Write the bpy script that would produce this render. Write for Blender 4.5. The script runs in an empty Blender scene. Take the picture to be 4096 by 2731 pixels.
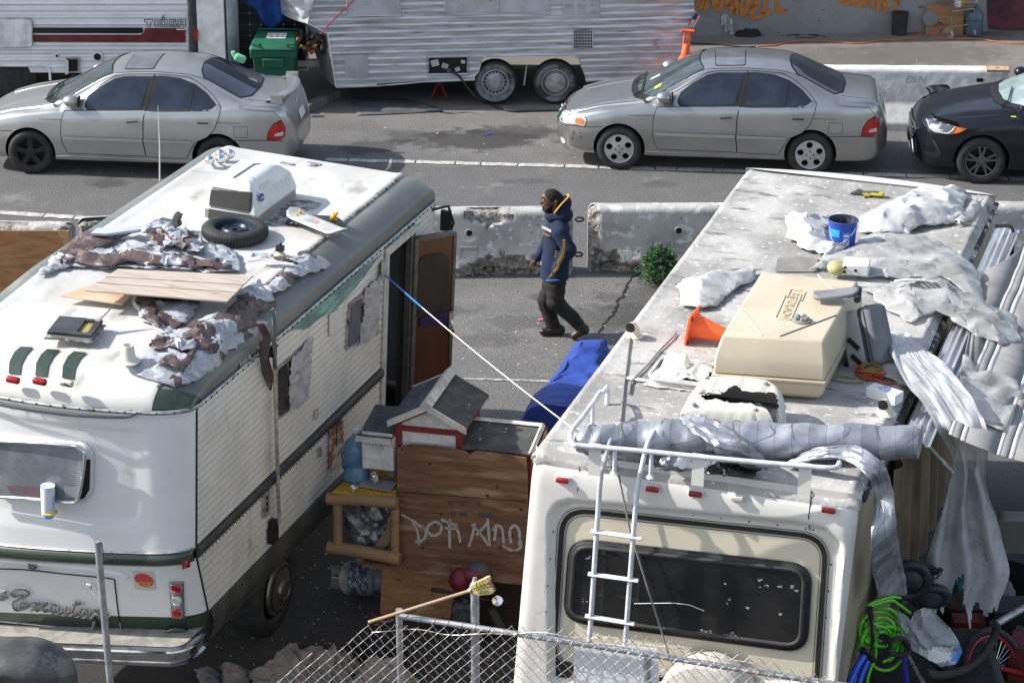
import bpy, math, random
import numpy as np
from mathutils import Vector, Matrix, noise
from mathutils.geometry import delaunay_2d_cdt
V=Vector
sc=bpy.context.scene
# ---------------- camera ----------------
FPX=10401.8; PIT=0.379874; CH=10.7795
cd=bpy.data.cameras.new("camera"); cam=bpy.data.objects.new("camera",cd); sc.collection.objects.link(cam)
cd.sensor_width=36; cd.lens=FPX/4096*36; cd.clip_end=2000
cam.location=(0,0,CH); cam.rotation_euler=(math.pi/2-PIT,0,0); sc.camera=cam
# ---------------- light ----------------
SUN_AZ=math.radians(-3); SUN_EL=math.radians(38)   # light travels towards +X, slightly +Y
w=bpy.data.worlds.new("World"); sc.world=w; w.use_nodes=True
nt=w.node_tree; bg=nt.nodes['Background']; sky=nt.nodes.new('ShaderNodeTexSky'); sky.sky_type='NISHITA'
sky.sun_disc=False; sky.sun_elevation=SUN_EL; sky.sun_rotation=math.radians(-90)-SUN_AZ; sky.air_density=1.0; sky.dust_density=1.5
hs=nt.nodes.new("ShaderNodeHueSaturation"); hs.inputs["Saturation"].default_value=.72; nt.links.new(sky.outputs[0],hs.inputs["Color"]); nt.links.new(hs.outputs[0],bg.inputs[0]); bg.inputs[1].default_value=0.135
sd=bpy.data.lights.new("sun",'SUN'); so=bpy.data.objects.new("sun",sd); sc.collection.objects.link(so)
sd.energy=3.8; sd.angle=math.radians(.6); sd.color=(1,.965,.92)
ld=V((math.cos(SUN_EL)*math.cos(SUN_AZ),math.cos(SUN_EL)*math.sin(SUN_AZ),-math.sin(SUN_EL)))
so.rotation_euler=ld.to_track_quat('-Z','Y').to_euler()
sc.view_settings.view_transform='Standard'; sc.view_settings.look='None'; sc.view_settings.exposure=0.8; sc.view_settings.gamma=1
# ---------------- measuring helpers ----------------
CP,SP=math.cos(PIT),math.sin(PIT)
def ray(px,py):
 x=(px-2048)/FPX; v=(py-1365.5)/FPX
 return V((x,CP-v*SP,-SP-v*CP))
class Fr:
 def __init__(s,M=None):
  s.M=M if M is not None else Matrix.Identity(4); s.I=s.M.inverted(); s.o=s.I@V((0,0,CH))
 def at(s,px,py,ax,val):
  d=s.I.to_3x3()@ray(px,py); t=(val-s.o[ax])/d[ax]; return s.o+d*t
 def z(s,px,py,val=0): return s.at(px,py,2,val)
 def w(s,px,py,val=0): return s.at(px,py,1,val)
 def u(s,px,py,val=0): return s.at(px,py,0,val)
 def sub(s,loc,rz=0,R=None):
  return Fr(s.M@Matrix.Translation(V(loc))@(R if R is not None else Matrix.Rotation(rz,4,'Z')))
def frame(ox,oy,yaw,lean,oz=0):
 w_=V((math.sin(yaw),math.cos(yaw),0)); u0=V((math.cos(yaw),-math.sin(yaw),0)); z0=V((0,0,1))
 u=u0*math.cos(lean)-z0*math.sin(lean); z=u0*math.sin(lean)+z0*math.cos(lean)
 M=Matrix((u,w_,z)).transposed().to_4x4(); M.translation=V((ox,oy,oz)); return Fr(M)
WF=Fr()
def G(px,py,z=0): return WF.z(px,py,z)
# ---------------- object helpers ----------------
COL=sc.collection
def tag(o,label=None,cat=None,group=None,kind=None):
 if label:o['label']=label
 if cat:o['category']=cat
 if group:o['group']=group
 if kind:o['kind']=kind
 return o
def thing(name,label,cat,fr=None,group=None):
 o=bpy.data.objects.new(name,None); COL.objects.link(o); o.empty_display_size=.1
 if fr is not None: o.matrix_world=fr.M
 return tag(o,label,cat,group)
def copytree(o,parent=None):
 c=o.copy(); COL.objects.link(c); c.parent=parent
 for ch in list(o.children): copytree(ch,c)
 return c
class MB:
 def __init__(s): s.v=[];s.f=[];s.m=[];s.c=0
 def add(s,vs,fs,m=None):
  n=len(s.v); s.v+=[tuple(a) for a in vs]; m=s.c if m is None else m
  for f in fs: s.f.append([n+i for i in f]); s.m.append(m)
  return s
 def box(s,a,b,m=None,R=None):
  a=V(a);b=V(b); c=(a+b)/2
  vs=[V((x,y,z)) for x in (a.x,b.x) for y in (a.y,b.y) for z in (a.z,b.z)]
  if R is not None: vs=[c+R@(q-c) for q in vs]
  return s.add(vs,[(0,1,3,2),(4,6,7,5),(0,4,5,1),(2,3,7,6),(0,2,6,4),(1,5,7,3)],m)
 def cbox(s,c,d,m=None,R=None):
  c=V(c);d=V(d)/2; return s.box(c-d,c+d,m,R)
 def prism(s,poly,vec,m=None,caps=True):
  n=len(poly);vec=V(vec);p=[V(q) for q in poly]
  fs=[(i,(i+1)%n,n+(i+1)%n,n+i) for i in range(n)]
  if caps: fs+=[tuple(range(n-1,-1,-1)),tuple(range(n,2*n))]
  return s.add(p+[q+vec for q in p],fs,m)
 def tube(s,path,r,seg=8,m=None,closed=False,cap=True,flat=1.0):
  p=[V(q) for q in path];n=len(p)
  if n<2:return s
  rr=r if isinstance(r,(list,tuple)) else [r]*n
  vs=[];up=None
  for i in range(n):
   a=p[i-1] if (i>0 or closed) else p[i]; b=p[(i+1)%n] if (i<n-1 or closed) else p[i]
   t=(b-a); t=t.normalized() if t.length>1e-9 else V((0,0,1))
   if up is None: up=V((0,0,1)) if abs(t.z)<.9 else V((1,0,0))
   side=t.cross(up)
   if side.length<1e-6: side=t.orthogonal()
   side.normalize(); up=side.cross(t).normalized()
   for k in range(seg):
    an=2*math.pi*k/seg
    vs.append(p[i]+side*math.cos(an)*rr[i]+up*math.sin(an)*rr[i]*flat)
  fs=[]
  for i in range(n if closed else n-1):
   j=(i+1)%n
   for k in range(seg):
    l=(k+1)%seg; fs.append((i*seg+k,i*seg+l,j*seg+l,j*seg+k))
  if cap and not closed: fs+=[tuple(range(seg-1,-1,-1)),tuple(range((n-1)*seg,n*seg))]
  return s.add(vs,fs,m)
 def lathe(s,prof,seg=24,M=None,m=None,cap=True,arc=2*math.pi):
  vs=[];n=len(prof); M=M if M is not None else Matrix.Identity(4)
  full=abs(arc-2*math.pi)<1e-6; ns=seg if full else seg+1
  for k in range(ns):
   a=arc*k/seg
   for r,z in prof: vs.append(M@V((r*math.cos(a),r*math.sin(a),z)))
  fs=[]
  for k in range(seg):
   l=(k+1)%ns
   for i in range(n-1): fs.append((k*n+i,l*n+i,l*n+i+1,k*n+i+1))
  if cap and full:
   if prof[0][0]>1e-6: fs.append(tuple(k*n for k in range(seg-1,-1,-1)))
   if prof[-1][0]>1e-6: fs.append(tuple(k*n+n-1 for k in range(seg)))
  return s.add(vs,fs,m)
 def grid(s,fn,nu,nv,m=None,cu=False,cv=False,mf=None):
  U_=nu if cu else nu+1; V_=nv if cv else nv+1
  vs=[fn(i/nu,j/nv) for i in range(U_) for j in range(V_)]
  n=len(s.v); s.v+=[tuple(a) for a in vs]
  for i in range(nu):
   for j in range(nv):
    a=i*V_+j;b=((i+1)%U_)*V_+j;c=((i+1)%U_)*V_+(j+1)%V_;d=i*V_+(j+1)%V_
    s.f.append([n+a,n+b,n+c,n+d]); s.m.append(mf((i+.5)/nu,(j+.5)/nv) if mf else (s.c if m is None else m))
  return s
 def sphere(s,c,r,nu=16,nv=10,m=None,sq=(1,1,1)):
  c=V(c)
  return s.grid(lambda a,b:c+V((math.cos(a*2*math.pi)*math.sin(b*math.pi)*sq[0],math.sin(a*2*math.pi)*math.sin(b*math.pi)*sq[1],math.cos(b*math.pi)*sq[2]))*r,nu,nv,m,cu=True)
 def patch(s,poly,res,fn,m=None,jit=0,mf=None):
  poly=[(q[0],q[1]) for q in poly]
  pts=[];n=len(poly)
  for i in range(n):
   a=V(poly[i]);b=V(poly[(i+1)%n]); k=max(1,int((b-a).length/res))
   for j in range(k): pts.append(a.lerp(b,j/k))
  nb=len(pts); edges=[(i,(i+1)%nb) for i in range(nb)]
  xs=[q[0] for q in poly];ys=[q[1] for q in poly]
  x=min(xs)+res*.5; row=0; rnd=random.Random(5)
  A=np.array([(q.x,q.y) for q in pts]); B=np.roll(A,-1,0)
  ins=[]
  while x<max(xs):
   y=min(ys)+res*(.5 if row%2 else .25)
   while y<max(ys):
    ins.append((x+rnd.uniform(-jit,jit)*res,y+rnd.uniform(-jit,jit)*res)); y+=res
   x+=res; row+=1
  if ins:
   I=np.array(ins); d=B-A; L=(d**2).sum(1)+1e-12
   t=((I[:,None,:]-A[None])*d[None]).sum(2)/L; t=t.clip(0,1)
   dd=np.sqrt((((A[None]+t[...,None]*d[None])-I[:,None,:])**2).sum(2)).min(1)
   c=((A[None,:,1]>I[:,1:2])!=(B[None,:,1]>I[:,1:2]))&(I[:,0:1]<(B[None,:,0]-A[None,:,0])*(I[:,1:2]-A[None,:,1])/(B[None,:,1]-A[None,:,1]+1e-12)+A[None,:,0])
   ok=(c.sum(1)%2==1)&(dd>res*.45)
   pts+= [V(tuple(q)) for q in I[ok]]
  r=delaunay_2d_cdt([V((q[0],q[1])) for q in pts],edges,[],1,1e-6)
  vs=[fn(q.x,q.y) for q in r[0]]
  if mf:
   for f in r[2]:
    c=sum((r[0][i] for i in f),V((0,0)))/len(f); s.m.append(mf(c.x,c.y))
   k=len(s.v); s.v+=[tuple(a) for a in vs]; s.f+=[[k+i for i in f] for f in r[2]]
  else: s.add(vs,[tuple(f) for f in r[2]],m)
  return s
 def build(s,name,mats,parent=None,fr=None,smooth=None,bev=None,bseg=2,sub=0,solid=None,clean=False):
  me=bpy.data.meshes.new(name); me.from_pydata(s.v,[],s.f)
  if not isinstance(mats,(list,tuple)): mats=[mats]
  for q in mats: me.materials.append(q)
  me.polygons.foreach_set('material_index',s.m)
  if clean or bev:
   import bmesh
   bm=bmesh.new(); bm.from_mesh(me); bmesh.ops.remove_doubles(bm,verts=bm.verts,dist=1e-5); bmesh.ops.recalc_face_normals(bm,faces=bm.faces); bm.to_mesh(me); bm.free()
  if smooth is not None:
   me.polygons.foreach_set('use_smooth',[True]*len(me.polygons)); me.set_sharp_from_angle(angle=math.radians(smooth))
  me.update(); o=bpy.data.objects.new(name,me); COL.objects.link(o)
  if parent is not None: o.parent=parent
  if fr is not None: o.matrix_world=fr.M
  if solid:
   q=o.modifiers.new('s','SOLIDIFY'); q.thickness=solid; q.offset=0
  if bev:
   q=o.modifiers.new('b','BEVEL'); q.width=bev; q.segments=bseg; q.limit_method='ANGLE'; q.angle_limit=math.radians(38); q.harden_normals=False
   if smooth is None:
    me.polygons.foreach_set('use_smooth',[True]*len(me.polygons)); me.set_sharp_from_angle(angle=math.radians(50))
  if sub:
   q=o.modifiers.new('u','SUBSURF'); q.levels=sub; q.render_levels=sub
  return o
def cat(pts,n=6,closed=False):
 p=[V(q) for q in pts];out=[];N=len(p)
 for i in range(N if closed else N-1):
  a=p[(i-1)%N] if (closed or i>0) else p[0]; b=p[i]; c=p[(i+1)%N]; d=p[(i+2)%N] if (closed or i<N-2) else p[-1]
  for k in range(n):
   t=k/n
   out.append(.5*((2*b)+(c-a)*t+(2*a-5*b+4*c-d)*t*t+(3*b-a-3*c+d)*t*t*t))
 if not closed: out.append(p[-1])
 return out
def rrect(w_,h_,r,n=5):
 o=[]
 for cx,cy,a in ((w_/2-r,h_/2-r,0),(-w_/2+r,h_/2-r,90),(-w_/2+r,-h_/2+r,180),(w_/2-r,-h_/2+r,270)):
  for k in range(n+1):
   t=math.radians(a+90*k/n); o.append((cx+r*math.cos(t),cy+r*math.sin(t)))
 return o
def rpoly(pts,r,n=4):
 # round corners of a 2D polygon
 P=[V((q[0],q[1])) for q in pts];N=len(P);o=[]
 for i in range(N):
  a,b,c=P[i-1],P[i],P[(i+1)%N]; ri=min(r,(a-b).length*.45,(c-b).length*.45)
  p0=b+(a-b).normalized()*ri;p1=b+(c-b).normalized()*ri
  for k in range(n+1):
   t=k/n; o.append(tuple(p0*(1-t)**2+b*2*t*(1-t)+p1*t*t))
 return o
def tri(x): x=x%1.0; return 4*abs(x-.5)-1
def fold(x,y,seed=0,fr=3.0,n=5):
 h=0;rn=random.Random(seed);a=1.0;f=fr
 wx=noise.noise(V((x*fr*.4,y*fr*.4,seed)))*.5;wy=noise.noise(V((x*fr*.4+9,y*fr*.4,seed)))*.5
 for i in range(n):
  th=rn.uniform(0,math.pi); ph=rn.random()
  h+=a*tri(((x+wx)*math.cos(th)+(y+wy)*math.sin(th))*f*rn.uniform(.7,1.3)+ph); a*=.62; f*=1.55
 return h/2.2
def nz(x,y,z=0): return noise.noise(V((x,y,z)))
# ---------------- materials ----------------
MC={}
def lin(c):
 return c
def mat(name,c,c2=None,sc_=4,det=6,lo=.4,hi=.62,rough=.6,metal=0,bump=0,bsc=40,st=(1,1,1),c3=None,sc3=9,lo3=.58,hi3=.66,st3=(1,1,1),c4=None,sc4=30,lo4=.62,hi4=.66,coat=0,trans=0,ior=1.45,spec=.5,alpha=1,rv=0,bst=(1,1,1)):
 if name in MC: return MC[name]
 m=bpy.data.materials.new(name); m.use_nodes=True; t=m.node_tree; N=t.nodes; L=t.links
 b=N['Principled BSDF']; MC[name]=m
 b.inputs['Roughness'].default_value=rough; b.inputs['Metallic'].default_value=metal; b.inputs['IOR'].default_value=ior
 b.inputs['Coat Weight'].default_value=coat; b.inputs['Coat Roughness'].default_value=.08; b.inputs['Transmission Weight'].default_value=trans
 b.inputs['Specular IOR Level'].default_value=spec; b.inputs['Alpha'].default_value=alpha
 co=N.new('ShaderNodeTexCoord')
 def ntex(scale,st_,d=det,ro=.6):
  mp=N.new('ShaderNodeMapping'); mp.inputs['Scale'].default_value=st_; L.new(co.outputs['Object'],mp.inputs[0])
  n_=N.new('ShaderNodeTexNoise'); n_.inputs['Scale'].default_value=scale; n_.inputs['Detail'].default_value=d; n_.inputs['Roughness'].default_value=ro
  L.new(mp.outputs[0],n_.inputs[0]); return n_.outputs[0]
 def rng(o,a,b_):
  r=N.new('ShaderNodeMapRange'); r.interpolation_type='SMOOTHSTEP'; r.inputs[1].default_value=a; r.inputs[2].default_value=b_; L.new(o,r.inputs[0]); return r.outputs[0]
 def mix(f,a,b_):
  x=N.new('ShaderNodeMix'); x.data_type='RGBA'; L.new(f,x.inputs[0])
  for i,q in ((6,a),(7,b_)):
   if isinstance(q,(tuple,list)): x.inputs[i].default_value=(*q,1)
   else: L.new(q,x.inputs[i])
  return x.outputs[2]
 cur=c
 if c2 is not None: cur=mix(rng(ntex(sc_,st),lo,hi),cur,c2)
 if c3 is not None: cur=mix(rng(ntex(sc3,st3),lo3,hi3),cur,c3)
 if c4 is not None: cur=mix(rng(ntex(sc4,(1,1,1),4),lo4,hi4),cur,c4)
 if isinstance(cur,(tuple,list)): b.inputs['Base Color'].default_value=(*cur,1)
 else: L.new(cur,b.inputs['Base Color'])
 if rv:
  r=N.new('ShaderNodeMapRange'); r.inputs[1].default_value=.3; r.inputs[2].default_value=.7; r.inputs[3].default_value=rough-rv; r.inputs[4].default_value=rough+rv
  L.new(ntex(sc_*1.7,st),r.inputs[0]); L.new(r.outputs[0],b.inputs['Roughness'])
 if bump:
  bn=N.new('ShaderNodeBump'); bn.inputs['Distance'].default_value=bump; bn.inputs['Strength'].default_value=1
  L.new(ntex(bsc,bst,4),bn.inputs['Height']); L.new(bn.outputs[0],b.inputs['Normal'])
 return m
def textmesh(s,size,depth=.002,bold=0,align='CENTER',sx=1,shear=0):
 cu=bpy.data.curves.new('t','FONT'); cu.body=s; cu.size=size; cu.extrude=depth; cu.align_x=align; cu.align_y='CENTER'; cu.offset=bold; cu.shear=shear
 o=bpy.data.objects.new('t',cu); COL.objects.link(o); dg=bpy.context.evaluated_depsgraph_get()
 me=bpy.data.meshes.new_from_object(o.evaluated_get(dg)); vs=[V((v.co.x*sx,v.co.y,v.co.z)) for v in me.vertices]; fs=[tuple(p.vertices) for p in me.polygons]
 bpy.data.objects.remove(o); bpy.data.curves.remove(cu); bpy.data.meshes.remove(me)
 return vs,fs
def text(name,s,size,M,mt,parent,**k):
 vs,fs=textmesh(s,size,**k); b=MB(); b.add([M@q for q in vs],fs); return b.build(name,mt,parent)
def plane_M(o,x,y):
 x=V(x).normalized(); y=V(y); y=(y-x*y.dot(x)).normalized(); z=x.cross(y)
 M=Matrix((x,y,z)).transposed().to_4x4(); M.translation=V(o); return M
def ribbon(b,pts,wd,nrm,m=None,jit=0):
 # painted stroke: thin raised strip lying on a plane with normal nrm
 p=[V(q) for q in pts]; n=V(nrm).normalized(); vs=[];N=len(p)
 for i in range(N):
  t=(p[min(i+1,N-1)]-p[max(i-1,0)]).normalized(); s_=t.cross(n).normalized()
  w_=wd*(1+(random.uniform(-jit,jit) if jit else 0))*.5
  vs+=[p[i]+s_*w_+n*.003,p[i]-s_*w_+n*.003]
 b.add(vs,[(2*i,2*i+1,2*i+3,2*i+2) for i in range(N-1)],m); return b
# naive surface nets over a signed distance function
def snet(b,sdf,lo,hi,h,m=None):
 lo=np.array(lo,float);hi=np.array(hi,float); n=np.ceil((hi-lo)/h).astype(int)+1
 ax=[lo[i]+h*np.arange(n[i]) for i in range(3)]
 X,Y,Z=np.meshgrid(*ax,indexing='ij'); D=sdf(X,Y,Z); S=D<0
 idx=-np.ones(tuple(n-1),int)
 c=[(i,j,k) for i in (0,1) for j in (0,1) for k in (0,1)]
 sl=lambda A,o:A[o[0]:n[0]-1+o[0],o[1]:n[1]-1+o[1],o[2]:n[2]-1+o[2]]
 cnt=sum(sl(S,o).astype(int) for o in c); act=(cnt>0)&(cnt<8)
 pos=np.zeros((*(n-1),3)); wt=np.zeros(tuple(n-1))
 for a in c:
  for ax_ in range(3):
   if a[ax_]==0:
    bb=list(a); bb[ax_]=1; d0=sl(D,a);d1=sl(D,bb); cr=(d0<0)!=(d1<0)
    t=np.where(cr,d0/np.where(np.abs(d0-d1)<1e-9,1,d0-d1),0)
    for q in range(3): pos[...,q]+=np.where(cr,a[q]+(t if q==ax_ else 0),0)
    wt+=cr
 I=np.argwhere(act); idx[act]=np.arange(len(I))
 vs=lo+(I+pos[act]/wt[act][:,None])*h
 fs=[]
 for ax_ in range(3):
  u,v=[(1,2),(2,0),(0,1)][ax_]
  s0=[slice(0,n[i]) for i in range(3)]; s1=list(s0); s0[ax_]=slice(0,n[ax_]-1); s1[ax_]=slice(1,n[ax_])
  A=S[tuple(s0)];B=S[tuple(s1)]; E=np.argwhere(A!=B)
  for e in E:
   if e[u]<1 or e[v]<1 or e[u]>=n[u]-1 or e[v]>=n[v]-1: continue
   q=[]
   for du,dv in ((-1,-1),(0,-1),(0,0),(-1,0)):
    g=list(e); g[u]+=du; g[v]+=dv; q.append(idx[tuple(g)])
   if min(q)<0: continue
   fs.append(tuple(q) if A[tuple(e)] else tuple(q[::-1]))
 b.add([tuple(q) for q in vs],fs,m); return b
def cap_sdf(X,Y,Z,a,b,ra,rb,sq=(1,1,1)):
 a=np.array(a,float);b=np.array(b,float); d=b-a
 px,py,pz=(X-a[0])/1,(Y-a[1]),(Z-a[2]); L=(d**2).sum()+1e-9
 t=((px*d[0]+py*d[1]+pz*d[2])/L).clip(0,1)
 return np.sqrt(((px-t*d[0])/sq[0])**2+((py-t*d[1])/sq[1])**2+((pz-t*d[2])/sq[2])**2)-(ra+(rb-ra)*t)
def smin(a,b,k):
 h=np.clip(.5+.5*(b-a)/k,0,1); return b*(1-h)+a*h-k*h*(1-h)
# ================= setting =================
def ground_mat():
 m=bpy.data.materials.new('asphalt'); m.use_nodes=True; t=m.node_tree;N=t.nodes;L=t.links;b=N['Principled BSDF']
 co=N.new('ShaderNodeTexCoord')
 def nt_(s,d=6,st=(1,1,1)):
  mp=N.new('ShaderNodeMapping'); mp.inputs['Scale'].default_value=st; L.new(co.outputs['Object'],mp.inputs[0])
  n=N.new('ShaderNodeTexNoise'); n.inputs['Scale'].default_value=s; n.inputs['Detail'].default_value=d; n.inputs['Roughness'].default_value=.65; L.new(mp.outputs[0],n.inputs[0]); return n.outputs[0]
 def rng(o,a,c,lo=0,hi=1):
  r=N.new('ShaderNodeMapRange'); r.interpolation_type='SMOOTHSTEP'
  for i,q in ((1,a),(2,c),(3,lo),(4,hi)): r.inputs[i].default_value=q
  L.new(o,r.inputs[0]); return r.outputs[0]
 def mix(f,a,c,mode='MIX'):
  x=N.new('ShaderNodeMix'); x.data_type='RGBA'; x.blend_type=mode
  if isinstance(f,float): x.inputs[0].default_value=f
  else: L.new(f,x.inputs[0])
  for i,q in ((6,a),(7,c)):
   if isinstance(q,tuple): x.inputs[i].default_value=(*q,1)
   else: L.new(q,x.inputs[i])
  return x.outputs[2]
 def ma(op,a,c):
  x=N.new('ShaderNodeMath'); x.operation=op
  for i,q in ((0,a),(1,c)):
   if isinstance(q,(int,float)): x.inputs[i].default_value=q
   else: L.new(q,x.inputs[i])
  return x.outputs[0]
 big=rng(nt_(.45,5),.3,.7); base=mix(big,(.135,.13,.125),(.20,.193,.182))
 # lane beyond the jersey barriers is smoother, darker asphalt
 sep=N.new('ShaderNodeSeparateXYZ'); L.new(co.outputs['Object'],sep.inputs[0])
 lane=ma('MULTIPLY',rng(sep.outputs[1],29.1,29.25),rng(sep.outputs[1],33.45,33.3)); base=mix(lane,base,(.125,.123,.120))
 med=rng(nt_(2.2,6),.35,.7); base=mix(ma('MULTIPLY',med,.45),base,(.09,.086,.082))
 gr=rng(nt_(38,4),.42,.6); base=mix(ma('MULTIPLY',gr,.62),base,(.055,.055,.055))
 gr2=rng(nt_(62,2),.58,.68); base=mix(ma('MULTIPLY',gr2,.75),base,(.38,.37,.35))
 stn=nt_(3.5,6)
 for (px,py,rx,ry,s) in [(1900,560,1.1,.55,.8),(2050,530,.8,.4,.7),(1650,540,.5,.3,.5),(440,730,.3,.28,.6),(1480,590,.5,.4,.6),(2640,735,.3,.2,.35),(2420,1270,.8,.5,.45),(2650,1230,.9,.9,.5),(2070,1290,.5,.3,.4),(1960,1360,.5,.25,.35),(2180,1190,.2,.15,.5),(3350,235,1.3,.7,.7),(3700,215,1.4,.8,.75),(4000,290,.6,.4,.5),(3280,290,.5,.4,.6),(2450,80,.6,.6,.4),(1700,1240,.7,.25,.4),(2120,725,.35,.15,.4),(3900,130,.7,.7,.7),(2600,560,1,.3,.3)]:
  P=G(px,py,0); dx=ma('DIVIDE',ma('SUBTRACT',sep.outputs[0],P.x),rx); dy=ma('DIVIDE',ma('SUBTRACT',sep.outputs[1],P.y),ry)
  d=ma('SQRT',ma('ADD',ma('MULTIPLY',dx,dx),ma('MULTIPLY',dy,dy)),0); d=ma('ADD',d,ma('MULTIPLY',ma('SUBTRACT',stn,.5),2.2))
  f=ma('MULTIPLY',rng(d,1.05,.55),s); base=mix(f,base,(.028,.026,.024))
 # dusty pale deposits & tan dirt
 du=rng(nt_(1.3,7),.58,.72); base=mix(ma('MULTIPLY',du,.5),base,(.27,.255,.225))
 far=rng(sep.outputs[1],35.0,36.5); base=mix(ma('MULTIPLY',far,.35),base,(.27,.24,.20))
 # soiled ground between the motorhomes, colour darkened further to paint in the shade
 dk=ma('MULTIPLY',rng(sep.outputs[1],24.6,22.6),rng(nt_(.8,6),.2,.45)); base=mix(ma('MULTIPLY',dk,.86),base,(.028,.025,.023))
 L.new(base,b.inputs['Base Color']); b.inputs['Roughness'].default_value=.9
 bn=N.new('ShaderNodeBump'); bn.inputs['Distance'].default_value=.012; bn.inputs['Strength'].default_value=.8; L.new(nt_(70,4),bn.inputs['Height']); L.new(bn.outputs[0],b.inputs['Normal'])
 return m
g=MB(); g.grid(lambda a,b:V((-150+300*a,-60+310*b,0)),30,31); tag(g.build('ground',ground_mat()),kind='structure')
# road edge lines: worn thermoplastic blocks
lm=mat('line paint',(.50,.48,.44),(.34,.33,.31),12,lo=.45,hi=.6,rough=.8,c3=(.14,.135,.13),sc3=30,lo3=.58,hi3=.68,bump=.002)
def blockline(p0,p1,wd,z,seed,gap=.02,lmin=.28,lmax=.65):
 rn=random.Random(seed); b=MB(); a=V(p0);c=V(p1);L_=(c-a).length;d=(c-a)/L_;n=V((-d.y,d.x,0)); s=0
 while s<L_:
  l=rn.uniform(lmin,lmax); e=min(s+l,L_)
  pts=[]
  K=6
  for k in range(K+1): pts.append(a+d*(s+(e-s-gap)*k/K)+n*(-wd/2+rn.uniform(-.014,.014)))
  for k in range(K,-1,-1): pts.append(a+d*(s+(e-s-gap)*k/K)+n*(wd/2+rn.uniform(-.014,.014)))
  b.prism([q+V((0,0,z)) for q in pts],(0,0,.004)); s=e
 return b
tag(blockline(G(1300,640),G(4300,722),.13,.006,1).build('road_edge_line',lm),kind='structure')
tag(blockline(G(-200,838),G(420,880),.13,.006,2).build('road_lane_line',lm),kind='structure')
thin=mat('faded line paint',(.42,.41,.39),(.17,.165,.16),14,lo=.42,hi=.6,rough=.85)
b=MB(); a=G(1780,1517);c=G(2300,1533); b.prism([a+V((0,0,.006)),c+V((0,0,.006)),c+V((0,.05,.006)),a+V((0,.05,.006))],(0,0,.002)); tag(b.build('parking_line',thin),kind='structure')
# crack in the asphalt near the tree
ck=mat('crack tar',(.012,.012,.012),rough=.95)
b=MB(); P=[G(x,y,.004) for x,y in ((2562,1090),(2520,1120),(2505,1150),(2490,1185),(2470,1200),(2462,1235),(2450,1262),(2420,1290),(2395,1330))]
P=cat(P,5); P=[q+V((random.Random(i).uniform(-.02,.02),random.Random(i+50).uniform(-.02,.02),0)) for i,q in enumerate(P)]
for i in range(len(P)-1):
 pass
ribbon(b,P,.022,(0,0,1),jit=.6); tag(b.build('asphalt_crack',ck),kind='structure')
# ---------- far concrete wall with graffiti ----------
wl=G(2300,153);wr=G(4200,122)
wd_=(wr-wl).normalized(); wyaw=math.atan2(wd_.y,wd_.x)
wfr=Fr(Matrix.Translation(wl)@Matrix.Rotation(wyaw,4,'Z'))
cw=mat('old concrete wall',(.31,.30,.285),(.235,.23,.22),1.2,lo=.35,hi=.65,rough=.92,bump=.01,bsc=18,c3=(.12,.115,.11),sc3=7,lo3=.62,hi3=.68,st3=(1,1,1.6),c4=(.03,.03,.03),sc4=22,lo4=.66,hi4=.70)
wt=thing('concrete_wall','grey concrete wall sprayed with orange graffiti behind the parked cars','wall',wfr)
b=MB(); b.grid(lambda a,c:V((-30+60*a,0+.012*nz(a*120,c*9),-.02+3.6*c)),240,18); b.box((-30,.03,-.02),(30,.45,3.6)); b.box((-30,-.03,3.58),(30,.5,3.75)); b.build('wall_panel',cw,wt,smooth=40)
og=mat('orange spray paint',(.60,.21,.035),(.42,.17,.05),14,rough=.8)
rn=random.Random(3)
def wpt(x,y,off=0):
 q=wfr.w(x,y,-.012); return q
b=MB()
def st(b,pts,wd=.07): ribbon(b,cat([wpt(*q) for q in pts],6),wd,(0,-1,0),jit=.15)
for s in ([(2785,35),(2790,20),(2803,-10)],[(2785,36),(2800,30),(2815,12),(2822,-25)],[(2822,44),(2825,15),(2830,-20),(2836,-50)],[(2836,-50),(2850,-10),(2862,42)],[(2862,45),(2872,10),(2880,-20)],[(2880,-20),(2884,15),(2875,45)],
 [(2905,2),(2920,8),(2935,3),(2928,18),(2905,22),(2935,35),(2935,50),(2920,74)],[(2958,0),(2945,30),(2938,60)],[(2962,-5),(2964,25),(2972,64)],[(2972,62),(2988,30),(2998,-5)],
 [(3038,15),(3030,10),(3012,22),(3000,25),(3022,28),(3012,45),(3000,60),(3015,72),(3040,66),(3050,45)],[(3066,-5),(3058,30),(3052,58),(3070,54),(3088,44)],[(3104,-5),(3108,20),(3110,44),(3125,44),(3142,46),(3138,40)],
 [(3395,-10),(3375,0),(3370,10),(3385,14),(3400,8)],[(3410,-15),(3415,10),(3440,20),(3448,2),(3440,-15)],[(3462,30),(3464,5),(3478,-15),(3490,10),(3492,32)],[(3512,45),(3518,10),(3525,-15)],[(3525,-15),(3535,10),(3545,52)],[(3540,10),(3555,-10)],[(3575,-20),(3580,0),(3592,8),(3590,-15)],[(3592,8),(3582,25),(3574,38)]): st(b,s)
b.build('graffiti_lettering',og,wt)
b=MB(); rg=mat('dark red paint',(.14,.035,.045),(.06,.02,.025),3,rough=.85,c3=(.03,.04,.04),sc3=2.5,lo3=.55,hi3=.6)
pa=[wpt(3945,-60),wpt(4200,-60),wpt(4200,122),wpt(4020,122),wpt(3955,118),wpt(3950,60)]
b.prism([q+V((0,.0,0)) for q in pa],(0,-.004,0)); b.build('painted_panel',rg,wt)
b=MB(); wp=mat('white chalky paint',(.55,.54,.55),(.36,.36,.36),25,lo=.4,hi=.6,rough=.9)
for s in ([(2895,55),(2890,100)],[(2905,60),(2908,95),(2902,130)],[(2925,50),(2922,100),(2926,140)],[(2912,70),(2915,120)]): st(b,s,.06)
b.build('white_paint_streak',wp,wt)
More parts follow.
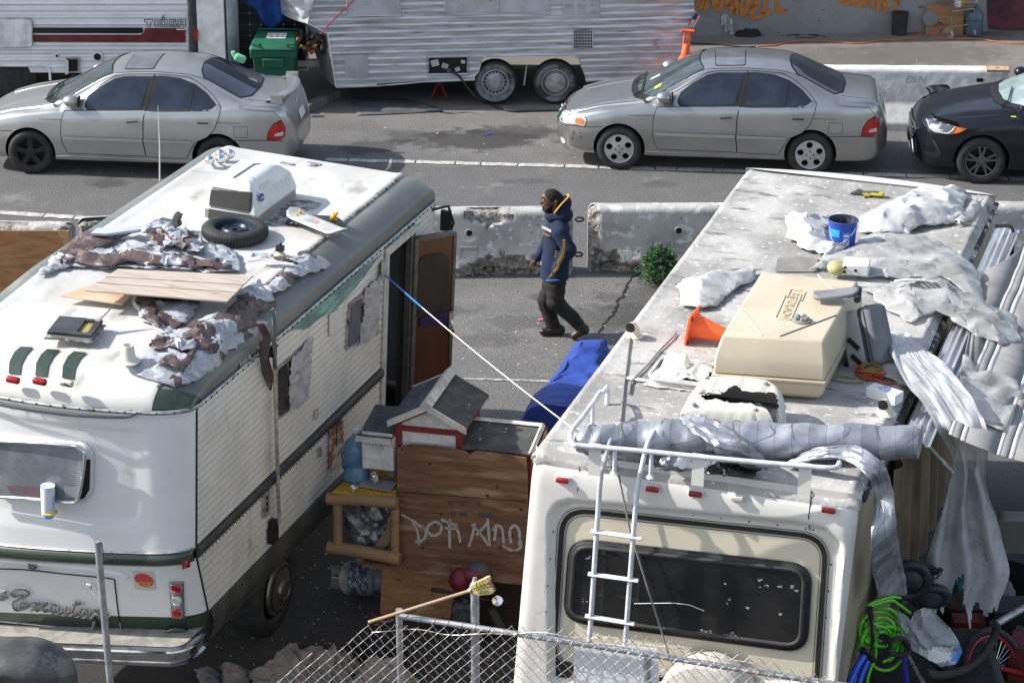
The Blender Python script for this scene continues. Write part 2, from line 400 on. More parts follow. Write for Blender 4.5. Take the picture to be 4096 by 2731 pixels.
# ================= barriers =================
conc=mat('weathered concrete',(.44,.43,.405),(.30,.295,.285),2.2,lo=.35,hi=.65,rough=.93,bump=.008,bsc=26,c3=(.60,.59,.57),sc3=8,lo3=.55,hi3=.62,st3=(1,1,1.3),c4=(.10,.095,.09),sc4=16,lo4=.66,hi4=.70)
rubble=mat('broken concrete',(.36,.33,.29),(.16,.15,.14),22,lo=.42,hi=.6,rough=.97,bump=.02,bsc=30)
whitec=mat('white painted concrete',(.74,.735,.72),(.60,.59,.57),3,rough=.8,bump=.003,bsc=20,c3=(.40,.39,.38),sc3=12,lo3=.63,hi3=.7)
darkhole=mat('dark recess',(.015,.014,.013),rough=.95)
iron=mat('rusty iron',(.05,.038,.03),(.09,.05,.03),20,rough=.75,metal=.5)
def barrier(label,a,b_,h=.81,mt=None,chips=(),hb=.2,ht=.115,seed=0,group='jersey barriers along the street',base=.0,rough_base=0):
 a=V(a);b_=V(b_);L_=(b_-a).length;yw=math.atan2((b_-a).y,(b_-a).x)
 fr=Fr(Matrix.Translation(a)@Matrix.Rotation(yw,4,'Z')); t=thing('jersey_barrier',label,'barrier',fr,group)
 prof=[(-hb,0),(-hb,h*.12),(-hb+(hb-ht)*.75,h*.42),(-ht-.01,h*.8),(-ht,h*.96),(-ht+.03,h),(ht-.03,h),(ht,h*.96),(ht+.01,h*.8),(hb-(hb-ht)*.75,h*.42),(hb,h*.12),(hb,0)]
 # dense profile
 P=[]
 for i in range(len(prof)-1):
  k=max(1,int((V(prof[i])-V(prof[i+1])).length/.03))
  for j in range(k): P.append(V(prof[i]).lerp(V(prof[i+1]),j/k))
 P.append(V(prof[-1])); n=len(P)-1; nu=int(L_/.035)
 def f(u,v):
  x=u*L_; q=P[int(round(v*n))]; y=q.x+hb; z=q.y
  e=min(x,L_-x);
  d=.004*nz(x*9,z*9,seed)
  if e<.08:
   s_=math.sqrt(max(0,1-(1-e/.08)**2)); y=hb+(y-hb)*(.62+.38*s_); z=z*(.94+.06*s_)
  for (cx,cz,rx,rz,dp) in chips:
   r=math.hypot((x-cx)/rx,(z-cz)/rz)+.45*nz(x*11,z*11,seed+3)
   if r<1 and q.x<.02:
    m_=min(1,(1-r)*4); y+=dp*m_*(1+.6*nz(x*28,z*28,seed+8)); z-=m_*dp*.5*(z/h)*(1+.5*nz(x*30,5,seed))
  z+=.006*nz(x*5,seed,3) if z>h*.9 else 0
  return V((x,y+d,z+base))
 def mf(u,v):
  x=u*L_;q=P[min(n,int(v*n))]
  for (cx,cz,rx,rz,dp) in chips:
   if math.hypot((x-cx)/rx,(q.y-cz)/rz)+.45*nz(x*11,q.y*11,seed+3)<1 and q.x<.05: return 1
  return 0
 B=MB(); B.grid(f,nu,n,mf=mf)
 for e in (0,1): B.add([f(e,v/n) for v in range(n+1)],[tuple(range(n+1)) if e else tuple(range(n,-1,-1))])
 B.build('concrete_body',[mt or conc,rubble],t,smooth=50)
 return t,fr,L_
# middle row
YB=.0
a=G(960,1120);b_=G(2292,1112)
tB,fB,LB=barrier('chipped concrete barrier directly behind the walking man, broken top edge and crumbled foot',a,b_,seed=1,
   chips=[(2.55,.02,1.2,.12,.06),(3.2,.05,.55,.22,.08),(2.95,.76,.26,.12,.05),(3.9,.4,.14,.6,.06),(3.9,.8,.1,.2,.06)])
tC,fC,LC=barrier('concrete barrier with flaking white paint, behind the little green tree',G(2352,1100),G(3330,1096),seed=2,
   chips=[(.1,.1,.35,.2,.09),(.75,.03,.9,.13,.07),(.02,.6,.1,.5,.05)])
barrier('concrete barrier seen at right edge beyond the roof of the right motorhome',G(3370,1096),G(4500,1090),seed=3,chips=[(3,.7,.3,.2,.04)])
barrier('concrete barrier with crumbled lumpy end, emerging behind left motorhome roof',G(330,1160,),G(930,1125),seed=4,chips=[(.1,.6,.45,.3,.10),(.5,.8,.3,.1,.05),(1.2,.3,.3,.3,.05)])
barrier('concrete barrier standing behind the brown plywood sheet',G(-300,1172),G(300,1180),seed=5,chips=[(1.9,.78,.25,.15,.06),(1,.8,.2,.06,.03)])
def holes(t,fr,lst):
 for (px,py,kind) in lst:
  # point on sloping front face
  q=fr.w(px,py,.07)
  b=MB()
  if kind=='o':
   b.lathe([(.048,0),(.048,.02),(.040,.022),(.038,.004)],16,Matrix.Translation((q.x,q.y+.01,q.z))@Matrix.Rotation(math.radians(90),4,'X'),cap=False); b.lathe([(.04,.012),(0,.012)],16,Matrix.Translation((q.x,q.y+.01,q.z))@Matrix.Rotation(math.radians(90),4,'X'),m=1,cap=False)
   b.build('lifting_hole',[conc,darkhole],t)
  else:
   b.box((q.x-.09,q.y-.03,q.z-.09),(q.x+.09,q.y+.02,q.z-.08)); b.box((q.x-.09,q.y-.03,q.z+.08),(q.x+.09,q.y+.02,q.z+.09)); b.box((q.x-.1,q.y-.03,q.z-.09),(q.x-.09,q.y+.02,q.z+.09)); b.box((q.x+.09,q.y-.03,q.z-.09),(q.x+.1,q.y+.02,q.z+.09)); b.box((q.x-.09,q.y-.004,q.z-.08),(q.x+.09,q.y+.02,q.z+.08),1)
   b.build('forklift_pocket',[conc,rubble],t)
holes(tB,fB,[(1877,932,'o'),(1873,1014,'s')]); holes(tC,fC,[(2715,922,'o'),(2745,1030,'s')])
for (px,py) in ((2335,880),(2330,1020)):
 q=G(px,py,.0); b=MB(); q=WF.at(px,py,1,G(2335,1105).y); b.tube([q+V((.05*math.cos(a)-.05,0.02,.025*math.sin(a))) for a in [k*.5236 for k in range(12)]],.012,6,closed=True); b.build('steel_loop',iron,None)
 o=COL.objects[-1]; o.parent=tB; o.matrix_parent_inverse=tB.matrix_world.inverted()
# far white barrier
wA=G(3150,520);wB=G(4030,528)
tW,fW,LW=barrier('long white painted concrete barrier between silver sedan and black car',wA,wB,h=.86,mt=whitec,hb=.26,ht=.09,seed=9,group=None,chips=[(2.35,.0,.55,.06,.05)])
bl=mat('blue marker',(.05,.12,.32),rough=.7)
q=fW.w(3395,310,.16)
text('rental_lettering','and Rentals',.11,plane_M(q+V((0,-.012,0)),(1,0,0),(0,.15,1)),bl,tW,depth=.002,shear=.3)
gm=mat('pencil grey',(.3,.3,.33),rough=.8)
text('scratched_lettering','DEN',.14,plane_M(fW.w(3660,318,.16)+V((0,-.012,0)),(1,0,0),(0,.15,1)),gm,tW,depth=.002,shear=.2)
wood=mat('weathered pine',(.46,.34,.21),(.34,.24,.15),5,st=(8,1,8),rough=.8,c3=(.12,.09,.06),sc3=9,lo3=.64,hi3=.7)
f=Fr(Matrix.Translation(WF.at(3990,283,2,.87))@Matrix.Rotation(math.radians(-3),4,'Z'))
t=thing('wood_plank','short pale timber plank lying on the right end of the white barrier','plank',f); b=MB(); b.cbox((0,0,.02),(.32,.2,.04)); b.build('board',wood,t,bev=.005)
b=MB(); b.cbox((0,0,.042),(.03,.03,.006)); b.build('nail_plate',iron,t)
b=MB(); q=WF.at(3920,297,2,.75); b.cbox((0,0,.03),(.09,.03,.05)); tt=tag(b.build('mounting_block',darkhole,None,Fr(Matrix.Translation(fW.M@V((fW.w(3920,297,.15).x,.13,.68))))),'small black block fixed on the face of white barrier','block')
# brown plywood sheet on left
ply=mat('brown plywood',(.42,.215,.09),(.27,.125,.05),3.5,st=(1.2,1,5),lo=.3,hi=.7,rough=.62,c3=(.10,.05,.03),sc3=7,lo3=.62,hi3=.68,c4=(.5,.32,.17),sc4=5,lo4=.6,hi4=.7)
f=Fr(Matrix.Translation(G(0,1300,0)+V((0,0,0)))@Matrix.Rotation(math.radians(-1),4,'Z'))
p1=f.w(-300,922,0);p2=f.w(276,924,0);p3=f.w(283,1190,0)
t=thing('plywood_sheet','large brown plywood sheet standing upright at left, behind left motorhome','plywood',f)
b=MB(); b.prism([V((p1.x,0,.0)),V((p1.x,0,p1.z)),V((p2.x-.12,0,p2.z)),V((p2.x,0,p2.z-.0)),V((p2.x+.04,0,0))],(0,.018,0)); b.build('sheet',ply,t,clean=True)
b=MB(); fr_=mat('plywood edge strip',(.5,.29,.14),(.38,.2,.09),6,st=(1,1,6),rough=.6)
b.prism([V((p2.x-.13,-.004,p2.z-.02)),V((p2.x-.004,-.004,p2.z-.01)),V((p2.x+.03,-.004,.1)),V((p2.x-.06,-.004,.1)),V((p2.x-.07,-.004,p2.z-.15))],(0,.003,0)); b.build('edge_strip',fr_,t)
# ================= TIOGA motorhome =================
wh=mat('white aluminium siding',(.82,.82,.82),(.74,.74,.73),2.5,rough=.42,c3=(.55,.53,.50),sc3=5,lo3=.62,hi3=.75,st3=(1,1,4))
alu=mat('aluminium trim',(.55,.55,.55),(.40,.40,.39),8,rough=.35,metal=.8)
blk=mat('black rubber',(.018,.018,.018),(.03,.03,.028),12,rough=.7)
dkg=mat('dark glass',(.012,.014,.016),rough=.06,spec=.6)
f=Fr(Matrix.Translation((-4.2,36.35,0))@Matrix.Rotation(math.radians(.5),4,'Z')); T=f
t=thing('motorhome','white ribbed motorhome with red and black stripes at upper left','motorhome',f)
X0=f.w(-500,200).x; X1=f.w(752,200).x
def prof_rib(z):
 q=(z/.155)%1.0; return -.014*max(0,1-abs(q-.5)*9)-.006*(1 if q<.04 else 0)
b=MB()
zb=.45;zt=3.0
nzv=150
# side wall with wheel arch hole: build as columns
wz=f.w(0,262).z; wx=f.w(200,300).x
def fx(u,v):
 z=zb+(zt-zb)*v; x=X0+(X1-X0+.05*math.sin(v*math.pi))*u; return V((x,prof_rib(z),z))
b.patch([(X0*.2,zb),(wx*.2-.6,zb),(wx*.2-.6,wz),(wx*.2-.02,wz),(wx*.2,wz-.12),(wx*.2,zb),(X1*.2,zb),((X1+.03)*.2,1.8),((X1-.02)*.2,zt),(X0*.2,zt)],.019,lambda x,z:V((x*5,prof_rib(z),z)))
b.build('side_wall',wh,t)
b=MB(); b.box((X0,.02,zb),(X1-.02,2.3,zt-.02)); b.build('body_shell',wh,t)
b=MB(); b.prism([V((X1-.02,.0,zb)),V((X1+.03,.0,1.8)),V((X1-.02,0,zt)),V((X1+.10,.25,zt)),V((X1+.16,.25,1.8)),V((X1+.1,.25,zb))],(0,.03,0)); b.tube([(X1-.0,-.01,zb),(X1+.035,-.01,1.8),(X1,-.01,zt)],.014,6); b.build('corner_trim',alu,t)
# stripes
br=mat('maroon stripe',(.11,.018,.02),(.16,.03,.03),4,rough=.35); bk=mat('black stripe',(.012,.011,.012),rough=.35)
def strip(name,px,m,off=-.018,th=.004):
 b=MB(); P=[f.w(x,y,0) for x,y in px]; b.prism([V((q.x,off,q.z)) for q in P],(0,th,0)); b.build(name,m,t)
strip('maroon_stripe',[(132,139),(560,139),(578,130),(580,112),(735,112),(743,120),(743,170),(132,168)],br)
strip('black_stripe',[(132,110),(572,110),(572,130),(556,133),(132,132)],bk,-.022)
strip('side_marker_lamp',[(775,120),(792,118),(792,160),(780,165)],mat('red lens',(.45,.01,.012),rough=.2,coat=.5,bump=.003,bsc=200))
whp=mat('white enamel',(.80,.80,.80),(.62,.61,.59),4,rough=.35)
def poly_w(px,off,rad=0):
 P=[(f.w(x,y,0).x,f.w(x,y,0).z) for x,y in px]; P=rpoly(P,rad) if rad else P
 return [V((q[0],off,q[1])) for q in P]
b=MB(); b.prism(poly_w([(-140,72),(130,72),(130,188),(-140,188)],-.03,.09),(0,.02,0)); b.build('access_hatch',whp,t,bev=.006)
b=MB(); b.tube([q for q in poly_w([(-140,72),(130,72),(130,188),(-140,188)],-.028,.09)],.012,6,closed=True)
b.build('hatch_rim',alu,t)
for cx in (-5,40,92):
 b=MB()
 for k in range(13):
  q=f.w(cx,95+k*6.3,0); b.cbox((q.x,-.034,q.z),(.1,.012,.012))
 b.build('vent_louvers',whp,t)
b=MB(); b.prism(poly_w([(262,230),(320,230),(320,288),(262,288)],-.024,.02),(0,.01,0)); b.build('water_inlet_frame',alu,t)
b=MB(); b.prism(poly_w([(268,236),(312,236),(312,284),(268,284)],-.028,.01),(0,.005,0),m=0); b.build('inlet_opening',darkhole,t)
b=MB(); P=poly_w([(263,232),(276,242),(276,292),(263,296)],-.05); b.prism(P,(0,.012,0)); b.build('hinged_flap',whp,t)
for px,r in ((391,.075),(228,.03)):
 q=f.w(px,226 if px==391 else 222,0); b=MB(); M=Matrix.Translation((q.x,-.01,q.z))@Matrix.Rotation(math.radians(90),4,'X')
 b.lathe([(r,0),(r,.02),(r*.72,.025),(r*.7,.0)],20,M,cap=False); b.lathe([(r*.72,.01),(0,.012)],20,M,m=1,cap=False); b.build('round_outlet',[whp,darkhole],t)
b=MB(); b.tube([V((f.w(x,y,0).x,-.02,f.w(x,y,0).z)) for x,y in ((-30,261),(170,261),(190,266),(200,280),(202,320))],.02,6); b.build('wheel_arch_trim',whp,t)
# wheel
b=MB(); q=f.w(40,330,0); M=Matrix.Translation((q.x,.25,.36))@Matrix.Rotation(math.radians(90),4,'X'); b.lathe([(.2,0),(.36,.02),(.38,.08),(.38,.2),(.3,.24)],32,M); b.build('wheel',blk,t,smooth=40)
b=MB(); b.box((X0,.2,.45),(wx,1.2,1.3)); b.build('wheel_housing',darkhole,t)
# lettering TIOGA (outlined block letters)
def rib(name,strokes,wd,m,off):
 b=MB()
 for s in strokes: ribbon(b,[V((f.w(x,y,0).x,off,f.w(x,y,0).z)) for x,y in s],wd,(0,-1,0))
 return b.build(name,m,t)
def c1(x,y): return (x/1.802,y/1.802)
L_=[[(1043,138),(1104,138),(1104,158),(1086,158),(1086,192),(1062,192),(1062,158),(1045,158),(1043,138)],[(1118,140),(1140,140),(1140,192),(1118,192),(1118,140)],
 [(1155,140),(1205,140),(1205,192),(1155,192),(1155,140)],[(1168,152),(1190,152),(1190,180),(1168,180),(1168,152)],[(1170,138),(1172,124),(1186,124),(1188,138)],[(1172,120),(1184,112),(1176,108)],
 [(1270,140),(1222,140),(1222,192),(1272,192),(1272,164),(1250,164),(1250,174),(1258,174),(1258,182),(1236,182),(1236,152),(1270,152),(1270,140)],
 [(1284,192),(1284,150),(1292,140),(1338,140),(1338,192),(1322,192),(1322,174),(1300,174),(1300,192),(1284,192)],[(1300,152),(1322,152),(1322,164),(1300,164),(1300,152)]]
rib('brand_lettering',[[c1(*p) for p in s] for s in L_],.013,bk,-.024)
rib('small_lettering',[[c1(1272,210),c1(1336,211)]],.015,whp,-.024)
# thin crease lines of the siding, real seams
b=MB()
for py in (18,44,72,98,124,182,200,214,243):
 q=f.w(300,py,0); b.box((X0,-.0165,q.z-.004),(X1,-.0085,q.z+.004))
b.build('siding_seams',mat('seam grey',(.42,.42,.43),rough=.5),t)
# ================= white cabinet =================
f=Fr(Matrix.Translation((WF.at(905,100,1,36.3).x,36.3,0))@Matrix.Rotation(math.radians(-12),4,'Z'))
t=thing('storage_cabinet','tall white metal cabinet between the striped motorhome and the green bin','cabinet',f)
b=MB(); b.box((-.44,0,.05),(0,.55,1.93)); b.box((-.46,-.02,1.93),(.02,.57,2.0)); b.build('cabinet_body',whp,t,bev=.01)
b=MB(); b.box((-.43,-.03,.1),(-.02,-.004,1.88)); b.build('door',whp,t,bev=.008)
b=MB(); b.box((-.012,-.012,.3),(.006,.002,1.85)); b.build('door_gap',darkhole,t)
# ================= solar panel =================
pan=mat('solar cell blue black',(.010,.012,.022),(.016,.018,.03),6,rough=.18)
f=Fr(Matrix.Translation((WF.at(955,150,1,36.9).x,36.9,.35))@Matrix.Rotation(math.radians(-6),4,'X'))
t=thing('solar_panel','dark solar panel leaning upright behind the green bin','solar panel',f)
b=MB(); b.box((0,0,0),(.98,.03,1.65)); b.build('panel',pan,t)
b=MB()
for i in range(7): b.box((i*.163-.002,-.004,0),(i*.163+.002,.0,1.65))
for i in range(11): b.box((0,-.0065,i*.163-.002),(.98,-.0045,i*.163+.002))
b.build('cell_grid',mat('cell line',(.12,.12,.13),rough=.4),t)
b=MB()
for i in range(1,6):
 for j in range(1,10):
  c=V((i*.163,-.010,j*.163)); b.prism([c+V((.016,0,0)),c+V((0,0,.016)),c+V((-.016,0,0)),c+V((0,0,-.016))],(0,.003,0))
b.build('cell_diamonds',mat('cell white',(.35,.35,.36),rough=.4),t)
b=MB(); b.box((-.03,-.012,-.03),(1.01,.0,0)); b.box((-.03,-.012,1.65),(1.01,.04,1.69)); b.box((-.03,-.012,0),(0,.04,1.65)); b.box((.98,-.012,0),(1.01,.04,1.65)); b.build('frame',alu,t)
# blue cloth hanging over the panel
blu=mat('blue cloth',(.012,.075,.30),(.01,.04,.17),6,rough=.85,bump=.006,bsc=120)
f=Fr(Matrix.Translation((WF.at(1070,60,1,36.75).x,36.75,1.0)))
t=tag(MB().patch([(f.w(x,y,0).x,f.w(x,y,0).z) for x,y in ((985,15),(1000,-30),(1190,-30),(1185,40),(1150,70),(1120,85),(1092,118),(1075,112),(1050,75),(1030,40))],.03,lambda x,z:V((x,-.05+.07*math.sin(x*24+1.2*math.sin(z*3))*(.4+abs(z-.9))*.8,z))).build('blue_towel',blu,None,f,smooth=60,solid=.006),'bright blue cloth draped over the top of the solar panel','cloth')
# ================= green bin =================
grn=mat('green bin plastic',(.012,.115,.062),(.010,.085,.045),3,rough=.5,c3=(.04,.10,.07),sc3=6,lo3=.6,hi3=.7)
q=WF.at(1095,300,1,35.9)
f=Fr(Matrix.Translation((q.x,35.9,0))@Matrix.Rotation(math.radians(-2),4,'Z'))
t=thing('wheelie_bin','green wheeled bin with a white sticker on lid, left of silver trailer','bin',f)
b=MB();
def ring(w1,d1,z): return [V((x*w1/2,y*d1,z)) for x,y in ((-1,0),(1,0),(1,1),(-1,1))]
R=[ring(.52,.5,.04),ring(.58,.58,.75),ring(.60,.6,.80),ring(.66,.64,.80),ring(.66,.64,.90)]
vs=[q+V((0,(0 if i<2 else -.02),0)) for i,r in enumerate(R) for q in r]; fs=[]
for i in range(len(R)-1):
 for k in range(4): fs.append((i*4+k,i*4+(k+1)%4,i*4+4+(k+1)%4,i*4+4+k))
fs.append((3,2,1,0)); fs.append((16,17,18,19)); b.add(vs,fs); b.cbox((0,-.035,.72),(.3,.03,.14)); b.build('bin_body',grn,t,bev=.02)
b=MB(); b.add([V(q) for q in ((-.35,-.05,.905),(.35,-.05,.905),(.35,.66,.93),(-.35,.66,.93),(-.31,.0,.97),(.31,.0,.97),(.29,.6,1.03),(-.29,.6,1.03))],[(0,1,5,4),(1,2,6,5),(2,3,7,6),(3,0,4,7),(4,5,6,7),(3,2,1,0)]); lid=b.build('lid',grn,t,bev=.025)
b=MB()
for s_ in (-1,1): b.tube([(s_*.27,.02,.965),(s_*.30,.0,1.0),(s_*.20,-.03,.985),(s_*.19,.06,.98)],.012,6)
b.tube([(-.3,.64,.98),(-.3,.72,1.02),(.3,.72,1.02),(.3,.64,.98)],.014,6); b.build('handle',grn,lid)
b=MB(); b.add([V((-.13,.28,1.0035)),V((.15,.28,1.0035)),V((.15,.5,1.0225)),V((-.13,.5,1.0225))],[(0,1,2,3)]); b.add([V((-.13,.28,.995)),V((.15,.28,.995)),V((.15,.5,1.01)),V((-.13,.5,1.01))],[(0,1,2,3)]); b.build('sticker',whp,lid)
b=MB()
for i,c in enumerate(((-.08,.44),(.02,.44),(.1,.44),(-.06,.34),(.03,.34),(.1,.33))):
 zz=1.0035+(c[1]-.28)*.0864+.002
 b.cbox((c[0],c[1],zz),(.045,.03,.002),i%2)
b.build('sticker_pictures',[mat('print green',(.05,.25,.08),rough=.6),mat('print red',(.4,.08,.05),rough=.6)],lid)
b=MB();
for s_ in (-1,1): b.lathe([(.02,-.03),(.1,-.03),(.1,.03),(.02,.03)],18,Matrix.Translation((s_*.27,.56,.1))@Matrix.Rotation(math.radians(90),4,'Y'))
b.build('wheel',blk,t)
# light green plastic jug lying left of the bin
f=Fr(Matrix.Translation(WF.at(960,220,1,35.7)+V((0,0,-.05)))@Matrix.Rotation(math.radians(25),4,'Y'))
t=thing('plastic_jug','pale mint green plastic jug lying left of the green bin','jug',f)
gp=mat('mint plastic',(.22,.60,.34),rough=.4); b=MB(); b.cbox((0,0,0),(.17,.1,.11)); b.build('jug_body',gp,t,bev=.035,bseg=4)
b=MB(); b.tube([(-.08,0,.0),(-.12,0,.03),(-.13,0,.05)],[.035,.03,.03],10); b.build('spout',gp,t)
# dark junk and plants behind hitch
b=MB(); rn=random.Random(4)
for k in range(46):
 c=V((rn.uniform(0,.42),rn.uniform(0,.3),rn.uniform(0,.3))); d=V((rn.uniform(-1,1),rn.uniform(-1,1),rn.uniform(0,1)))*.11
 b.tube([c,c+d*.6+V((0,0,.03)),c+d],[.03,.022,.006],5,1 if k%8==0 else 0)
p=WF.at(1192,230,1,36.1); tag(b.build('junk_heap',[mat('dead foliage',(.018,.02,.014),(.04,.035,.02),20,rough=.9),mat('orange scraps',(.38,.12,.03),rough=.8)],None,Fr(Matrix.Translation(p)),smooth=60),'dark tangle with orange scraps between green bin and silver trailer','junk')
# ================= silver trailer =================
P0=G(1980,419)
f=Fr(Matrix.Translation((P0.x,P0.y-.06,0))@Matrix.Rotation(math.radians(2),4,'Z')@Matrix.Rotation(math.radians(-.9),4,'Y')); TR=f
t=thing('travel_trailer','silver painted corrugated travel trailer with two wheels at top centre','trailer',f)
silv=mat('silver painted aluminium',(.64,.65,.68),(.40,.395,.39),3,st=(.5,1,7),lo=.38,hi=.66,rough=.36,metal=.62,c3=(.17,.15,.135),sc3=4,lo3=.6,hi3=.72,st3=(.6,1,6),c4=(.6,.61,.64),sc4=9,lo4=.68,hi4=.76,rv=.12)
silvp=mat('flat silver paint',(.50,.50,.52),(.40,.395,.40),3,rough=.5,metal=.3,c3=(.10,.09,.08),sc3=10,lo3=.68,hi3=.72)
def ribz(x,z):
 q=(z/.098)%1.0
 r=-.016*math.exp(-((q-.5)/.13)**2)-.008*math.exp(-((q-.12)/.05)**2)
 dm=max(0,(x-1.2)/1.4)
 r+=.010*nz(x*2.2,z*6,2)+dm*.012*nz(x*5,z*9,7)
 return r
def q2(x,y):
 q=f.w(x,y,0); return (q.x*.25,q.z)
side=[(1235,-70),(1252,0),(1230,94),(1311,136),(1344,347),(1507,341),(1507,336),(1700,324),(1900,318),(1898,305),(1915,285),(1926,240),(1945,226),(2100,222),(2290,222),(2318,232),(2322,262),(2338,300),(2344,330),(2500,312),(2640,292),(2713,243),(2755,154),(2772,100),(2779,56),(2776,0),(2770,-70)]
b=MB(); b.patch([q2(*q) for q in side],.0155,lambda x,z:V((x*4,ribz(x*4,z),z)),jit=.15); b.build('side_wall',silv,t,smooth=70)
# body shell behind it
sh=[f.w(x,y,0) for x,y in side]; b=MB(); b.prism([V((q.x,.03,q.z)) for q in sh],(0,2.2,0)); b.build('body_shell',mat('dark underbody',(.03,.03,.03),rough=.9),t)
# nose: curved front skin
nose=[(1235,-70),(1252,0),(1230,94),(1311,136),(1344,347)]
nose=[f.w(x,y,0) for x,y in nose]
def nf(u,v):
 k=v*(len(nose)-1);i=min(int(k),len(nose)-2); q=nose[i].lerp(nose[i+1],k-i)
 return V((q.x-.75*math.sin(u*math.pi)**.8*(.35+.65*(1-v)) ,.0+u*2.2,q.z+.02*math.sin(v*60)*0))
b=MB(); b.grid(nf,24,24); b.build('nose_skin',silv,t,smooth=50)
b=MB(); b.tube([V((q.x,-.012,q.z)) for q in nose],.014,6); b.build('corner_moulding',mat('bright aluminium',(.75,.75,.76),rough=.3,metal=.8),t)
def pw(px,off,rad=0,fr=None):
 fr=fr or f
 P=[(fr.w(x,y,0).x,fr.w(x,y,0).z) for x,y in px]; P=rpoly(P,rad) if rad else P
 return [V((q[0],off,q[1])) for q in P]
for i,px in enumerate(([(1385,-60),(1605,-60),(1605,62),(1385,66)],[(1775,-60),(2200,-60),(2202,52),(1778,58)])):
 b=MB(); b.prism(pw(px,-.04),(0,.04,0)); w_=b.build('window_frame',silvp,t)
 s_=8; (a0,a1,a2,a3)=px; b=MB(); b.prism(pw([(a0[0]+s_,a0[1]),(a1[0]-s_,a1[1]),(a2[0]-s_,a2[1]-s_),(a3[0]+s_,a3[1]-s_)],-.044),(0,.004,0)); b.build('painted_pane',silvp,w_)
 b=MB(); b.tube(pw([(a0[0]+3,a0[1]),(a3[0]+3,a3[1]-3),(a2[0]-3,a2[1]-3),(a1[0]-3,a1[1])],-.045),.012,6); b.build('frame_rim',silv,w_)
 if i: b=MB(); b.tube(pw([(1990,-60),(1991,55)],-.048),.012,6); b.build('mullion',silv,w_)
b=MB(); b.prism(pw([(2250,-60),(2400,-60),(2400,72),(2250,74)],-.032),(0,.02,0)); vb=b.build('refrigerator_vent',silvp,t)
b=MB()
for cx in (2275,2325,2377):
 for k in range(14):
  q=f.w(cx,-20+k*6.2,0); b.cbox((q.x,-.036,q.z),(.12,.016,.012))
b.build('louvers',silv,vb)
b=MB(); b.tube(pw([(2294,119),(2370,119),(2370,193),(2294,193)],-.03),.014,6,closed=True); gv=b.build('furnace_grille',silvp,t)
b=MB(); b.prism(pw([(2296,122),(2368,122),(2368,190),(2296,190)],-.02),(0,.01,0)); b.build('grille_backing',darkhole,gv)
b=MB()
for k in range(1,12): b.tube(pw([(2296+k*6,121),(2296+k*6,191)],-.028),.005,4)
for k in range(1,6): b.tube(pw([(2296,121+k*12),(2369,121+k*12)],-.032),.005,4)
b.build('grille_bars',silvp,gv)
b=MB(); b.prism(pw([(1378,219),(1470,217),(1474,309),(1380,312)],-.026),(0,.012,0)); b.build('patched_panel',silvp,t)
b=MB(); b.tube(pw([(1708,226),(1875,222),(1873,295),(1710,298)],-.03),.022,6,closed=True); hb=b.build('compartment_frame',silvp,t)
b=MB(); b.prism(pw([(1716,232),(1868,228),(1866,289),(1716,291)],-.024),(0,.01,0)); b.build('compartment_opening',darkhole,hb)
b=MB(); rn=random.Random(8)
for x,y,s_ in ((1740,250,.11),(1780,262,.09),(1830,275,.07),(1852,245,.06),(1795,280,.05)):
 q=f.w(x,y,0); b.cbox((q.x,-.03,q.z),(s_,.03,s_*.8),R=Matrix.Rotation(rn.uniform(-.4,.4),3,'Y'))
b.build('compartment_contents',silvp,hb)
# bottom rail
b=MB(); b.tube(pw([(1344,350),(1507,344),(1700,327),(1900,320)],-.01),.012,6); b.tube(pw([(1898,305),(1915,285),(1926,240),(1945,226),(2100,222),(2290,222),(2318,232)],-.012),.010,6); b.build('bottom_rail',silv,t)
# wheels
tyre=mat('tyre rubber',(.022,.022,.022),(.035,.034,.032),10,rough=.75); tsil=mat('silver oversprayed rubber',(.20,.21,.22),(.03,.03,.03),3,lo=.42,hi=.6,rough=.5,metal=.2)
wsil=mat('silver wheel paint',(.42,.42,.42),(.28,.27,.26),6,rough=.45,metal=.4)
def wheelM(c,yaw=0): return Matrix.Translation(c)@Matrix.Rotation(yaw,4,'Z')@Matrix.Rotation(math.radians(90),4,'X')
for i,px in enumerate((1981,2221)):
 c=f.w(px,331,0.02); c=V((c.x,.05,c.z)); M=wheelM(c); R_=.315
 b=MB(); b.lathe([(R_*.62,.02),(R_*.68,.05),(R_*.9,.055),(R_*.98,.03),(R_,-.03),(R_,-.13),(R_*.93,-.17),(R_*.6,-.17)],40,M,cap=False,m=0)
 wv=b.build('wheel',tyre,t,smooth=50)
 b=MB(); b.lathe([(R_*.63,.022),(R_*.685,.052),(R_*.88,.0562)],40,M@Matrix.Translation((0,0,.002)),cap=False); b.build('sidewall_overspray',tsil,wv,smooth=60)
 b=MB()
 b.lathe([(R_*.64,.045),(R_*.60,.05),(R_*.57,.01),(R_*.5,-.01),(R_*.3,.005),(R_*.22,.03),(R_*.18,.03)] ,40,M,cap=False); b.lathe([(.07,.01),(.07,.055),(.05,.06),(0,.06)],20,M,cap=False)
 if i: b.lathe([(R_*.47,.02),(R_*.45,.04),(R_*.2,.055),(0,.062)],32,M,cap=False)
 b.build('rim',wsil,wv,smooth=40)
 b=MB()
 if i==0:
  for k in range(18):
   a=k*math.pi/9; b=MB(); b.lathe([(.016,0),(0,0.001)],8,M@Matrix.Translation((math.cos(a)*R_*.48,math.sin(a)*R_*.48,.002)),cap=False); b.build('rim_hole',darkhole,wv)
 else:
  for k in range(5):
   a=k*2*math.pi/5; b.tube([M@V((math.cos(a)*.06,math.sin(a)*.06,.064)),M@V((math.cos(a)*.13,math.sin(a)*.13,.05))],.006,5)
  b.build('hubcap_ribs',wsil,wv)
b=MB(); q=f.w(2102,300,0); b.cbox((q.x,.1,.42),(.02,.04,.3),R=Matrix.Rotation(.15,3,'Y')); b.build('spring_hanger',wsil,t)
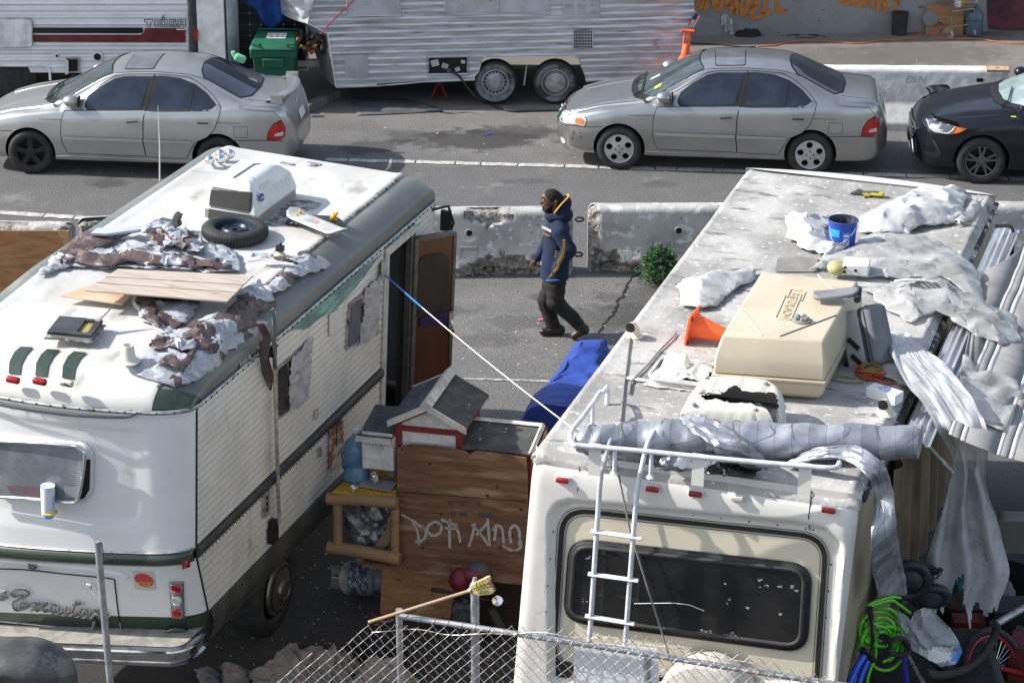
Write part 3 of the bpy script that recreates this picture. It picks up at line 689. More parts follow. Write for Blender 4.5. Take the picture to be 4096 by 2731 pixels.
# hitch rail
b=MB(); a=f.w(1190,262,.6); b.box((a.x-.1,.8,.42),(nose[-1].x+.2,.9,.52)); b.build('hitch_rail',alu,t)
# rusty tail edge lights
b=MB()
for y in (95,112,128,150): q=f.w(2776-(y-95)*.35,y,0); b.cbox((q.x+.01,.0,q.z),(.04,.03,.05),R=Matrix.Rotation(.6*y,3,'Y'))
b.build('corroded_tail_edge',mat('rust orange',(.35,.15,.03),(.12,.06,.02),20,rough=.8),t)
# spray graffiti red haze on tail
b=MB(); rd=mat('faded red spray',(.42,.20,.20),(.45,.42,.42),9,lo=.38,hi=.52,rough=.5,metal=.3)
for s in ([(2615,175),(2635,165),(2650,160)],[(2620,222),(2660,220),(2700,216)],[(2640,190),(2660,188)],[(2545,215),(2550,232)]): ribbon(b,pw(s,-.034),.05,(0,-1,0))
b.build('red_spray_marks',rd,t)
# front jack strap / red cord
b=MB(); b.tube([V((f.w(x,y,0).x,-.06,f.w(x,y,0).z)) for x,y in ((1430,-20),(1385,28),(1330,80),(1282,133))],.009,5); tag(b.build('red_rope',mat('red rope',(.35,.03,.06),rough=.7),None,f),'thin red rope tied to the left corner of the silver trailer','rope')
# white tarp at nose
wtp=mat('white tarp',(.66,.67,.69),(.55,.56,.60),4,rough=.45,bump=.01,bsc=14)
ff=Fr(Matrix.Translation((f.M@nose[1])+V((0,-.15,-.0)))); P=[ff.w(x,y,0) for x,y in ((1150,-60),(1250,-60),(1248,40),(1236,70),(1212,78),(1190,50),(1155,10))]
tag(MB().patch([(q.x,q.z) for q in P],.04,lambda x,z:V((x,.08*fold(x,z,3,2.5),z))).build('white_tarp',wtp,None,ff,smooth=30,solid=.006),'white tarp wrapped on nose of the silver trailer','tarp')
# jack stand, mat, lumber under trailer
redp=mat('red jack paint',(.20,.012,.02),(.12,.01,.015),6,rough=.5)
c=G(1755,422); ff=Fr(Matrix.Translation(c+V((0,.35,0)))); t2=thing('jack_stand','dark red jack stand under the silver trailer','jack stand',ff)
b=MB(); b.tube([(0,0,.2),(.02,0,.5)],.03,10); b.build('post',redp,t2)
for s_,y_ in ((-1,-.1),(1,-.1),(0,.12)): b=MB(); b.tube([(0,0,.28),(s_*.13,y_,.01)],[.022,.018],8); b.build('leg',redp,t2)
b=MB(); b.tube([(-.13,-.1,.012),(.13,-.1,.012)],.012,6); b.build('foot_bar',redp,t2)
b=MB(); P=[G(x,y) for x,y in ((1400,395),(1430,465),(1560,460),(1772,449),(1740,430),(1620,400))]; rub=mat('grey rubber mat',(.075,.08,.088),(.12,.125,.13),3,rough=.7)
b.patch([(q.x,q.y) for q in P],.06,lambda x,y:V((x,y,.014+.012*nz(x*3,y*3,1)))); tag(b.build('floor_mat',rub,None,smooth=40,solid=.008),'grey rubber mat lying on the asphalt under the trailer','mat')
b=MB(); a=G(1215,438,.06);c=G(1345,372,.06); d=(c-a).normalized(); n=V((-d.y,d.x,0)); b.prism([a+n*.07-V((0,0,.06)),a-n*.07-V((0,0,.06)),a-n*.07+V((0,0,.06)),a+n*.07+V((0,0,.06))],c-a); tag(b.build('timber_beam',mat('grey timber',(.22,.2,.17),(.13,.12,.10),5,rough=.85),None,bev=.008),'weathered timber beam lying behind the left silver sedan','timber')
b=MB(); P=cat([f.w(1770,275,-.04)+V((0,0,0)),f.w(1800,285,-.1),f.w(1835,305,-.1),f.w(1870,350,-.1),f.w(1905,390,-.1)],5); P=[f.M@q for q in P]+cat([G(1950,413,.02),G(2010,436,.02),G(2060,445,.02),G(2120,443,.02),G(2260,440,.02)],5)
b.tube(P,.016,6); tag(b.build('black_cable',blk,None,smooth=60),'thick black cable hanging from the trailer hatch down onto the road','cable')
# traffic delineator
ora=mat('orange plastic',(.86,.13,.03),(.75,.10,.03),6,rough=.5,c3=(.35,.09,.04),sc3=7,lo3=.62,hi3=.72); wref=mat('white reflective band',(.72,.72,.73),(.5,.5,.52),20,rough=.4)
f2=Fr(Matrix.Translation((WF.at(2728,250,1,35.55).x-.02,35.55,0))@Matrix.Rotation(math.radians(4),4,'Y')); t2=thing('traffic_delineator','orange and white traffic delineator post standing behind the silver sedan','traffic post',f2)
pt=f2.w(2741,120,0); zt=pt.z
b=MB(); b.lathe([(.22,0),(.22,.04),(.14,.06),(.10,.08),(.10,zt-.44),(.085,zt-.4),(.065,zt-.36),(.05,zt-.22),(.03,zt-.2),(0,zt-.2)],24); b.build('post_body',ora,t2,smooth=40)
b=MB(); b.tube([(-.04,0,zt-.24),(-.035,0,zt-.1),(-.02,0,zt-.02),(.02,0,zt-.02),(.035,0,zt-.1),(.04,0,zt-.24)],.018,8); b.tube([(-.09,0,zt-.015),(.09,0,zt-.015)],.026,8); b.build('handle',ora,t2,smooth=60)
for z0 in (zt-.62,zt-.86): b=MB(); b.lathe([(.104,z0),(.104,z0+.15)],24,cap=False); b.build('reflective_band',wref,t2,smooth=60)
# small flag
ff=Fr(Matrix.Translation(TR.M@V((TR.w(2778,50,0).x,-.05,TR.w(2778,50,0).z)))@Matrix.Rotation(math.radians(28),4,'Y')); t2=thing('small_flag','small stars and stripes flag on the tail of the silver trailer','flag',ff)
b=MB(); b.tube([(0,0,.03),(0,0,-.25)],.004,5); b.build('flagstick',wood,t2)
b=MB()
for k in range(7): b.box((.004+k*.014,-.002,-.2),(.018+k*.014,.002,0),k%2)
b.box((.004,-.006,-.09),(.055,.006,0),2); b.build('flag_cloth',[mat('flag red',(.35,.03,.05),rough=.8),mat('flag white',(.6,.6,.62),rough=.8),mat('flag navy',(.02,.03,.12),rough=.8)],t2)
# trash can
q=G(3596,140); f2=Fr(Matrix.Translation(q+V((0,-.0,0)))); t2=thing('waste_bin','oval black waste bin standing against the grey graffiti wall','waste bin',f2)
bkp=mat('black plastic',(.025,.025,.027),(.045,.045,.045),3,rough=.55)
def ov(rx,ry,z): return [V((rx*math.cos(a),ry*math.sin(a),z)) for a in [k*math.pi/14 for k in range(28)]]
b=MB(); R=[ov(.115,.08,0),ov(.125,.088,.15),ov(.135,.097,.36),ov(.14,.10,.37),ov(.128,.09,.37),ov(.115,.08,.03)]
b.add([q for r in R for q in r],[(i*28+k,i*28+(k+1)%28,i*28+28+(k+1)%28,i*28+28+k) for i in range(5) for k in range(28)]+[tuple(range(5*28,6*28))]); b.build('bin_shell',bkp,t2,smooth=40)
# black bag
P=[(2932,140),(2945,122),(2975,112),(3005,112),(3040,132),(3048,146),(3010,152),(2950,150)]
def lump(name,label,ct,px,h,mt,z0=0,fr=None,seed=1,fq=4,amp=.3,res=.03,mf=None,smooth=55,par=None,mats=None):
 fr=fr or WF; P=[fr.z(x,y,z0) for x,y in px]; c=sum(P,V((0,0,0)))/len(P); A=np.array([(q.x,q.y) for q in P]);B=np.roll(A,-1,0)
 def fn(x,y):
  d=B-A;L=(d**2).sum(1)+1e-12;tt=((np.array((x,y))-A)*d).sum(1)/L;tt=tt.clip(0,1);dd=np.sqrt(((A+tt[:,None]*d-np.array((x,y)))**2).sum(1)).min()
  k=1-math.exp(-dd/(h*.45)); return V((x-c.x,y-c.y,(h*k)*(1+amp*fold(x,y,seed,fq))))
 sm=[(q.x,q.y) for q in P]
 b=MB(); b.patch(sm,res,fn,jit=.25,mf=mf); ff=fr.sub(c); o=b.build(name,mats or mt,par,ff,smooth=smooth);
 if label: tag(o,label,ct)
 return o
lump('black_garment','crumpled black garment on the ground against the graffiti wall','garment',P,.13,mat('black cloth',(.012,.012,.014),rough=.8),seed=4,amp=.6)
# cords
def cord(name,label,px,mt,r=.009,z=.012,fr=None,n=6):
 P=cat([G(x,y,z) if fr is None else fr.M@fr.z(x,y,z) for x,y in px],n); b=MB(); b.tube(P,r,6); return tag(b.build(name,mt,None,smooth=70),label,'cord')
cord('extension_lead','thin black cord on the ground from trailer tail to orange cord',[(2740,168),(2800,175),(2860,178),(2920,184),(2980,188),(3022,186)],blk)
orc=mat('orange cable',(.60,.13,.045),rough=.5)
cord('orange_extension_cord','orange extension cord snaking over the ground before the wall',[(3032,185),(3100,182),(3150,170),(3230,164),(3330,168),(3440,174),(3530,162),(3620,158),(3680,150),(3672,136),(3660,128),(3700,124),(3740,148),(3800,157),(3900,156),(3980,166),(4060,175),(4150,172)],orc,.011)
cord('loose_wire','thin tangled dark wire on the ground below the wall',[(3150,142),(3200,138),(3180,146),(3210,152),(3260,148),(3270,140),(3230,138),(3290,145),(3305,150)],blk,.005)
# shopping cart
steel=mat('dull chrome wire',(.42,.38,.30),(.25,.2,.14),9,rough=.4,metal=.85)
q=G(3800,157);f2=Fr(Matrix.Translation(q)@Matrix.Rotation(math.radians(24),4,'Z')); t2=thing('shopping_cart','wire shopping cart full of bottles before the plywood at top right','shopping cart',f2)
b=MB(); w_=.42
b.tube([(0,0,.14),(0,0,.42),(.0,.0,.46)],.016,8); b.tube([(w_,0,.14),(w_,0,.42)],.016,8); b.tube([(0,0,.42),(.02,0,.45),(w_-.02,0,.45),(w_,0,.42)],.016,8); b.tube([(0,0,.2),(w_,0,.2)],.012,8)
b.tube([(0,0,.2),(.02,.75,.16)],.013,8);b.tube([(w_,0,.2),(w_-.02,.75,.16)],.013,8);b.tube([(.02,.75,.16),(w_-.02,.75,.16)],.012,8); b.tube([(.02,.75,.16),(.02,.75,.5)],.013,8);b.tube([(w_-.02,.75,.16),(w_-.02,.75,.5)],.013,8)
b.build('cart_frame',steel,t2,smooth=50)
b=MB()
for z in (.5,.56,.62,.70,.78,.86,.94):
 e=(z-.5)*.12; b.tube([(-e,-.02-e,z),(w_+e,-.02-e,z),(w_+e,.8+e,z),(-e,.8+e,z)],.005 if z!=.94 else .01,5,closed=True)
for k in range(11):
 for y0,y1 in ((-.02,-.08),(.8,.86)): b.tube([(w_*k/10,y0,.5),(w_*k/10*1.1-.02,y1,.94)],.004,4)
for k in range(16):
 for x0,x1 in ((0,-.05),(w_,w_+.05)): b.tube([(x0,k*.053-.02,.5),(x1,k*.053-.02,.94)],.004,4)
 b.tube([(0,k*.053-.02,.5),(w_,k*.053-.02,.5)],.004,4)
b.build('wire_basket',steel,t2)
for x,y in ((0,0),(w_,0),(.02,.75),(w_-.02,.75)):
 b=MB(); b.lathe([(.01,-.017),(.065,-.017),(.07,0),(.065,.017),(.01,.017)],18,Matrix.Translation((x,y-.01,.07))@Matrix.Rotation(math.radians(80),4,'Y')); wv=b.build('wheel',mat('worn rubber grey',(.32,.32,.31),rough=.7),t2,smooth=40)
 b=MB(); b.box((x-.025,y-.03,.07),(x+.025,y+.02,.15)); b.build('caster_fork',steel,wv)
fc=f2
def bottle(name,label,ct,fr,r,h,neck,mt,capm=None):
 t3=thing(name,label,ct,fr); b=MB(); b.lathe([(r*.9,0),(r,.01),(r,h*.7),(r*.6,h*.85),(neck,h*.9),(neck,h)],20); b.build('bottle_body',mt,t3,smooth=40)
 b=MB(); b.lathe([(neck*1.2,h),(neck*1.2,h+.03),(0,h+.03)],14,cap=False); b.build('cap',capm or whp,t3,smooth=40); return t3
bottle('spray_bottle','white spray bottle standing in the shopping cart','bottle',fc.sub((.12,.02,.51)),.055,.24,.02,whp)
tt=thing('detergent_carton','yellow and orange carton standing in the shopping cart','carton',fc.sub((.26,.08,.51),.15)); b=MB(); b.box((-.07,-.04,0),(.07,.04,.29)); b.build('carton_body',mat('yellow print',(.75,.45,.02),(.6,.08,.03),9,lo=.5,hi=.52,rough=.5),tt,bev=.004); b=MB(); b.box((-.06,-.045,.17),(.06,-.041,.24)); b.build('printed_label',mat('red print',(.55,.03,.03),rough=.5),tt)
lump('red_packaging',None,None,[(0,0),(0,0),(0,0)],.1,blu) if False else None
b=MB(); b.patch([(-.1,-.08),(.1,-.1),(.14,.1),(-.08,.12)],.02,lambda x,y:V((x,y,.1+.08*fold(x,y,5,6)))); tag(b.build('red_wrapper',mat('red foil',(.5,.03,.04),(.6,.6,.6),14,rough=.3,metal=.3),None,fc.sub((.05,.3,.62)),smooth=30,solid=.003),'crumpled red and white wrapping in the shopping cart','wrapper')
b=MB(); b.patch([(-.1,-.06),(.12,-.07),(.14,.08),(-.08,.1)],.02,lambda x,y:V((x,y,.05+.05*fold(x,y,9,6)))); tag(b.build('clear_wrapper',mat('dull white plastic',(.55,.56,.56),rough=.35),None,fc.sub((.38,.05,.5)),smooth=30,solid=.003),'crumpled whitish plastic at right in shopping cart','plastic')
# plywood behind the cart, water jug
f2=Fr(Matrix.Translation(G(3700,133)+V((0,-.08,0)))@Matrix.Rotation(math.radians(-1),4,'Z')); t2=thing('plywood_board','orange brown plywood board propped on the wall behind shopping cart','plywood',f2)
p=f2.w(3860,22,0); b=MB(); b.prism([V((0,0,0)),V((p.x,0,0)),V((p.x,0.08,p.z)),V((.0,.08,p.z-.02))],(0,.015,0)); b.build('board',ply,t2)
q=f2.w(3722,75,0); b=MB(); b.lathe([(.12,0),(0,0.001)],28,Matrix.Translation((q.x,-.004,q.z))@Matrix.Rotation(math.radians(84),4,'X'),cap=False); b.build('grey_paint_patch',mat('grey paint',(.22,.215,.21),rough=.8),t2)
jugm=mat('clear blue plastic',(.10,.15,.19),rough=.12,alpha=.8)
q=G(3898,128)
t3=thing('water_jug','clear blue plastic water jug standing behind the shopping cart','jug',Fr(Matrix.Translation(G(3895,141)))); b=MB()
b.lathe([(.10,0),(.135,.02),(.135,.11),(.125,.12),(.135,.13),(.135,.24),(.125,.25),(.135,.26),(.135,.34),(.06,.44),(.03,.46),(.03,.5)],24); b.build('jug_body',jugm,t3,smooth=40)
# ================= cars =================
class Body:
 def __init__(s,K,L):
  s.L=L; s.xs=np.linspace(0,L,170)
  def sm(key,sg=2.2):
   a=np.array(K[key]); v=np.interp(s.xs,a[:,0],a[:,1]); k=np.exp(-.5*(np.arange(-7,8)/sg)**2);k/=k.sum()
   p=np.pad(v,7,mode='reflect',reflect_type='odd'); return np.convolve(p,k,'valid')
  g={k:sm(k,K.get('sg',2.0)) for k in ('zb','w','zs','yr','zr','zt')}
  s.sec=[]
  for i in range(len(s.xs)):
   zb,w,zs,yr,zr,zt=[g[k][i] for k in ('zb','w','zs','yr','zr','zt')]
   yr=min(yr,w*.93)
   P=[(0,zb),(.82*w,zb),(.955*w,zb+.05),(.985*w,zb+(zs-zb)*.3),(1.0*w,zb+(zs-zb)*.5),(.99*w,zb+(zs-zb)*.68),(.972*w,zb+(zs-zb)*.86),(.94*w,zb+(zs-zb)*.965),(.90*w if zr-zs>.06 else .88*w,zs+.012*(1 if zr>zs else 0)),
      ((.90*w+yr)/2+.012,(zs+zr)/2+.012),(yr+.006,zr-.012),(yr-.045,zr+(zt-zr)*.35+.004),(.55*yr,zt-(zt-zr)*.22),(.25*yr,zt-(zt-zr)*.04),(0,zt)]
   C=[(q.x,q.y) for q in cat([(a,b,0) for a,b in P],4)]
   s.sec.append(np.array(C))
  s.sec=np.array(s.sec); s.n=s.sec.shape[1]
  s.iside=slice(8,41); s.itop=slice(34,s.n)
 def section(s,x):
  t=min(max(x/s.L*(len(s.xs)-1),0),len(s.xs)-1.001); i=int(t); return s.sec[i]*(1-(t-i))+s.sec[i+1]*(t-i)
 def yside(s,x,z):
  c=s.section(x)[s.iside]; zz=np.maximum.accumulate(c[:,1]); return float(np.interp(z,zz+np.arange(len(zz))*1e-7,c[:,0]))
 def ztop(s,x,y):
  c=s.section(x)[s.itop][::-1]; return float(np.interp(abs(y),np.maximum.accumulate(c[:,0])+np.arange(len(c))*1e-7,c[:,1]))
 def side(s,x,z,d=0,sd=-1):
  y=s.yside(x,z); e=.02
  dx=(s.yside(x+e,z)-s.yside(x-e,z))/(2*e); dz=(s.yside(x,z+e)-s.yside(x,z-e))/(2*e)
  n=V((-dx,1,-dz)).normalized(); return V((x+n.x*d,sd*(y+n.y*d),z+n.z*d))
 def top(s,x,y,d=0):
  z=s.ztop(x,y); return V((x,y,z+d))
 def xfront(s,y,z,rear=False):
  lo,hi=(0,s.L*.35)
  for _ in range(24):
   m=(lo+hi)/2; X=s.L-m if rear else m
   c=s.section(X)
   zc=s.ztop(X,abs(y)) if abs(y)<c[34,0] else 9
   inside=(s.yside(X,z)>abs(y)) and z<zc-0.0 and z>c[0,1]
   if inside: hi=m
   else: lo=m
  return s.L-hi if rear else hi
 def mesh(s,b,m=0):
  n=s.n; half=s.sec; N=len(s.xs); vs=[]
  for i,x in enumerate(s.xs):
   for k in range(n): vs.append((x,-half[i,k,0],half[i,k,1]))
   for k in range(n-2,0,-1): vs.append((x,half[i,k,0],half[i,k,1]))
  W=2*n-2; fs=[(i*W+k,(i+1)*W+k,(i+1)*W+(k+1)%W,i*W+(k+1)%W) for i in range(N-1) for k in range(W)]
  fs.append(tuple(range(W))); fs.append(tuple(range((N-1)*W+W-1,(N-1)*W-1,-1)))
  b.add(vs,fs,m)
SENTRA=dict(zb=[(0,.27),(.12,.2),(4.2,.2),(4.3,.24),(4.41,.34)],
 w=[(0,.36),(.03,.52),(.09,.63),(.2,.725),(.4,.79),(.75,.835),(1.4,.855),(3.2,.855),(3.8,.83),(4.1,.785),(4.25,.72),(4.35,.62),(4.41,.48)],
 zs=[(0,.50),(.05,.60),(.15,.67),(.3,.72),(.6,.80),(1.2,.885),(2.0,.925),(3.0,.955),(3.6,.985),(4.15,.985),(4.28,.94),(4.36,.76),(4.41,.60)],
 yr=[(0,.28),(.08,.46),(.3,.56),(.7,.60),(1.1,.66),(1.3,.69),(1.65,.615),(2.0,.56),(2.5,.55),(3.0,.555),(3.25,.565),(3.5,.605),(3.77,.66),(4.0,.67),(4.2,.64),(4.33,.55),(4.41,.38)],
 zr=[(0,.51),(.05,.61),(.15,.68),(.3,.735),(.6,.82),(1.1,.90),(1.28,.925),(1.65,1.14),(1.85,1.265),(2.0,1.325),(2.5,1.355),(3.0,1.33),(3.2,1.28),(3.4,1.19),(3.6,1.09),(3.77,1.02),(4.0,1.005),(4.2,.99),(4.3,.95),(4.36,.78),(4.41,.6)],
 zt=[(0,.53),(.05,.63),(.15,.71),(.3,.77),(.6,.86),(.98,.945),(1.1,.975),(1.3,1.09),(1.65,1.28),(1.85,1.365),(2.0,1.395),(2.5,1.42),(3.0,1.395),(3.15,1.36),(3.4,1.25),(3.6,1.155),(3.8,1.065),(4.0,1.045),(4.22,1.03),(4.31,.97),(4.36,.80),(4.41,.62)])
cpaint=mat('silver car paint',(.46,.455,.44),(.42,.415,.40),2,rough=.27,metal=.85,coat=.5,c3=(.36,.355,.34),sc3=1.2,lo3=.5,hi3=.75,bump=.0004,bsc=300)
dpaint=mat('dusty silver car paint',(.46,.455,.44),(.42,.415,.40),3,rough=.32,metal=.78,coat=.4,c3=(.52,.515,.50),sc3=5,lo3=.56,hi3=.8,c4=(.42,.41,.40),sc4=26,lo4=.66,hi4=.74,bump=.0004,bsc=200)
bpaint=mat('black car paint',(.005,.007,.012),(.008,.009,.013),3,rough=.2,coat=.35,spec=.35,c3=(.03,.03,.03),sc3=4,lo3=.6,hi3=.8)
glass=mat('car window glass',(.010,.016,.028),(.022,.034,.055),2.2,rough=.05,spec=.9,c3=(.05,.07,.10),sc3=1.2,lo3=.56,hi3=.8,st3=(.6,1,4))
wglass=mat('windscreen glass',(.030,.042,.042),(.065,.085,.085),3,rough=.06,spec=.9,st=(1,3,1),c3=(.16,.18,.18),sc3=5,lo3=.62,hi3=.75)
trimb=mat('black car trim',(.012,.012,.012),rough=.5); seam=mat('panel gap',(.015,.014,.013),rough=.8)
clens=mat('clear lamp lens',(.62,.64,.62),(.42,.44,.43),9,rough=.12,coat=.8,metal=.2); rlens=mat('red lamp lens',(.52,.008,.010),(.30,.004,.006),9,rough=.15,coat=.8); alens=mat('amber lamp lens',(.70,.16,.02),rough=.2,coat=.6)
alloy=mat('silver alloy',(.60,.60,.59),(.5,.5,.49),6,rough=.32,metal=.65); dalloy=mat('dark alloy',(.16,.16,.165),rough=.3,metal=.8)
chrome=mat('chrome',(.75,.75,.75),rough=.12,metal=1)
def wheel(kind,parent,x,y,z,R_,yaw=0,sd=-1):
 M=Matrix.Translation((x,y,z))@Matrix.Rotation(math.radians(0 if sd<0 else 180)+yaw,4,'Z')@Matrix.Rotation(math.radians(90),4,'X')
 b=MB(); b.lathe([(R_*.60,-.01),(R_*.66,.012),(R_*.78,.022),(R_*.92,.012),(R_*.985,-.012),(R_,-.05),(R_,-.13),(R_*.95,-.17),(R_*.6,-.18)],48,M,cap=False); wv=b.build('wheel',blk if kind=='b' else tyre,parent,smooth=45)
 b=MB();
 for k in range(60):
  pass
 r=R_*.66
 m=trimb if kind=='b' else (dalloy if kind=='e' else alloy)
 b.lathe([(r,.006),(r*.97,.014),(r*.92,.006),(r*.90,-.10),(0,-.10)],40,M,cap=False,m=1); b.lathe([(r,.006),(r*.985,.016),(r*.93,.012),(r*.92,-.01)],40,M,cap=False,m=0)
 if kind=='s':   # cover with five round openings
  n5=5; outer=[(r*.95*math.cos(a),r*.95*math.sin(a)) for a in [k*2*math.pi/60 for k in range(60)]]
  # radial grid with holes
  NR,NA=14,120
  vs=[];ok=lambda rr,a:min(math.hypot(rr*math.cos(a)-.66*r*math.cos(h),rr*math.sin(a)-.66*r*math.sin(h)) for h in [math.pi/2+.1+q*2*math.pi/5 for q in range(5)])>.205*r
  for i in range(NR+1):
   for k in range(NA):
    rr=r*.95*i/NR; a=k*2*math.pi/NA;
    best=None
    px_,py_=rr*math.cos(a),rr*math.sin(a)
    for h in [math.pi/2+.1+q*2*math.pi/5 for q in range(5)]:
     cx,cy=.66*r*math.cos(h),.66*r*math.sin(h); d=math.hypot(px_-cx,py_-cy)
     if d<.235*r and d>.15*r: px_,py_=cx+(px_-cx)/d*.215*r,cy+(py_-cy)/d*.215*r
    vs.append(M@V((px_,py_,.012+.014*(1-(i/NR)**2))))
  fs=[];
  for i in range(NR):
   for k in range(NA):
    a=(k+.5)*2*math.pi/NA; rr=r*.95*(i+.5)/NR
    if ok(rr,a): fs.append((i*NA+k,(i+1)*NA+k,(i+1)*NA+(k+1)%NA,i*NA+(k+1)%NA))
  b.add(vs,fs,0)
  for q in range(4):
   a=q*math.pi/2+.1; b.lathe([(.011,.0),(.011,.004),(0,.004)],8,M@Matrix.Translation((math.cos(a)*.24*r,math.sin(a)*.24*r,.026)),m=1,cap=False)
  b.lathe([(.022,.026),(.022,.033),(.0,.035)],14,M,cap=False,m=0)
  for q in range(5):
   h=math.pi/2+.1+q*2*math.pi/5; ring=[M@V((.66*r*math.cos(h)+.215*r*math.cos(a),.66*r*math.sin(h)+.215*r*math.sin(a),zz)) for zz in (.021,-.03) for a in [k*math.pi/8 for k in range(16)]]
   b.add(ring,[(k,(k+1)%16,16+(k+1)%16,16+k) for k in range(16)],0)
 else:
  ns=5;
  for q in range(ns):
   for off in ((-.14,.14) if kind=='e' else (0,)):
    a=math.pi/2+q*2*math.pi/ns+off; a2=math.pi/2+q*2*math.pi/ns+off*(1.5 if kind=='e' else 1)
    wd=.016 if kind=='e' else .03
    p0=V((math.cos(a2-off*.9)*.05,math.sin(a2-off*.9)*.05,.0));p1=V((math.cos(a2)*r*.93,math.sin(a2)*r*.93,.004)); n=V((-(p1-p0).y,(p1-p0).x,0)).normalized()
    tp=[p0+n*wd,p1+n*wd*(.8 if kind=='e' else 1.2),p1-n*wd*(.8 if kind=='e' else 1.2),p0-n*wd]
    b.prism([M@(q_+V((0,0,-.015))) for q_ in tp],M.to_3x3()@V((0,0,.024)),0)
  b.lathe([(.07,-.02),(.07,.008),(.05,.014),(0,.014)],24,M,cap=False,m=0)
  for q in range(5): a=q*2*math.pi/5; b.lathe([(.010,.01),(.010,.016),(0,.016)],8,M@Matrix.Translation((math.cos(a)*.045,math.sin(a)*.045,.0)),m=1,cap=False)
 b.build('rim',[m,trimb if kind!='b' else blk],wv,smooth=35)
 return wv
def make_car(name,label,group,F,BD,wheels,paint,roofp,wk,extra):
 t=thing(name,label,'car',F,group); bd=BD
 b=MB(); bd.mesh(b,0); o=b.build('body_shell',[paint,trimb],t,smooth=60,clean=True)
 # wheel arches cut out of the shell
 for (wx,wr) in wheels:
  c=MB(); M=Matrix.Translation((wx,0,wr[0]))@Matrix.Rotation(math.radians(90),4,'X');
  for s_ in (-1,1): c.lathe([(wr[1],s_*1.2),(wr[1],s_*.5)] if s_<0 else [(wr[1],.5),(wr[1],1.2)],48,M)
  co=c.build('cut',trimb); co.matrix_world=F.M
  md=o.modifiers.new('c','BOOLEAN'); md.object=co; md.operation='DIFFERENCE'; md.solver='EXACT'; md.material_mode='TRANSFER'
  bpy.context.view_layer.update(); dg=bpy.context.evaluated_depsgraph_get(); me=bpy.data.meshes.new_from_object(o.evaluated_get(dg)); o.modifiers.clear(); o.data=me
  bpy.data.objects.remove(co)
 return t,o
def carframe(hub,yaw,hx,hy,R_=.3): # hub pixel of near front wheel
 h=G(*hub,R_); Rm=Matrix.Rotation(yaw,4,'Z'); o=h-Rm@V((hx,hy,R_)); return Fr(Matrix.Translation(o)@Rm)
BS=Body(SENTRA,4.41)
F2=carframe((2476.5,594),math.radians(-6.0),.865,-.80)
def c3(x,y): return (2100+x/2.138,y/2.138)
def c4(x,y): return (3000+x/2.146,y/2.146)
def sidetrace(F,bd,pts):
 out=[]
 for px,py in pts:
  y=-.8
  for _ in range(5): q=F.w(px,py,y); y=-bd.yside(min(max(q.x,.02),bd.L-.02),q.z)
  out.append((q.x,q.z))
 return out
def toptrace(F,bd,pts,z=1.4):
 out=[]
 for px,py in pts:
  zz=z
  for _ in range(5): q=F.z(px,py,zz); zz=bd.ztop(min(max(q.x,.02),bd.L-.02),q.y)
  out.append((q.x,q.y))
 return out
S3=lambda l:sidetrace(F2,BS,[c3(*q) for q in l]); S4=lambda l:sidetrace(F2,BS,[c4(*q) for q in l])
D={}
D['fdoor']=S3([(1130,915),(1100,1000),(1088,1090),(1092,1180),(1132,1275),(1450,1288),(1810,1303),(1800,1180),(1812,1010),(1832,912)])
D['ffr']=S3([(1145,868),(1330,760),(1560,620),(1650,604),(1905,600),(1838,918),(1130,916)])
D['fwin']=S3([(1322,872),(1330,802),(1430,725),(1560,652),(1640,634),(1868,632),(1796,898),(1345,903)])
D['rdoor']=S3([(1836,914),(1816,1010),(1804,1180),(1815,1304)])+S4([(0,1318),(240,1326),(285,1255),(330,1190),(440,1145),(510,1080),(555,965),(570,890),(560,868),(300,925),(0,925)])
D['rfr']=S3([(1842,916),(1909,600)])+S4([(100,610),(285,628),(400,700),(500,790),(565,875),(520,930),(300,930)])
D['rwin']=S3([(1888,904),(1928,634)])+S4([(60,634),(200,650),(335,704),(302,908),(0,908)])
D['qwin']=S4([(347,708),(430,772),(505,855),(516,888),(480,912),(320,916)])
D['bord']=S3([(1300,880),(1330,790),(1430,712),(1560,640),(1650,622),(1900,622)])+S4([(60,622),(210,640),(340,692),(440,765),(525,860),(530,895),(490,926),(0,920)])+S3([(1840,912),(1330,916)])
D['head']=S3([(345,935),(400,945),(450,975),(520,1012),(527,1035),(510,1080),(430,1065),(300,1012),(322,960)])
D['amb']=S3([(440,1008),(495,1015),(515,1038),(498,1064),(430,1048)])
D['tail']=S4([(1076,1000),(1104,1060),(1098,1130),(1060,1165),(955,1165),(970,1100),(1010,1040)])
D['fuel']=S4([(678,1055),(795,1058),(793,1150),(673,1145)])
D['h1']=S3([(1662,985),(1785,980),(1788,1020),(1664,1025)]); D['h2']=S4([(357,996),(478,992),(480,1038),(357,1035)])
D['m1']=S3([(1110,1130),(1796,1154),(1796,1182),(1110,1158)]); D['m2']=S3([(1808,1154),(1850,1160),(2222,1172),(2222,1196),(1808,1182)])
D['cl']=S3([(900,986),(1100,991),(1650,996)]); D['cl2']=S3([(1790,1000),(2100,1007),(2275,1010)]); D['cl3']=S4([(480,1018),(740,1026)])
D['bl1']=S3([(300,1012),(430,1076),(515,1086),(662,1084)]); D['bl2']=S4([(625,1172),(955,1172),(1080,1176)])
D['sill']=S3([(1030,1300),(1130,1300),(1700,1325),(2200,1345)])
D['trunk']=S4([(760,905),(1020,925),(1080,990)])
D['fog']=S3([(310,1165),(345,1190),(350,1225),(325,1225),(305,1190)])
D['sun']=toptrace(F2,BS,[c3(*q) for q in [(1632,432),(1884,428),(1880,560),(1636,562)]])
print('FRAMECHK',[tuple(round(v,2) for v in q) for k in ('fdoor','fwin','head','tail','sun') for q in D[k]])
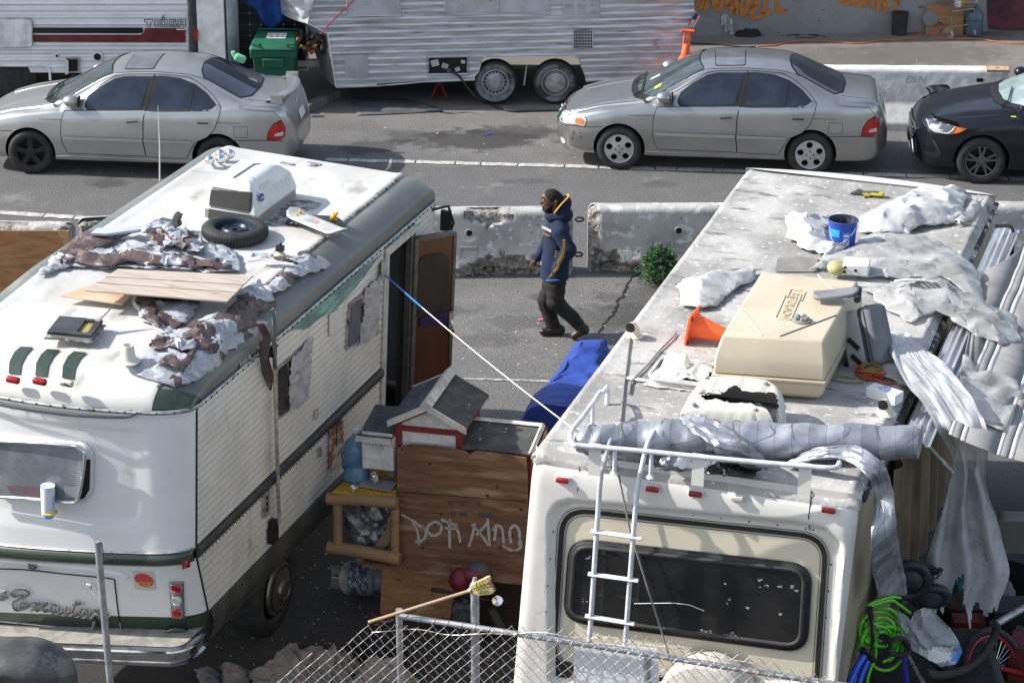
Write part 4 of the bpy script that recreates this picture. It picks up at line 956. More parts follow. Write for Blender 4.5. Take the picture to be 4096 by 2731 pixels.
def sedan(label,F,paint,roofp,wk,spoiler,dents=False,clip0=0):
 BD=BS
 t,o=make_car('parked_car',label,'silver sedans parked along the far lane',F,BD,[(.865,(.31,.345)),(3.40,(.31,.345))],paint,roofp,wk,None)
 def sp(name,poly,m,d,par=t,res=.04,rad=0,both=True,sm=60):
  r=None
  for sd in ((-1,1) if both else (-1,)):
   b=MB(); P=rpoly(poly,rad) if rad else poly; b.patch(P,res,lambda x,z:BD.side(x,z,d,sd)); r0=b.build(name,m,par if (sd<0 or par is t) else t,smooth=sm)
   if sd<0:r=r0
  return r
 def line(name,pts,wd,m,d,par=t,both=True):
  for sd in ((-1,1) if both else (-1,)):
   P=[]
   for i in range(len(pts)-1):
    k=max(1,int(math.hypot(pts[i+1][0]-pts[i][0],pts[i+1][1]-pts[i][1])/.05))
    for j in range(k): P.append((pts[i][0]+(pts[i+1][0]-pts[i][0])*j/k,pts[i][1]+(pts[i+1][1]-pts[i][1])*j/k))
   P.append(pts[-1]); b=MB(); b.tube([BD.side(x,z,d,sd) for x,z in P],wd,5); b.build(name,m,par)
 # doors: thin outlines as shut gaps plus the door skins
 for nm,k,fr_,w_,h_ in (('front_door','fdoor','ffr','fwin','h1'),('rear_door','rdoor','rfr','rwin','h2')):
  dr=sp(nm,D[k],paint,.004,both=True)
  line('door_gap',D[k]+[D[k][0]],.0055,seam,.002,par=dr,both=False)
  line('door_frame_gap',D[fr_][:-1],.004,seam,.002,par=dr,both=False)
  hd=sp('handle',D[h_],paint,.014,par=dr,rad=.02,both=False)
  line('handle_recess',[(D[h_][3][0]+.01,D[h_][3][1]+.02),(D[h_][2][0]-.03,D[h_][2][1]+.02)],.012,trimb,.012,par=dr,both=False)
 sp('window_border',D['bord'],trimb,.004,rad=.02)
 for k,nm in (('fwin','side_window'),('rwin','side_window'),('qwin','quarter_window')): sp(nm,D[k],glass,.0075,rad=.03)
 for k in ('m1','m2'): sp('side_moulding',D[k],mat('bright moulding',(.46,.46,.46),rough=.3,metal=.5),.016,rad=.012); sp('moulding_shadow_gap',[(q[0],q[1]-.006) for q in D[k]],seam,.005,rad=.01,both=False)
 for k in ('cl','cl2','cl3'): line('body_crease',D[k],.003,seam,.001)
 for k in ('bl1','bl2'): line('bumper_gap',D[k],.0045,seam,.001)
 line('sill_edge',D['sill'],.006,paint,.004); line('boot_gap',D['trunk'],.004,seam,.001)
 for k,mm,nm in (('head',clens,'headlight'),('tail',rlens,'tail_light')):
  sp(nm+'_surround',[(q[0]+(q[0]-sum(a[0] for a in D[k])/len(D[k]))*.05,q[1]+(q[1]-sum(a[1] for a in D[k])/len(D[k]))*.07) for q in D[k]],trimb,.004,rad=.02)
  lt=sp(nm,D[k],mm,.010,rad=.02)
  if k=='head': sp('indicator',D['amb'],alens,.013,par=lt,rad=.01,both=False)
  else: cx=sum(a[0] for a in D[k])/len(D[k])+.03; cz=sum(a[1] for a in D[k])/len(D[k])-.03; sp('reversing_lamp',[(cx-.07,cz-.03),(cx+.04,cz-.03),(cx+.04,cz+.02),(cx-.05,cz+.01)],clens,.013,par=lt,rad=.01,both=False)
 fd=D['fuel']; line('fuel_flap_gap',fd+[fd[0]],.003,seam,.001,both=False)
 sp('fog_lamp',D['fog'],clens,.006,rad=.02)
 # glass front/back, roof lines
 def tp(name,poly,m,d,res=.05,rad=0,par=t):
  b=MB(); P=rpoly(poly,rad) if rad else poly; b.patch(P,res,lambda x,y:BD.top(x,y,d)); return b.build(name,m,par,smooth=60)
 def yr(x): return float(np.interp(x,[a[0] for a in SENTRA['yr']],[a[1] for a in SENTRA['yr']]))
 def ws(e): return [(1.06-e,0),(1.08-e,-.3),(1.17-e,-.52),(1.30-e*.5,-.655-e*.3),(1.5,-yr(1.5)+.025-e*.5),(1.75,-yr(1.75)+.03-e*.5),(1.97,-.515-e*.5),(1.93+e,-.42),(1.88+e,-.2),(1.87+e,0)]
 mir=lambda l:l+[(a,-b_) for a,b_ in reversed(l) if abs(b_)>1e-6]
 tp('windscreen_seal',mir(ws(.022)),trimb,.003); tp('windscreen',mir(ws(0)),wglass,.007)
 cw_=[(.97,0),(.99,-.3),(1.06,-.55),(1.2,-.70),(1.32,-.68),(1.2,-.58),(1.1,-.35),(1.07,0)]
 tp('wiper_cowl',cw_+[(a,-b_) for a,b_ in reversed(cw_)][1:-1],trimb,.005)
 for y0 in (-.45,.1):
  b=MB(); b.tube([BD.top(1.02,y0-.05,.02),BD.top(1.13,y0,.035),BD.top(1.15,y0+.45,.03)],.009,5); b.build('wiper',trimb,t)
 def rg_(e): return [(3.10-e,0),(3.13-e,-.3),(3.20-e,-.50-e*.4),(3.45,-yr(3.45)+.045-e*.5),(3.68+e*.5,-.60-e*.4),(3.79+e,-.42),(3.83+e,0)]
 tp('rear_window_seal',mir(rg_(.022)),trimb,.003); tp('rear_window',mir(rg_(0)),glass,.007)
 tp('sunroof_gap',[(a+(a-2.3)*.06,b_*1.03) for a,b_ in D['sun']],seam,.003,rad=.05); tp('sunroof',D['sun'],mat('tinted sunroof',(.10,.105,.12),(.16,.165,.18),3,rough=.12,coat=.5),.007,rad=.05)
 for sd in (-1,1):
  b=MB(); b.tube([BD.top(x,sd*(yr(x)-.035),.002) for x in np.linspace(2.0,3.22,14)],.004,5); b.build('roof_gutter',seam,t)
  b=MB(); b.tube([BD.top(x,sd*(.30+.1*(1-x)),.001) for x in np.linspace(.35,.98,10)],.004,5); b.build('bonnet_crease',paint,t)
  b=MB(); b.tube([BD.top(x,sd*(yr(x)-.02),.001) for x in np.linspace(.25,1.2,14)],.004,5); b.build('bonnet_gap',seam,t)
  b=MB(); b.tube([BD.top(x,sd*(.56),.001) for x in np.linspace(3.78,4.25,8)],.0035,5); b.build('boot_lid_gap',seam,t)
  # door mirror
  mpos=BD.side(1.46,.97,.07,sd); b=MB(); b.sphere(mpos,.115,16,12,sq=(1,.75,.68)); mm_=b.build('door_mirror',paint,t,smooth=60)
  b=MB(); b.cbox(mpos+V((.10,0,0)),(.03,.15,.13)); b.build('mirror_glass',trimb,mm_,bev=.02); b=MB(); b.cbox(mpos+V((.03,-sd*.05,-.04)),(.10,.14,.06)); b.build('mirror_arm',paint,mm_)
 # grille and number plate
 b=MB()
 gp_=[(-.30,.56),(.30,.56),(.24,.66),(-.24,.66)]
 b.patch(gp_,.04,lambda y,z:V((BD.xfront(y,z)-.012,y,z))); b.build('grille',trimb,t)
 b=MB(); b.patch([(-.3,.30),(.3,.30),(.3,.40),(-.3,.40)],.05,lambda y,z:V((BD.xfront(y,z)-.008,y,z))); b.build('lower_air_intake',trimb,t)
 b=MB(); b.tube([V((BD.xfront(0,z)-.02,0,z)) for z in (.565,.61,.66)],.012,6); b.tube([V((BD.xfront(0.05,.61)-.02,.05*math.cos(a),.61+.05*math.sin(a))) for a in [k*.5236 for k in range(12)]],.008,5,closed=True); b.build('grille_badge',chrome,t)
 b=MB(); b.box((-.02,-.16,.42),(.0,.16,.54)); b.build('front_plate',mat('green plate',(.02,.12,.09),rough=.5),t)
 b=MB(); b.patch([(-.155,.68),(.155,.68),(.155,.80),(-.155,.80)],.05,lambda y,z:V((BD.xfront(y,z,True)+.01,y,z))); b.build('number_plate',whp,t)
 b=MB(); b.cbox((BD.xfront(0,.9,True)+.01,0,.9),(.02,.08,.05)); b.build('boot_badge',chrome,t,bev=.01)
 for (wx) in (.865,3.40):
  for sd in (-1,1): wheel(wk,t,wx,sd*.80,.30,.303,yaw=(math.radians(7) if wx<1 and wk=='b' else 0),sd=sd)
 if spoiler:
  b=MB();
  def spf(u,v):
   y=-.60+1.2*u; k=abs(2*u-1); x=4.20-.17*k**2.2+(v if v<=.5 else 1-v)*.36-.03; z=1.095-.05*k**4+(.012 if v<.5 else -.02)
   if v in (0,.5,1): z=1.09-.05*k**4
   return V((x,y,z+.03*((x-4.1))))
  b.grid(spf,26,8,cv=False);
  for sd in (-1,1): b.box((4.08,sd*.56-.03,1.0),(4.24,sd*.56+.03,1.12))
  b.build('spoiler',paint,t,smooth=60,bev=None)
 if dents:
  b=MB(); rn=random.Random(6)
  for s in (((400,1118),(418,1122),(420,1140),(405,1148)),((398,1170),(408,1178),(402,1190)),((470,1138),(480,1140)),((476,1165),(484,1175)),((455,1110),(462,1108))):
   b.tube([BD.side(x,z,.002) for x,z in S3(s)],.006,5)
  b.build('bumper_scuffs',trimb,t)
 return t
tc=sedan('silver four door sedan with bright silver hubcaps, second from right',F2,cpaint,cpaint,'s',False,dents=True)
b=MB();
for s,mm in (([(1165,795),(1205,800),(1190,822),(1152,828)],0),([(1120,748),(1150,755),(1160,745),(1195,765),(1160,765)],1)):
 pts=toptrace(F2,BS,[c3(*q) for q in s],1.0); pts=[(1.30,-.50),(1.38,-.50),(1.40,-.42),(1.31,-.43)] if mm==0 else [(1.22,-.1),(1.34,-.12),(1.36,-.05),(1.24,-.04)]; b.patch(pts,.02,lambda x,y:BS.top(x,y,.012),m=mm)
b.build('dashboard_slips',[mat('yellow paper',(.62,.62,.05),rough=.7),whp],tc)
F1=carframe((123,610),math.radians(-6.0),.865,-.80)
tc1=sedan('silver four door sedan with black wheels and rear spoiler at upper left',F1,dpaint,dpaint,'b',True)
# ---- black car (right edge) ----
EL=dict(zb=[(0,.26),(.1,.19),(4.3,.2),(4.55,.3)],
 w=[(0,.34),(.03,.50),(.09,.63),(.2,.74),(.4,.82),(.75,.875),(1.4,.90),(3.4,.90),(4.1,.85),(4.4,.72),(4.55,.5)],
 zs=[(0,.62),(.05,.68),(.15,.72),(.3,.76),(.6,.82),(1.2,.90),(2.2,.95),(3.5,1.0),(4.2,1.0),(4.45,.9),(4.55,.6)],
 yr=[(0,.26),(.08,.46),(.3,.58),(.7,.64),(1.1,.70),(1.35,.73),(1.7,.66),(2.1,.59),(2.6,.58),(3.2,.58),(3.6,.62),(4.0,.66),(4.3,.6),(4.55,.38)],
 zr=[(0,.64),(.05,.70),(.15,.75),(.3,.80),(.6,.88),(1.1,.945),(1.35,.965),(1.7,1.15),(2.0,1.30),(2.3,1.36),(2.8,1.38),(3.3,1.33),(3.7,1.2),(4.1,1.06),(4.3,1.0),(4.45,.9),(4.55,.6)],
 zt=[(0,.66),(.05,.73),(.15,.79),(.3,.85),(.6,.93),(.98,.99),(1.12,1.02),(1.35,1.12),(1.7,1.29),(2.0,1.40),(2.3,1.43),(2.8,1.44),(3.3,1.40),(3.7,1.27),(4.1,1.12),(4.3,1.05),(4.45,.92),(4.55,.62)])
BE=Body(EL,4.55); F3=carframe((3925,645),math.radians(-5.0),.87,-.83,.315)
t,o=make_car('parked_car','black car with false eyelashes on its headlights at right edge',None,F3,BE,[(.87,(.32,.365)),(3.57,(.32,.365))],bpaint,bpaint,'e',None); tag(t,cat='car')
for wx in (.87,3.57):
 for sd in (-1,1): wheel('e',t,wx,sd*.83,.315,.322,sd=sd)
E4=lambda l:sidetrace(F3,BE,[c4(*q) for q in l])
def ep(name,poly,m,d,par=t,rad=0,both=True):
 r=None
 for sd in ((-1,1) if both else (-1,)):
  b=MB(); b.patch(rpoly(poly,rad) if rad else poly,.035,lambda x,z:BE.side(x,z,d,sd)); q=b.build(name,m,par if sd<0 else t,smooth=60); r=r or q
 return r
hl=ep('headlight',E4([(1520,1052),(1600,1050),(1760,1078),(1862,1108),(1800,1140),(1700,1156),(1600,1140),(1545,1110)]),mat('dark lamp interior',(.10,.11,.12),(.45,.46,.48),9,lo=.5,hi=.56,rough=.1,coat=.9,metal=.3),.012,rad=.01)
ep('indicator',E4([(1765,1085),(1862,1108),(1790,1142),(1715,1150)]),alens,.016,par=hl,rad=.008,both=False)
b=MB(); b.tube([BE.side(x,z,.018) for x,z in E4([(1525,1062),(1550,1100),(1600,1128),(1650,1140),(1700,1145),(1735,1125),(1765,1092)])],.010,6); b.build('light_strip',clens,hl)
lash=mat('false eyelash',(.008,.008,.008),rough=.5)
for sd in (-1,1):
 b=MB(); base=E4([(1590,1048),(1660,1062),(1740,1078),(1800,1092)]); base=cat([(a,z,0) for a,z in base],8)
 for i,q in enumerate(base):
  p=BE.side(q.x,q.y,.014,sd); b.tube(cat([p,p+V((-.015,sd*.03,.045)),p+V((-.055,sd*.045,.085))],3),[.006]*6+[.002],4)
 b.tube([BE.side(q.x,q.y,.014,sd) for q in base],.006,5); b.build('eyelash_strip',lash,t)
gr=[(-.42,.30),(.42,.30),(.36,.46),(.46,.62),(.34,.665),(-.34,.665),(-.46,.62),(-.36,.46)]
b=MB(); b.patch(gr,.04,lambda y,z:V((BE.xfront(y,z)-.010,y,z))); gg=b.build('grille',trimb,t)
b=MB()
for z in (.36,.41,.46,.51,.56,.61): b.tube([V((BE.xfront(y,z)-.022,y,z)) for y in np.linspace(-.37,.37,16)],.009,5)
b.build('grille_bars',chrome,gg)
b=MB(); gc=gr+[gr[0]]; P=[]
for i in range(len(gr)):
 for k in range(6): a=V(gr[i]).lerp(V(gr[(i+1)%len(gr)]),k/6); P.append(V((BE.xfront(a.x,a.y)-.018,a.x,a.y)))
b.tube(P,.012,6,closed=True); b.build('grille_surround',chrome,gg)
b=MB(); b.box((BE.xfront(0,.4)-.05,-.15,.36),(BE.xfront(0,.4)-.035,.15,.47)); b.build('front_plate',trimb,t)
ep('fog_recess',E4([(1560,1195),(1600,1240),(1640,1330),(1625,1355),(1590,1350),(1480,1300),(1560,1310),(1600,1290)]),trimb,.004,rad=.01)
b=MB(); b.tube([BE.side(x,z,.004) for x,z in E4([(1570,1200),(1605,1260),(1632,1320)])],.008,5); b.build('fog_trim',dalloy,t)
def eline(name,pts,wd=.0035,d=.001):
 P=E4(pts); P=[(V(P[i]).lerp(V(P[i+1]),k/6)) for i in range(len(P)-1) for k in range(6)]+[V(P[-1])]; b=MB(); b.tube([BE.side(q.x,q.y,d) for q in P],wd,5); b.build(name,seam,t)
eline('bonnet_gap',[(1500,1000),(1560,1035),(1750,1045),(2000,1030),(2110,1018),(2150,985)]); eline('wing_gap',[(2325,975),(2290,1080),(2285,1160)]); eline('door_gap',[(2210,1475),(2200,1350),(2250,1180)]) if False else None
def mirr(l): return l+[(a,-b_) for a,b_ in reversed(l) if abs(b_)>1e-6]
def etp(name,poly,m,d):
 b=MB(); b.patch(poly,.05,lambda x,y:BE.top(x,y,d)); return b.build(name,m,t,smooth=60)
etp('windscreen_seal',mirr([(1.06,0),(1.09,-.35),(1.2,-.58),(1.36,-.72),(1.75,-.64),(2.02,-.56),(1.97,0)]),trimb,.004)
etp('windscreen',mirr([(1.12,0),(1.15,-.35),(1.25,-.56),(1.38,-.69),(1.75,-.615),(2.0,-.54),(1.95,0)]),mat('pale reflecting glass',(.20,.27,.27),(.36,.44,.43),2,rough=.08,spec=.9),.009)
etp('wiper_cowl',mirr([(1.0,0),(1.03,-.35),(1.14,-.60),(1.32,-.74),(1.36,-.7),(1.2,-.56),(1.1,-.3),(1.07,0)]),trimb,.008)
b=MB(); b.tube([BE.top(1.1,-.6,.02),BE.top(1.2,-.5,.04),BE.top(1.28,-.1,.035)],.01,5); b.build('wiper',trimb,t)
P=toptrace(F3,BE,[c4(2240,935),(c4(2285,905)),(c4(2295,920)),(c4(2250,945))],1.1); b=MB(); b.patch(P,.03,lambda x,y:BE.top(x,y,.016)); b.build('yellow_sticker',mat('neon yellow',(.6,.75,.03),rough=.6),t)
ep('side_window',[(1.55,.98),(1.75,1.11),(2.1,1.28),(2.6,1.33),(3.3,1.28),(3.7,1.1),(3.5,1.0)],glass,.008,rad=.03)
for sd in (-1,1):
 mp=BE.side(1.5,1.0,.1,sd); b=MB(); b.sphere(mp,.1,12,8,sq=(.9,.9,.7)); b.build('door_mirror',bpaint,t,smooth=60)
# ================= left motorhome =================
R1=frame(-2.5635,18.3944,.3327,.0499); H1=2.927; W1=2.3734; LL1=5.2
gelc=mat('white gelcoat',(.76,.755,.745),(.70,.695,.68),1.5,lo=.4,hi=.7,rough=.5,coat=.0,c3=(.60,.585,.55),sc3=4,lo3=.60,hi3=.76,st3=(1,1,.6))
roofw=mat('chalky white roof',(.57,.56,.535),(.46,.45,.42),1.3,lo=.45,hi=.7,rough=.6,c3=(.33,.315,.28),sc3=3.2,lo3=.54,hi3=.74,st3=(1,.45,1),c4=(.25,.23,.20),sc4=26,lo4=.68,hi4=.74)
cove=mat('oxidised grey green cove',(.12,.13,.125),(.17,.175,.16),2,rough=.38,st=(1,.3,1),c3=(.28,.275,.24),sc3=2.2,lo3=.55,hi3=.75,st3=(1,.25,1),bump=.0006,bsc=120)
grnp=mat('dark green paint',(.028,.045,.030),(.045,.065,.045),3,rough=.28,coat=.4)
sid=mat('cream lap siding',(.63,.615,.57),(.54,.525,.48),2.2,lo=.4,hi=.65,rough=.5,c3=(.40,.35,.27),sc3=3.2,lo3=.6,hi3=.74,st3=(1,1,.35),c4=(.36,.34,.31),sc4=20,lo4=.68,hi4=.75)
belt=mat('dull black belt trim',(.035,.037,.036),(.06,.06,.058),6,rough=.5)
skirtm=mat('dark skirt paint',(.040,.044,.040),(.07,.07,.066),4,rough=.5,c3=(.16,.15,.13),sc3=10,lo3=.64,hi3=.72)
vane=mat('dull aluminium rail',(.50,.50,.49),(.34,.33,.31),10,rough=.4,metal=.6,c3=(.10,.09,.08),sc3=14,lo3=.55,hi3=.7)
redl=mat('red marker lens',(.40,.006,.010),(.22,.004,.006),30,rough=.18,coat=.7)
t1=thing('motorhome','white motorhome with green trim, torn brown and silver tarps on its roof, at left','motorhome',R1)
SH=.05; LB=1.05
def sr(u,r=.3):
 d=max(0,min(-u,W1+u)); return math.sqrt(max(0,1-(1-min(d/r,1))**2))
def wr(u,z):
 s=sr(u); k=min(max((z-.95)/(H1-.95),0),1); bow=.20*max(0,1-((u+W1/2)/(W1/2))**2)*(k**.8)
 w=-.14*s-bow*.9
 if z<1.62: w+= (1.62-z)*.36            # lower body tucks forward
 d=min(max((u+2.02)/.12,0),1)*min(max((-.30-u)/.12,0),1)*min(max((z-1.88)/.14,0),1)*min(max((H1-.14-z)/.05,0),1)
 return w+.014*d
def zs1(u,z): return u*(SH+.15*(1-min(max((z-.95)/(H1-.95),0),1)))
def S1(u,z,d=0): return V((u,wr(u,z)-d,z+zs1(u,z)))
def RT(px,py):
 w=-.2
 for _ in range(8): q=R1.w(px,py,w); u=q.x; z=q.z-zs1(u,q.z); z=q.z-zs1(u,z); w=wr(min(u,0),z)
 return (u,z)
def rgrid(name,u0,u1,z0,z1,m,d=0,nu=90,nv=60,bulge=0,par=None):
 us=list(np.linspace(u0,u1,nu+1)); b=MB()
 # denser near the rounded corner
 us=[u1-(u1-u0)*((1-i/nu)**1.5) if u1>-.01 else us[i] for i in range(nu+1)]
 b.grid(lambda a,c:S1(us[int(round(a*nu))],z0+(z1-z0)*c,d+bulge*math.sin(c*math.pi)**.5 if bulge else d),nu,nv); return b.build(name,m,par or t1,smooth=50)
rgrid('rear_cap',-W1,0,1.70,H1,gelc,nv=70)
rgrid('lower_rear_panel',-W1,0,LB,1.62,gelc,nv=20)
rgrid('green_belt',-W1,0,1.60,1.715,grnp,d=.002,nv=12,bulge=.035)
rgrid('lower_green_band',-W1,0,.84,LB,grnp,nv=10)
b=MB(); us=[-W1+W1*(1-(1-i/60)**1.5) for i in range(61)]
b.tube([S1(u,1.722,.012) for u in us],.008,5); b.build('belt_chrome_strip',vane,t1)
# aluminium rail round the rear with screws
b=MB(); b.tube([S1(u,H1-.005,.018) for u in us]+[V((.02,w,H1)) for w in np.linspace(.03,LL1+.05,30)],.016,6); b.build('roof_rail',vane,t1)
b=MB(); b.tube([S1(u,H1-.035,.012) for u in us],.010,6); b.build('rail_lip',gelc,t1)
b=MB()
for i,u in enumerate(np.linspace(-1.9,-.1,16)): p=S1(u,H1-.004,.036); b.cbox(p,(.012,.008,.012))
for i,w in enumerate(np.linspace(.1,LL1-.1,52)): b.cbox((.038,w,H1),(.006,.014,.014))
tag(b.build('rail_screws',darkhole,t1),kind='stuff')
b=MB(); b.tube(cat([S1(-2,H1-.03,.05),S1(-1.5,H1-.055,.05),S1(-1,H1-.06,.045),S1(-.7,H1-.055,.04),S1(-.45,H1-.04,.04),S1(-.36,H1-.0,.03)],8),.009,5); b.build('rear_cable',blk,t1)
print('LV',[tuple(round(v,2) for v in RT(x,y)) for x,y in ((20,2437),(486,2489),(748,2503),(20,2479),(393,2538),(700,2566),(50,2165),(700,2285))])
# ---- roof shell ----
def shell(u,w):
 w0=wr(u,H1); ds=min(-u,W1+u); dr=w-w0; df=LL1-w
 f=lambda d,r:math.sqrt(max(0,1-(1-min(max(d,0)/r,1))**2))
 base=H1+SH*u*max(0,1-max(w,0)/1.6)
 z=base+.25*f(ds,.26)*f(dr,.62)*(.55+.45*f(df,.22))
 if ds>.26 : z+=.022*min(1,(ds-.26)/.03)*(1-.35*min(1,max(0,(ds-.33)/.05)))*f(dr-.0,.9)
 return z
def uu():
 a=[0,.002,.006,.014,.026,.045,.07,.10,.14,.18,.22,.255,.27,.285,.30,.33,.36,.40]; m=list(np.linspace(.5,W1-.5,26)); return [-q for q in a+m+[W1-x for x in reversed(a)]]
def ww(): return [0,.002,.008,.02,.04,.07,.11,.16,.22,.29,.37,.46,.56,.66]+list(np.linspace(.8,LL1-.4,50))+[LL1-.28,LL1-.2,LL1-.14,LL1-.09,LL1-.05,LL1-.02,LL1-.005,LL1]
Us,Ws=uu(),ww()
b=MB()
def sf(a,c):
 u=Us[int(round(a*(len(Us)-1)))]; t_=Ws[int(round(c*(len(Ws)-1)))]; w0=wr(u,H1); w=w0+(LL1-w0)*t_/LL1
 ext=.012*math.sin(min(1,min(-u,W1+u)/.1)*math.pi)
 x=u+(.03*math.sin(min(1,(-u)/.08)*math.pi) if -u<.08 else 0)
 return V((x,w,shell(u,w)))
def mfn(a,c):
 u=Us[int(a*(len(Us)-1))]; return 1 if min(-u,W1+u)<.262 and c>.085 else (2 if (min(-u,W1+u)<.262 and c>.0) else 0)
b.grid(sf,len(Us)-1,len(Ws)-1,mf=mfn);
ro=b.build('roof',[roofw,cove,grnp],t1,smooth=60)
b=MB(); us2=np.linspace(-W1,0,40); b.add([V((u,LL1,shell(u,LL1))) for u in us2]+[V((u,LL1,1.0)) for u in us2],[(i,i+1,41+i,40+i) for i in range(39)]); b.build('front_wall',gelc,t1)
# front nose beyond the roof end
b=MB(); b.box((-W1+.1,LL1,.5),(-.62,LL1+1.3,1.9)); b.build('cab_nose',gelc,t1,bev=.2,bseg=4)
# dirt along the ridge
dirt=mat('black mildew',(.05,.05,.045),(.3,.29,.27),40,lo=.4,hi=.6,rough=.9)
b=MB(); rn=random.Random(2)
for i in range(900):
 w=rn.uniform(-.1,LL1-.1); u=-.262-rn.random()**2*.02; s=rn.uniform(.003,.012)
 p=V((u,w,shell(u,w)+.007)); b.add([p+V((s*math.cos(a)*.8,s*1.6*math.sin(a),0)) for a in (0,1,2,3,4,5.2)],[(0,1,2,3,4,5)])
tag(b.build('ridge_mildew',dirt,t1),kind='stuff')
# ---- side wall ----
def lap(name,z0,z1,w0f,w1,pitch,m):
 b=MB(); n=int((z1-z0)/pitch)
 for i in range(n):
  a=z0+(z1-z0)*i/n; c=z0+(z1-z0)*(i+1)/n; wa,wc=w0f(a),w0f(c)
  prof=[(-.004,a+.0005),(.012,a+.004),(.003,c-.010),(-.004,c-.0005)]
  ws_=[0]+list(np.linspace(0,1,30))[1:]
  vs=[];K=len(ws_)
  for (x,z) in prof:
   for s in ws_:
    w=w0f(z)+(w1-w0f(z))*s; vs.append(V((x+.003*nz(w*1.5,z*1.2,4),w,z)))
  b.add(vs,[(r*K+k,r*K+k+1,(r+1)*K+k+1,(r+1)*K+k) for r in range(len(prof)-1) for k in range(K-1)])
 o=b.build(name,m,t1); b=MB()
 for i in range(1,n): a=z0+(z1-z0)*i/n; b.box((.002,w0f(a)+.01,a-.004),(.0105,w1,a+.0045))
 b.build(name+'_joints',mat('siding joint shadow line',(.30,.27,.22),(.46,.43,.37),7,rough=.8),o); return o
DW0,DW1=3.98,4.58
lap('side_siding',1.73,H1-.02,lambda z:.012,DW0-.1,.0605,sid)
lap('lower_siding',1.04,1.61,lambda z:.012+(1.62-z)*.36,DW0-.1,.064,sid)
lap('front_siding',1.04,H1-.02,lambda z:DW1+.08,LL1,.0605,sid)
b=MB(); b.box((-.10,.03,1.66),(-.012,DW0-.1,H1)); b.box((-.10,.25,1.04),(-.012,DW0-.1,1.66)); b.box((-W1,.05,.9),(-W1+.05,LL1,H1)); b.box((-.1,DW1,1),(-.012,LL1,H1)); b.build('inner_wall',mat('dim interior',(.05,.045,.04),rough=.9),t1)
b=MB(); b.box((-W1+.06,.4,.9),(-.11,LL1,.98)); b.build('floor_pan',trimb,t1)
b=MB(); b.tube([V((.004,.006,H1-.01)),V((.004,.0,1.72)),V((.004,.005,1.62)),V((.004,.225,1.02)),V((.0,.26,.78))],.009,6); b.build('corner_seal',blk,t1)
b=MB(); P=[(0,1.615),(.03,1.625),(.042,1.65),(.042,1.695),(.03,1.715),(0,1.725)]; b.prism([V((x,-.0,z)) for x,z in P],(0,DW0-.08,0)); b.build('side_belt',belt,t1,smooth=40)
b=MB()
for i in range(60): w=.05+i*.064; b.cbox((.034,w,1.616),(.008,.008,.008))
tag(b.build('belt_screws',darkhole,t1),kind='stuff')
b=MB();
def skf(a,c):
 w0=.24; w=w0+(DW0-.1-w0)*a; z=1.045-.30*c; return V((.01+.035*math.sin(min(c*2.2,1)*math.pi/2)-.10*max(0,c-.45)**1.2,w,z))
b.grid(skf,30,10); b.build('side_skirt',skirtm,t1,smooth=60)
b=MB(); b.tube([V((.03,w,1.04)) for w in np.linspace(.24,DW0-.1,20)],.014,6); b.build('skirt_rail',skirtm,t1)
b=MB(); b.box((-W1,.7,.55),(-.15,LL1+1,.85)); b.build('chassis',trimb,t1)
# windows with duct taped sheets
U1=lambda px,py,u=0.012:R1.u(px,py,u)
def sidepoly(name,px,off,m,th=.012,rad=0,par=None,bev=None):
 P=[(R1.u(x,y,off).y,R1.u(x,y,off).z) for x,y in px]; P=rpoly(P,rad) if rad else P
 b=MB(); b.prism([V((off-th,a,c)) for a,c in P],(th,0,0)); return b.build(name,m,par or t1,bev=bev,clean=True)
winm=mat('greasy dark pane',(.025,.024,.02),(.05,.048,.04),5,rough=.25,c3=(.30,.26,.03),sc3=2.5,lo3=.56,hi3=.62,st3=(1,3,.8))
winm2=mat('dusty dark pane',(.045,.043,.04),(.09,.085,.08),5,rough=.3)
duct=mat('silver duct tape sheet',(.42,.42,.44),(.30,.30,.315),7,rough=.5,st=(1,1,2.5),c3=(.18,.17,.17),sc3=10,lo3=.6,hi3=.68,bump=.008,bsc=22)
wf=sidepoly('side_window',[(1108,1474),(1172,1424),(1157,1648),(1110,1682)],.028,vane,.02,.05)
sidepoly('window_pane',[(1114,1478),(1166,1437),(1151,1641),(1117,1668)],.033,winm,.004,.05,wf)
wf=sidepoly('side_window',[(1400,1215),(1460,1173),(1442,1372),(1385,1404)],.028,vane,.02,.07)
sidepoly('window_pane',[(1406,1219),(1454,1186),(1437,1366),(1391,1393)],.033,winm2,.004,.06,wf)
def ducts(px,seed):
 o=[];rn=random.Random(seed)
 for i in range(len(px)):
  a=V(px[i]);c=V(px[(i+1)%len(px)]);k=max(1,int((c-a).length/9))
  for j in range(k): q=a.lerp(c,j/k); o.append((q.x+rn.uniform(-4,4),q.y+rn.uniform(-6,6)))
 return o
for px,sd in (([(1165,1440),(1205,1395),(1250,1345),(1238,1590),(1155,1655)],1),([(1461,1160),(1500,1122),(1530,1100),(1510,1345),(1441,1382)],2)):
 P=[(R1.u(x,y,.04).y,R1.u(x,y,.04).z) for x,y in ducts(px,sd)]; b=MB(); b.patch(P,.03,lambda a,c:V((.042+.018*fold(a,c,sd,3.5)+.01*nz(a*30,c*30),a,c)))
 b.build('taped_sheet',duct,t1,smooth=35)
sidepoly('fuel_hatch',[(1321,1259),(1369,1230),(1369,1312),(1321,1347)],.03,sid,.02,.03,bev=.008)
teal=mat('faded teal paint',(.10,.185,.19),(.15,.24,.24),3,rough=.5,c3=(.20,.42,.36),sc3=2.0,lo3=.52,hi3=.62,st3=(1,.5,3))
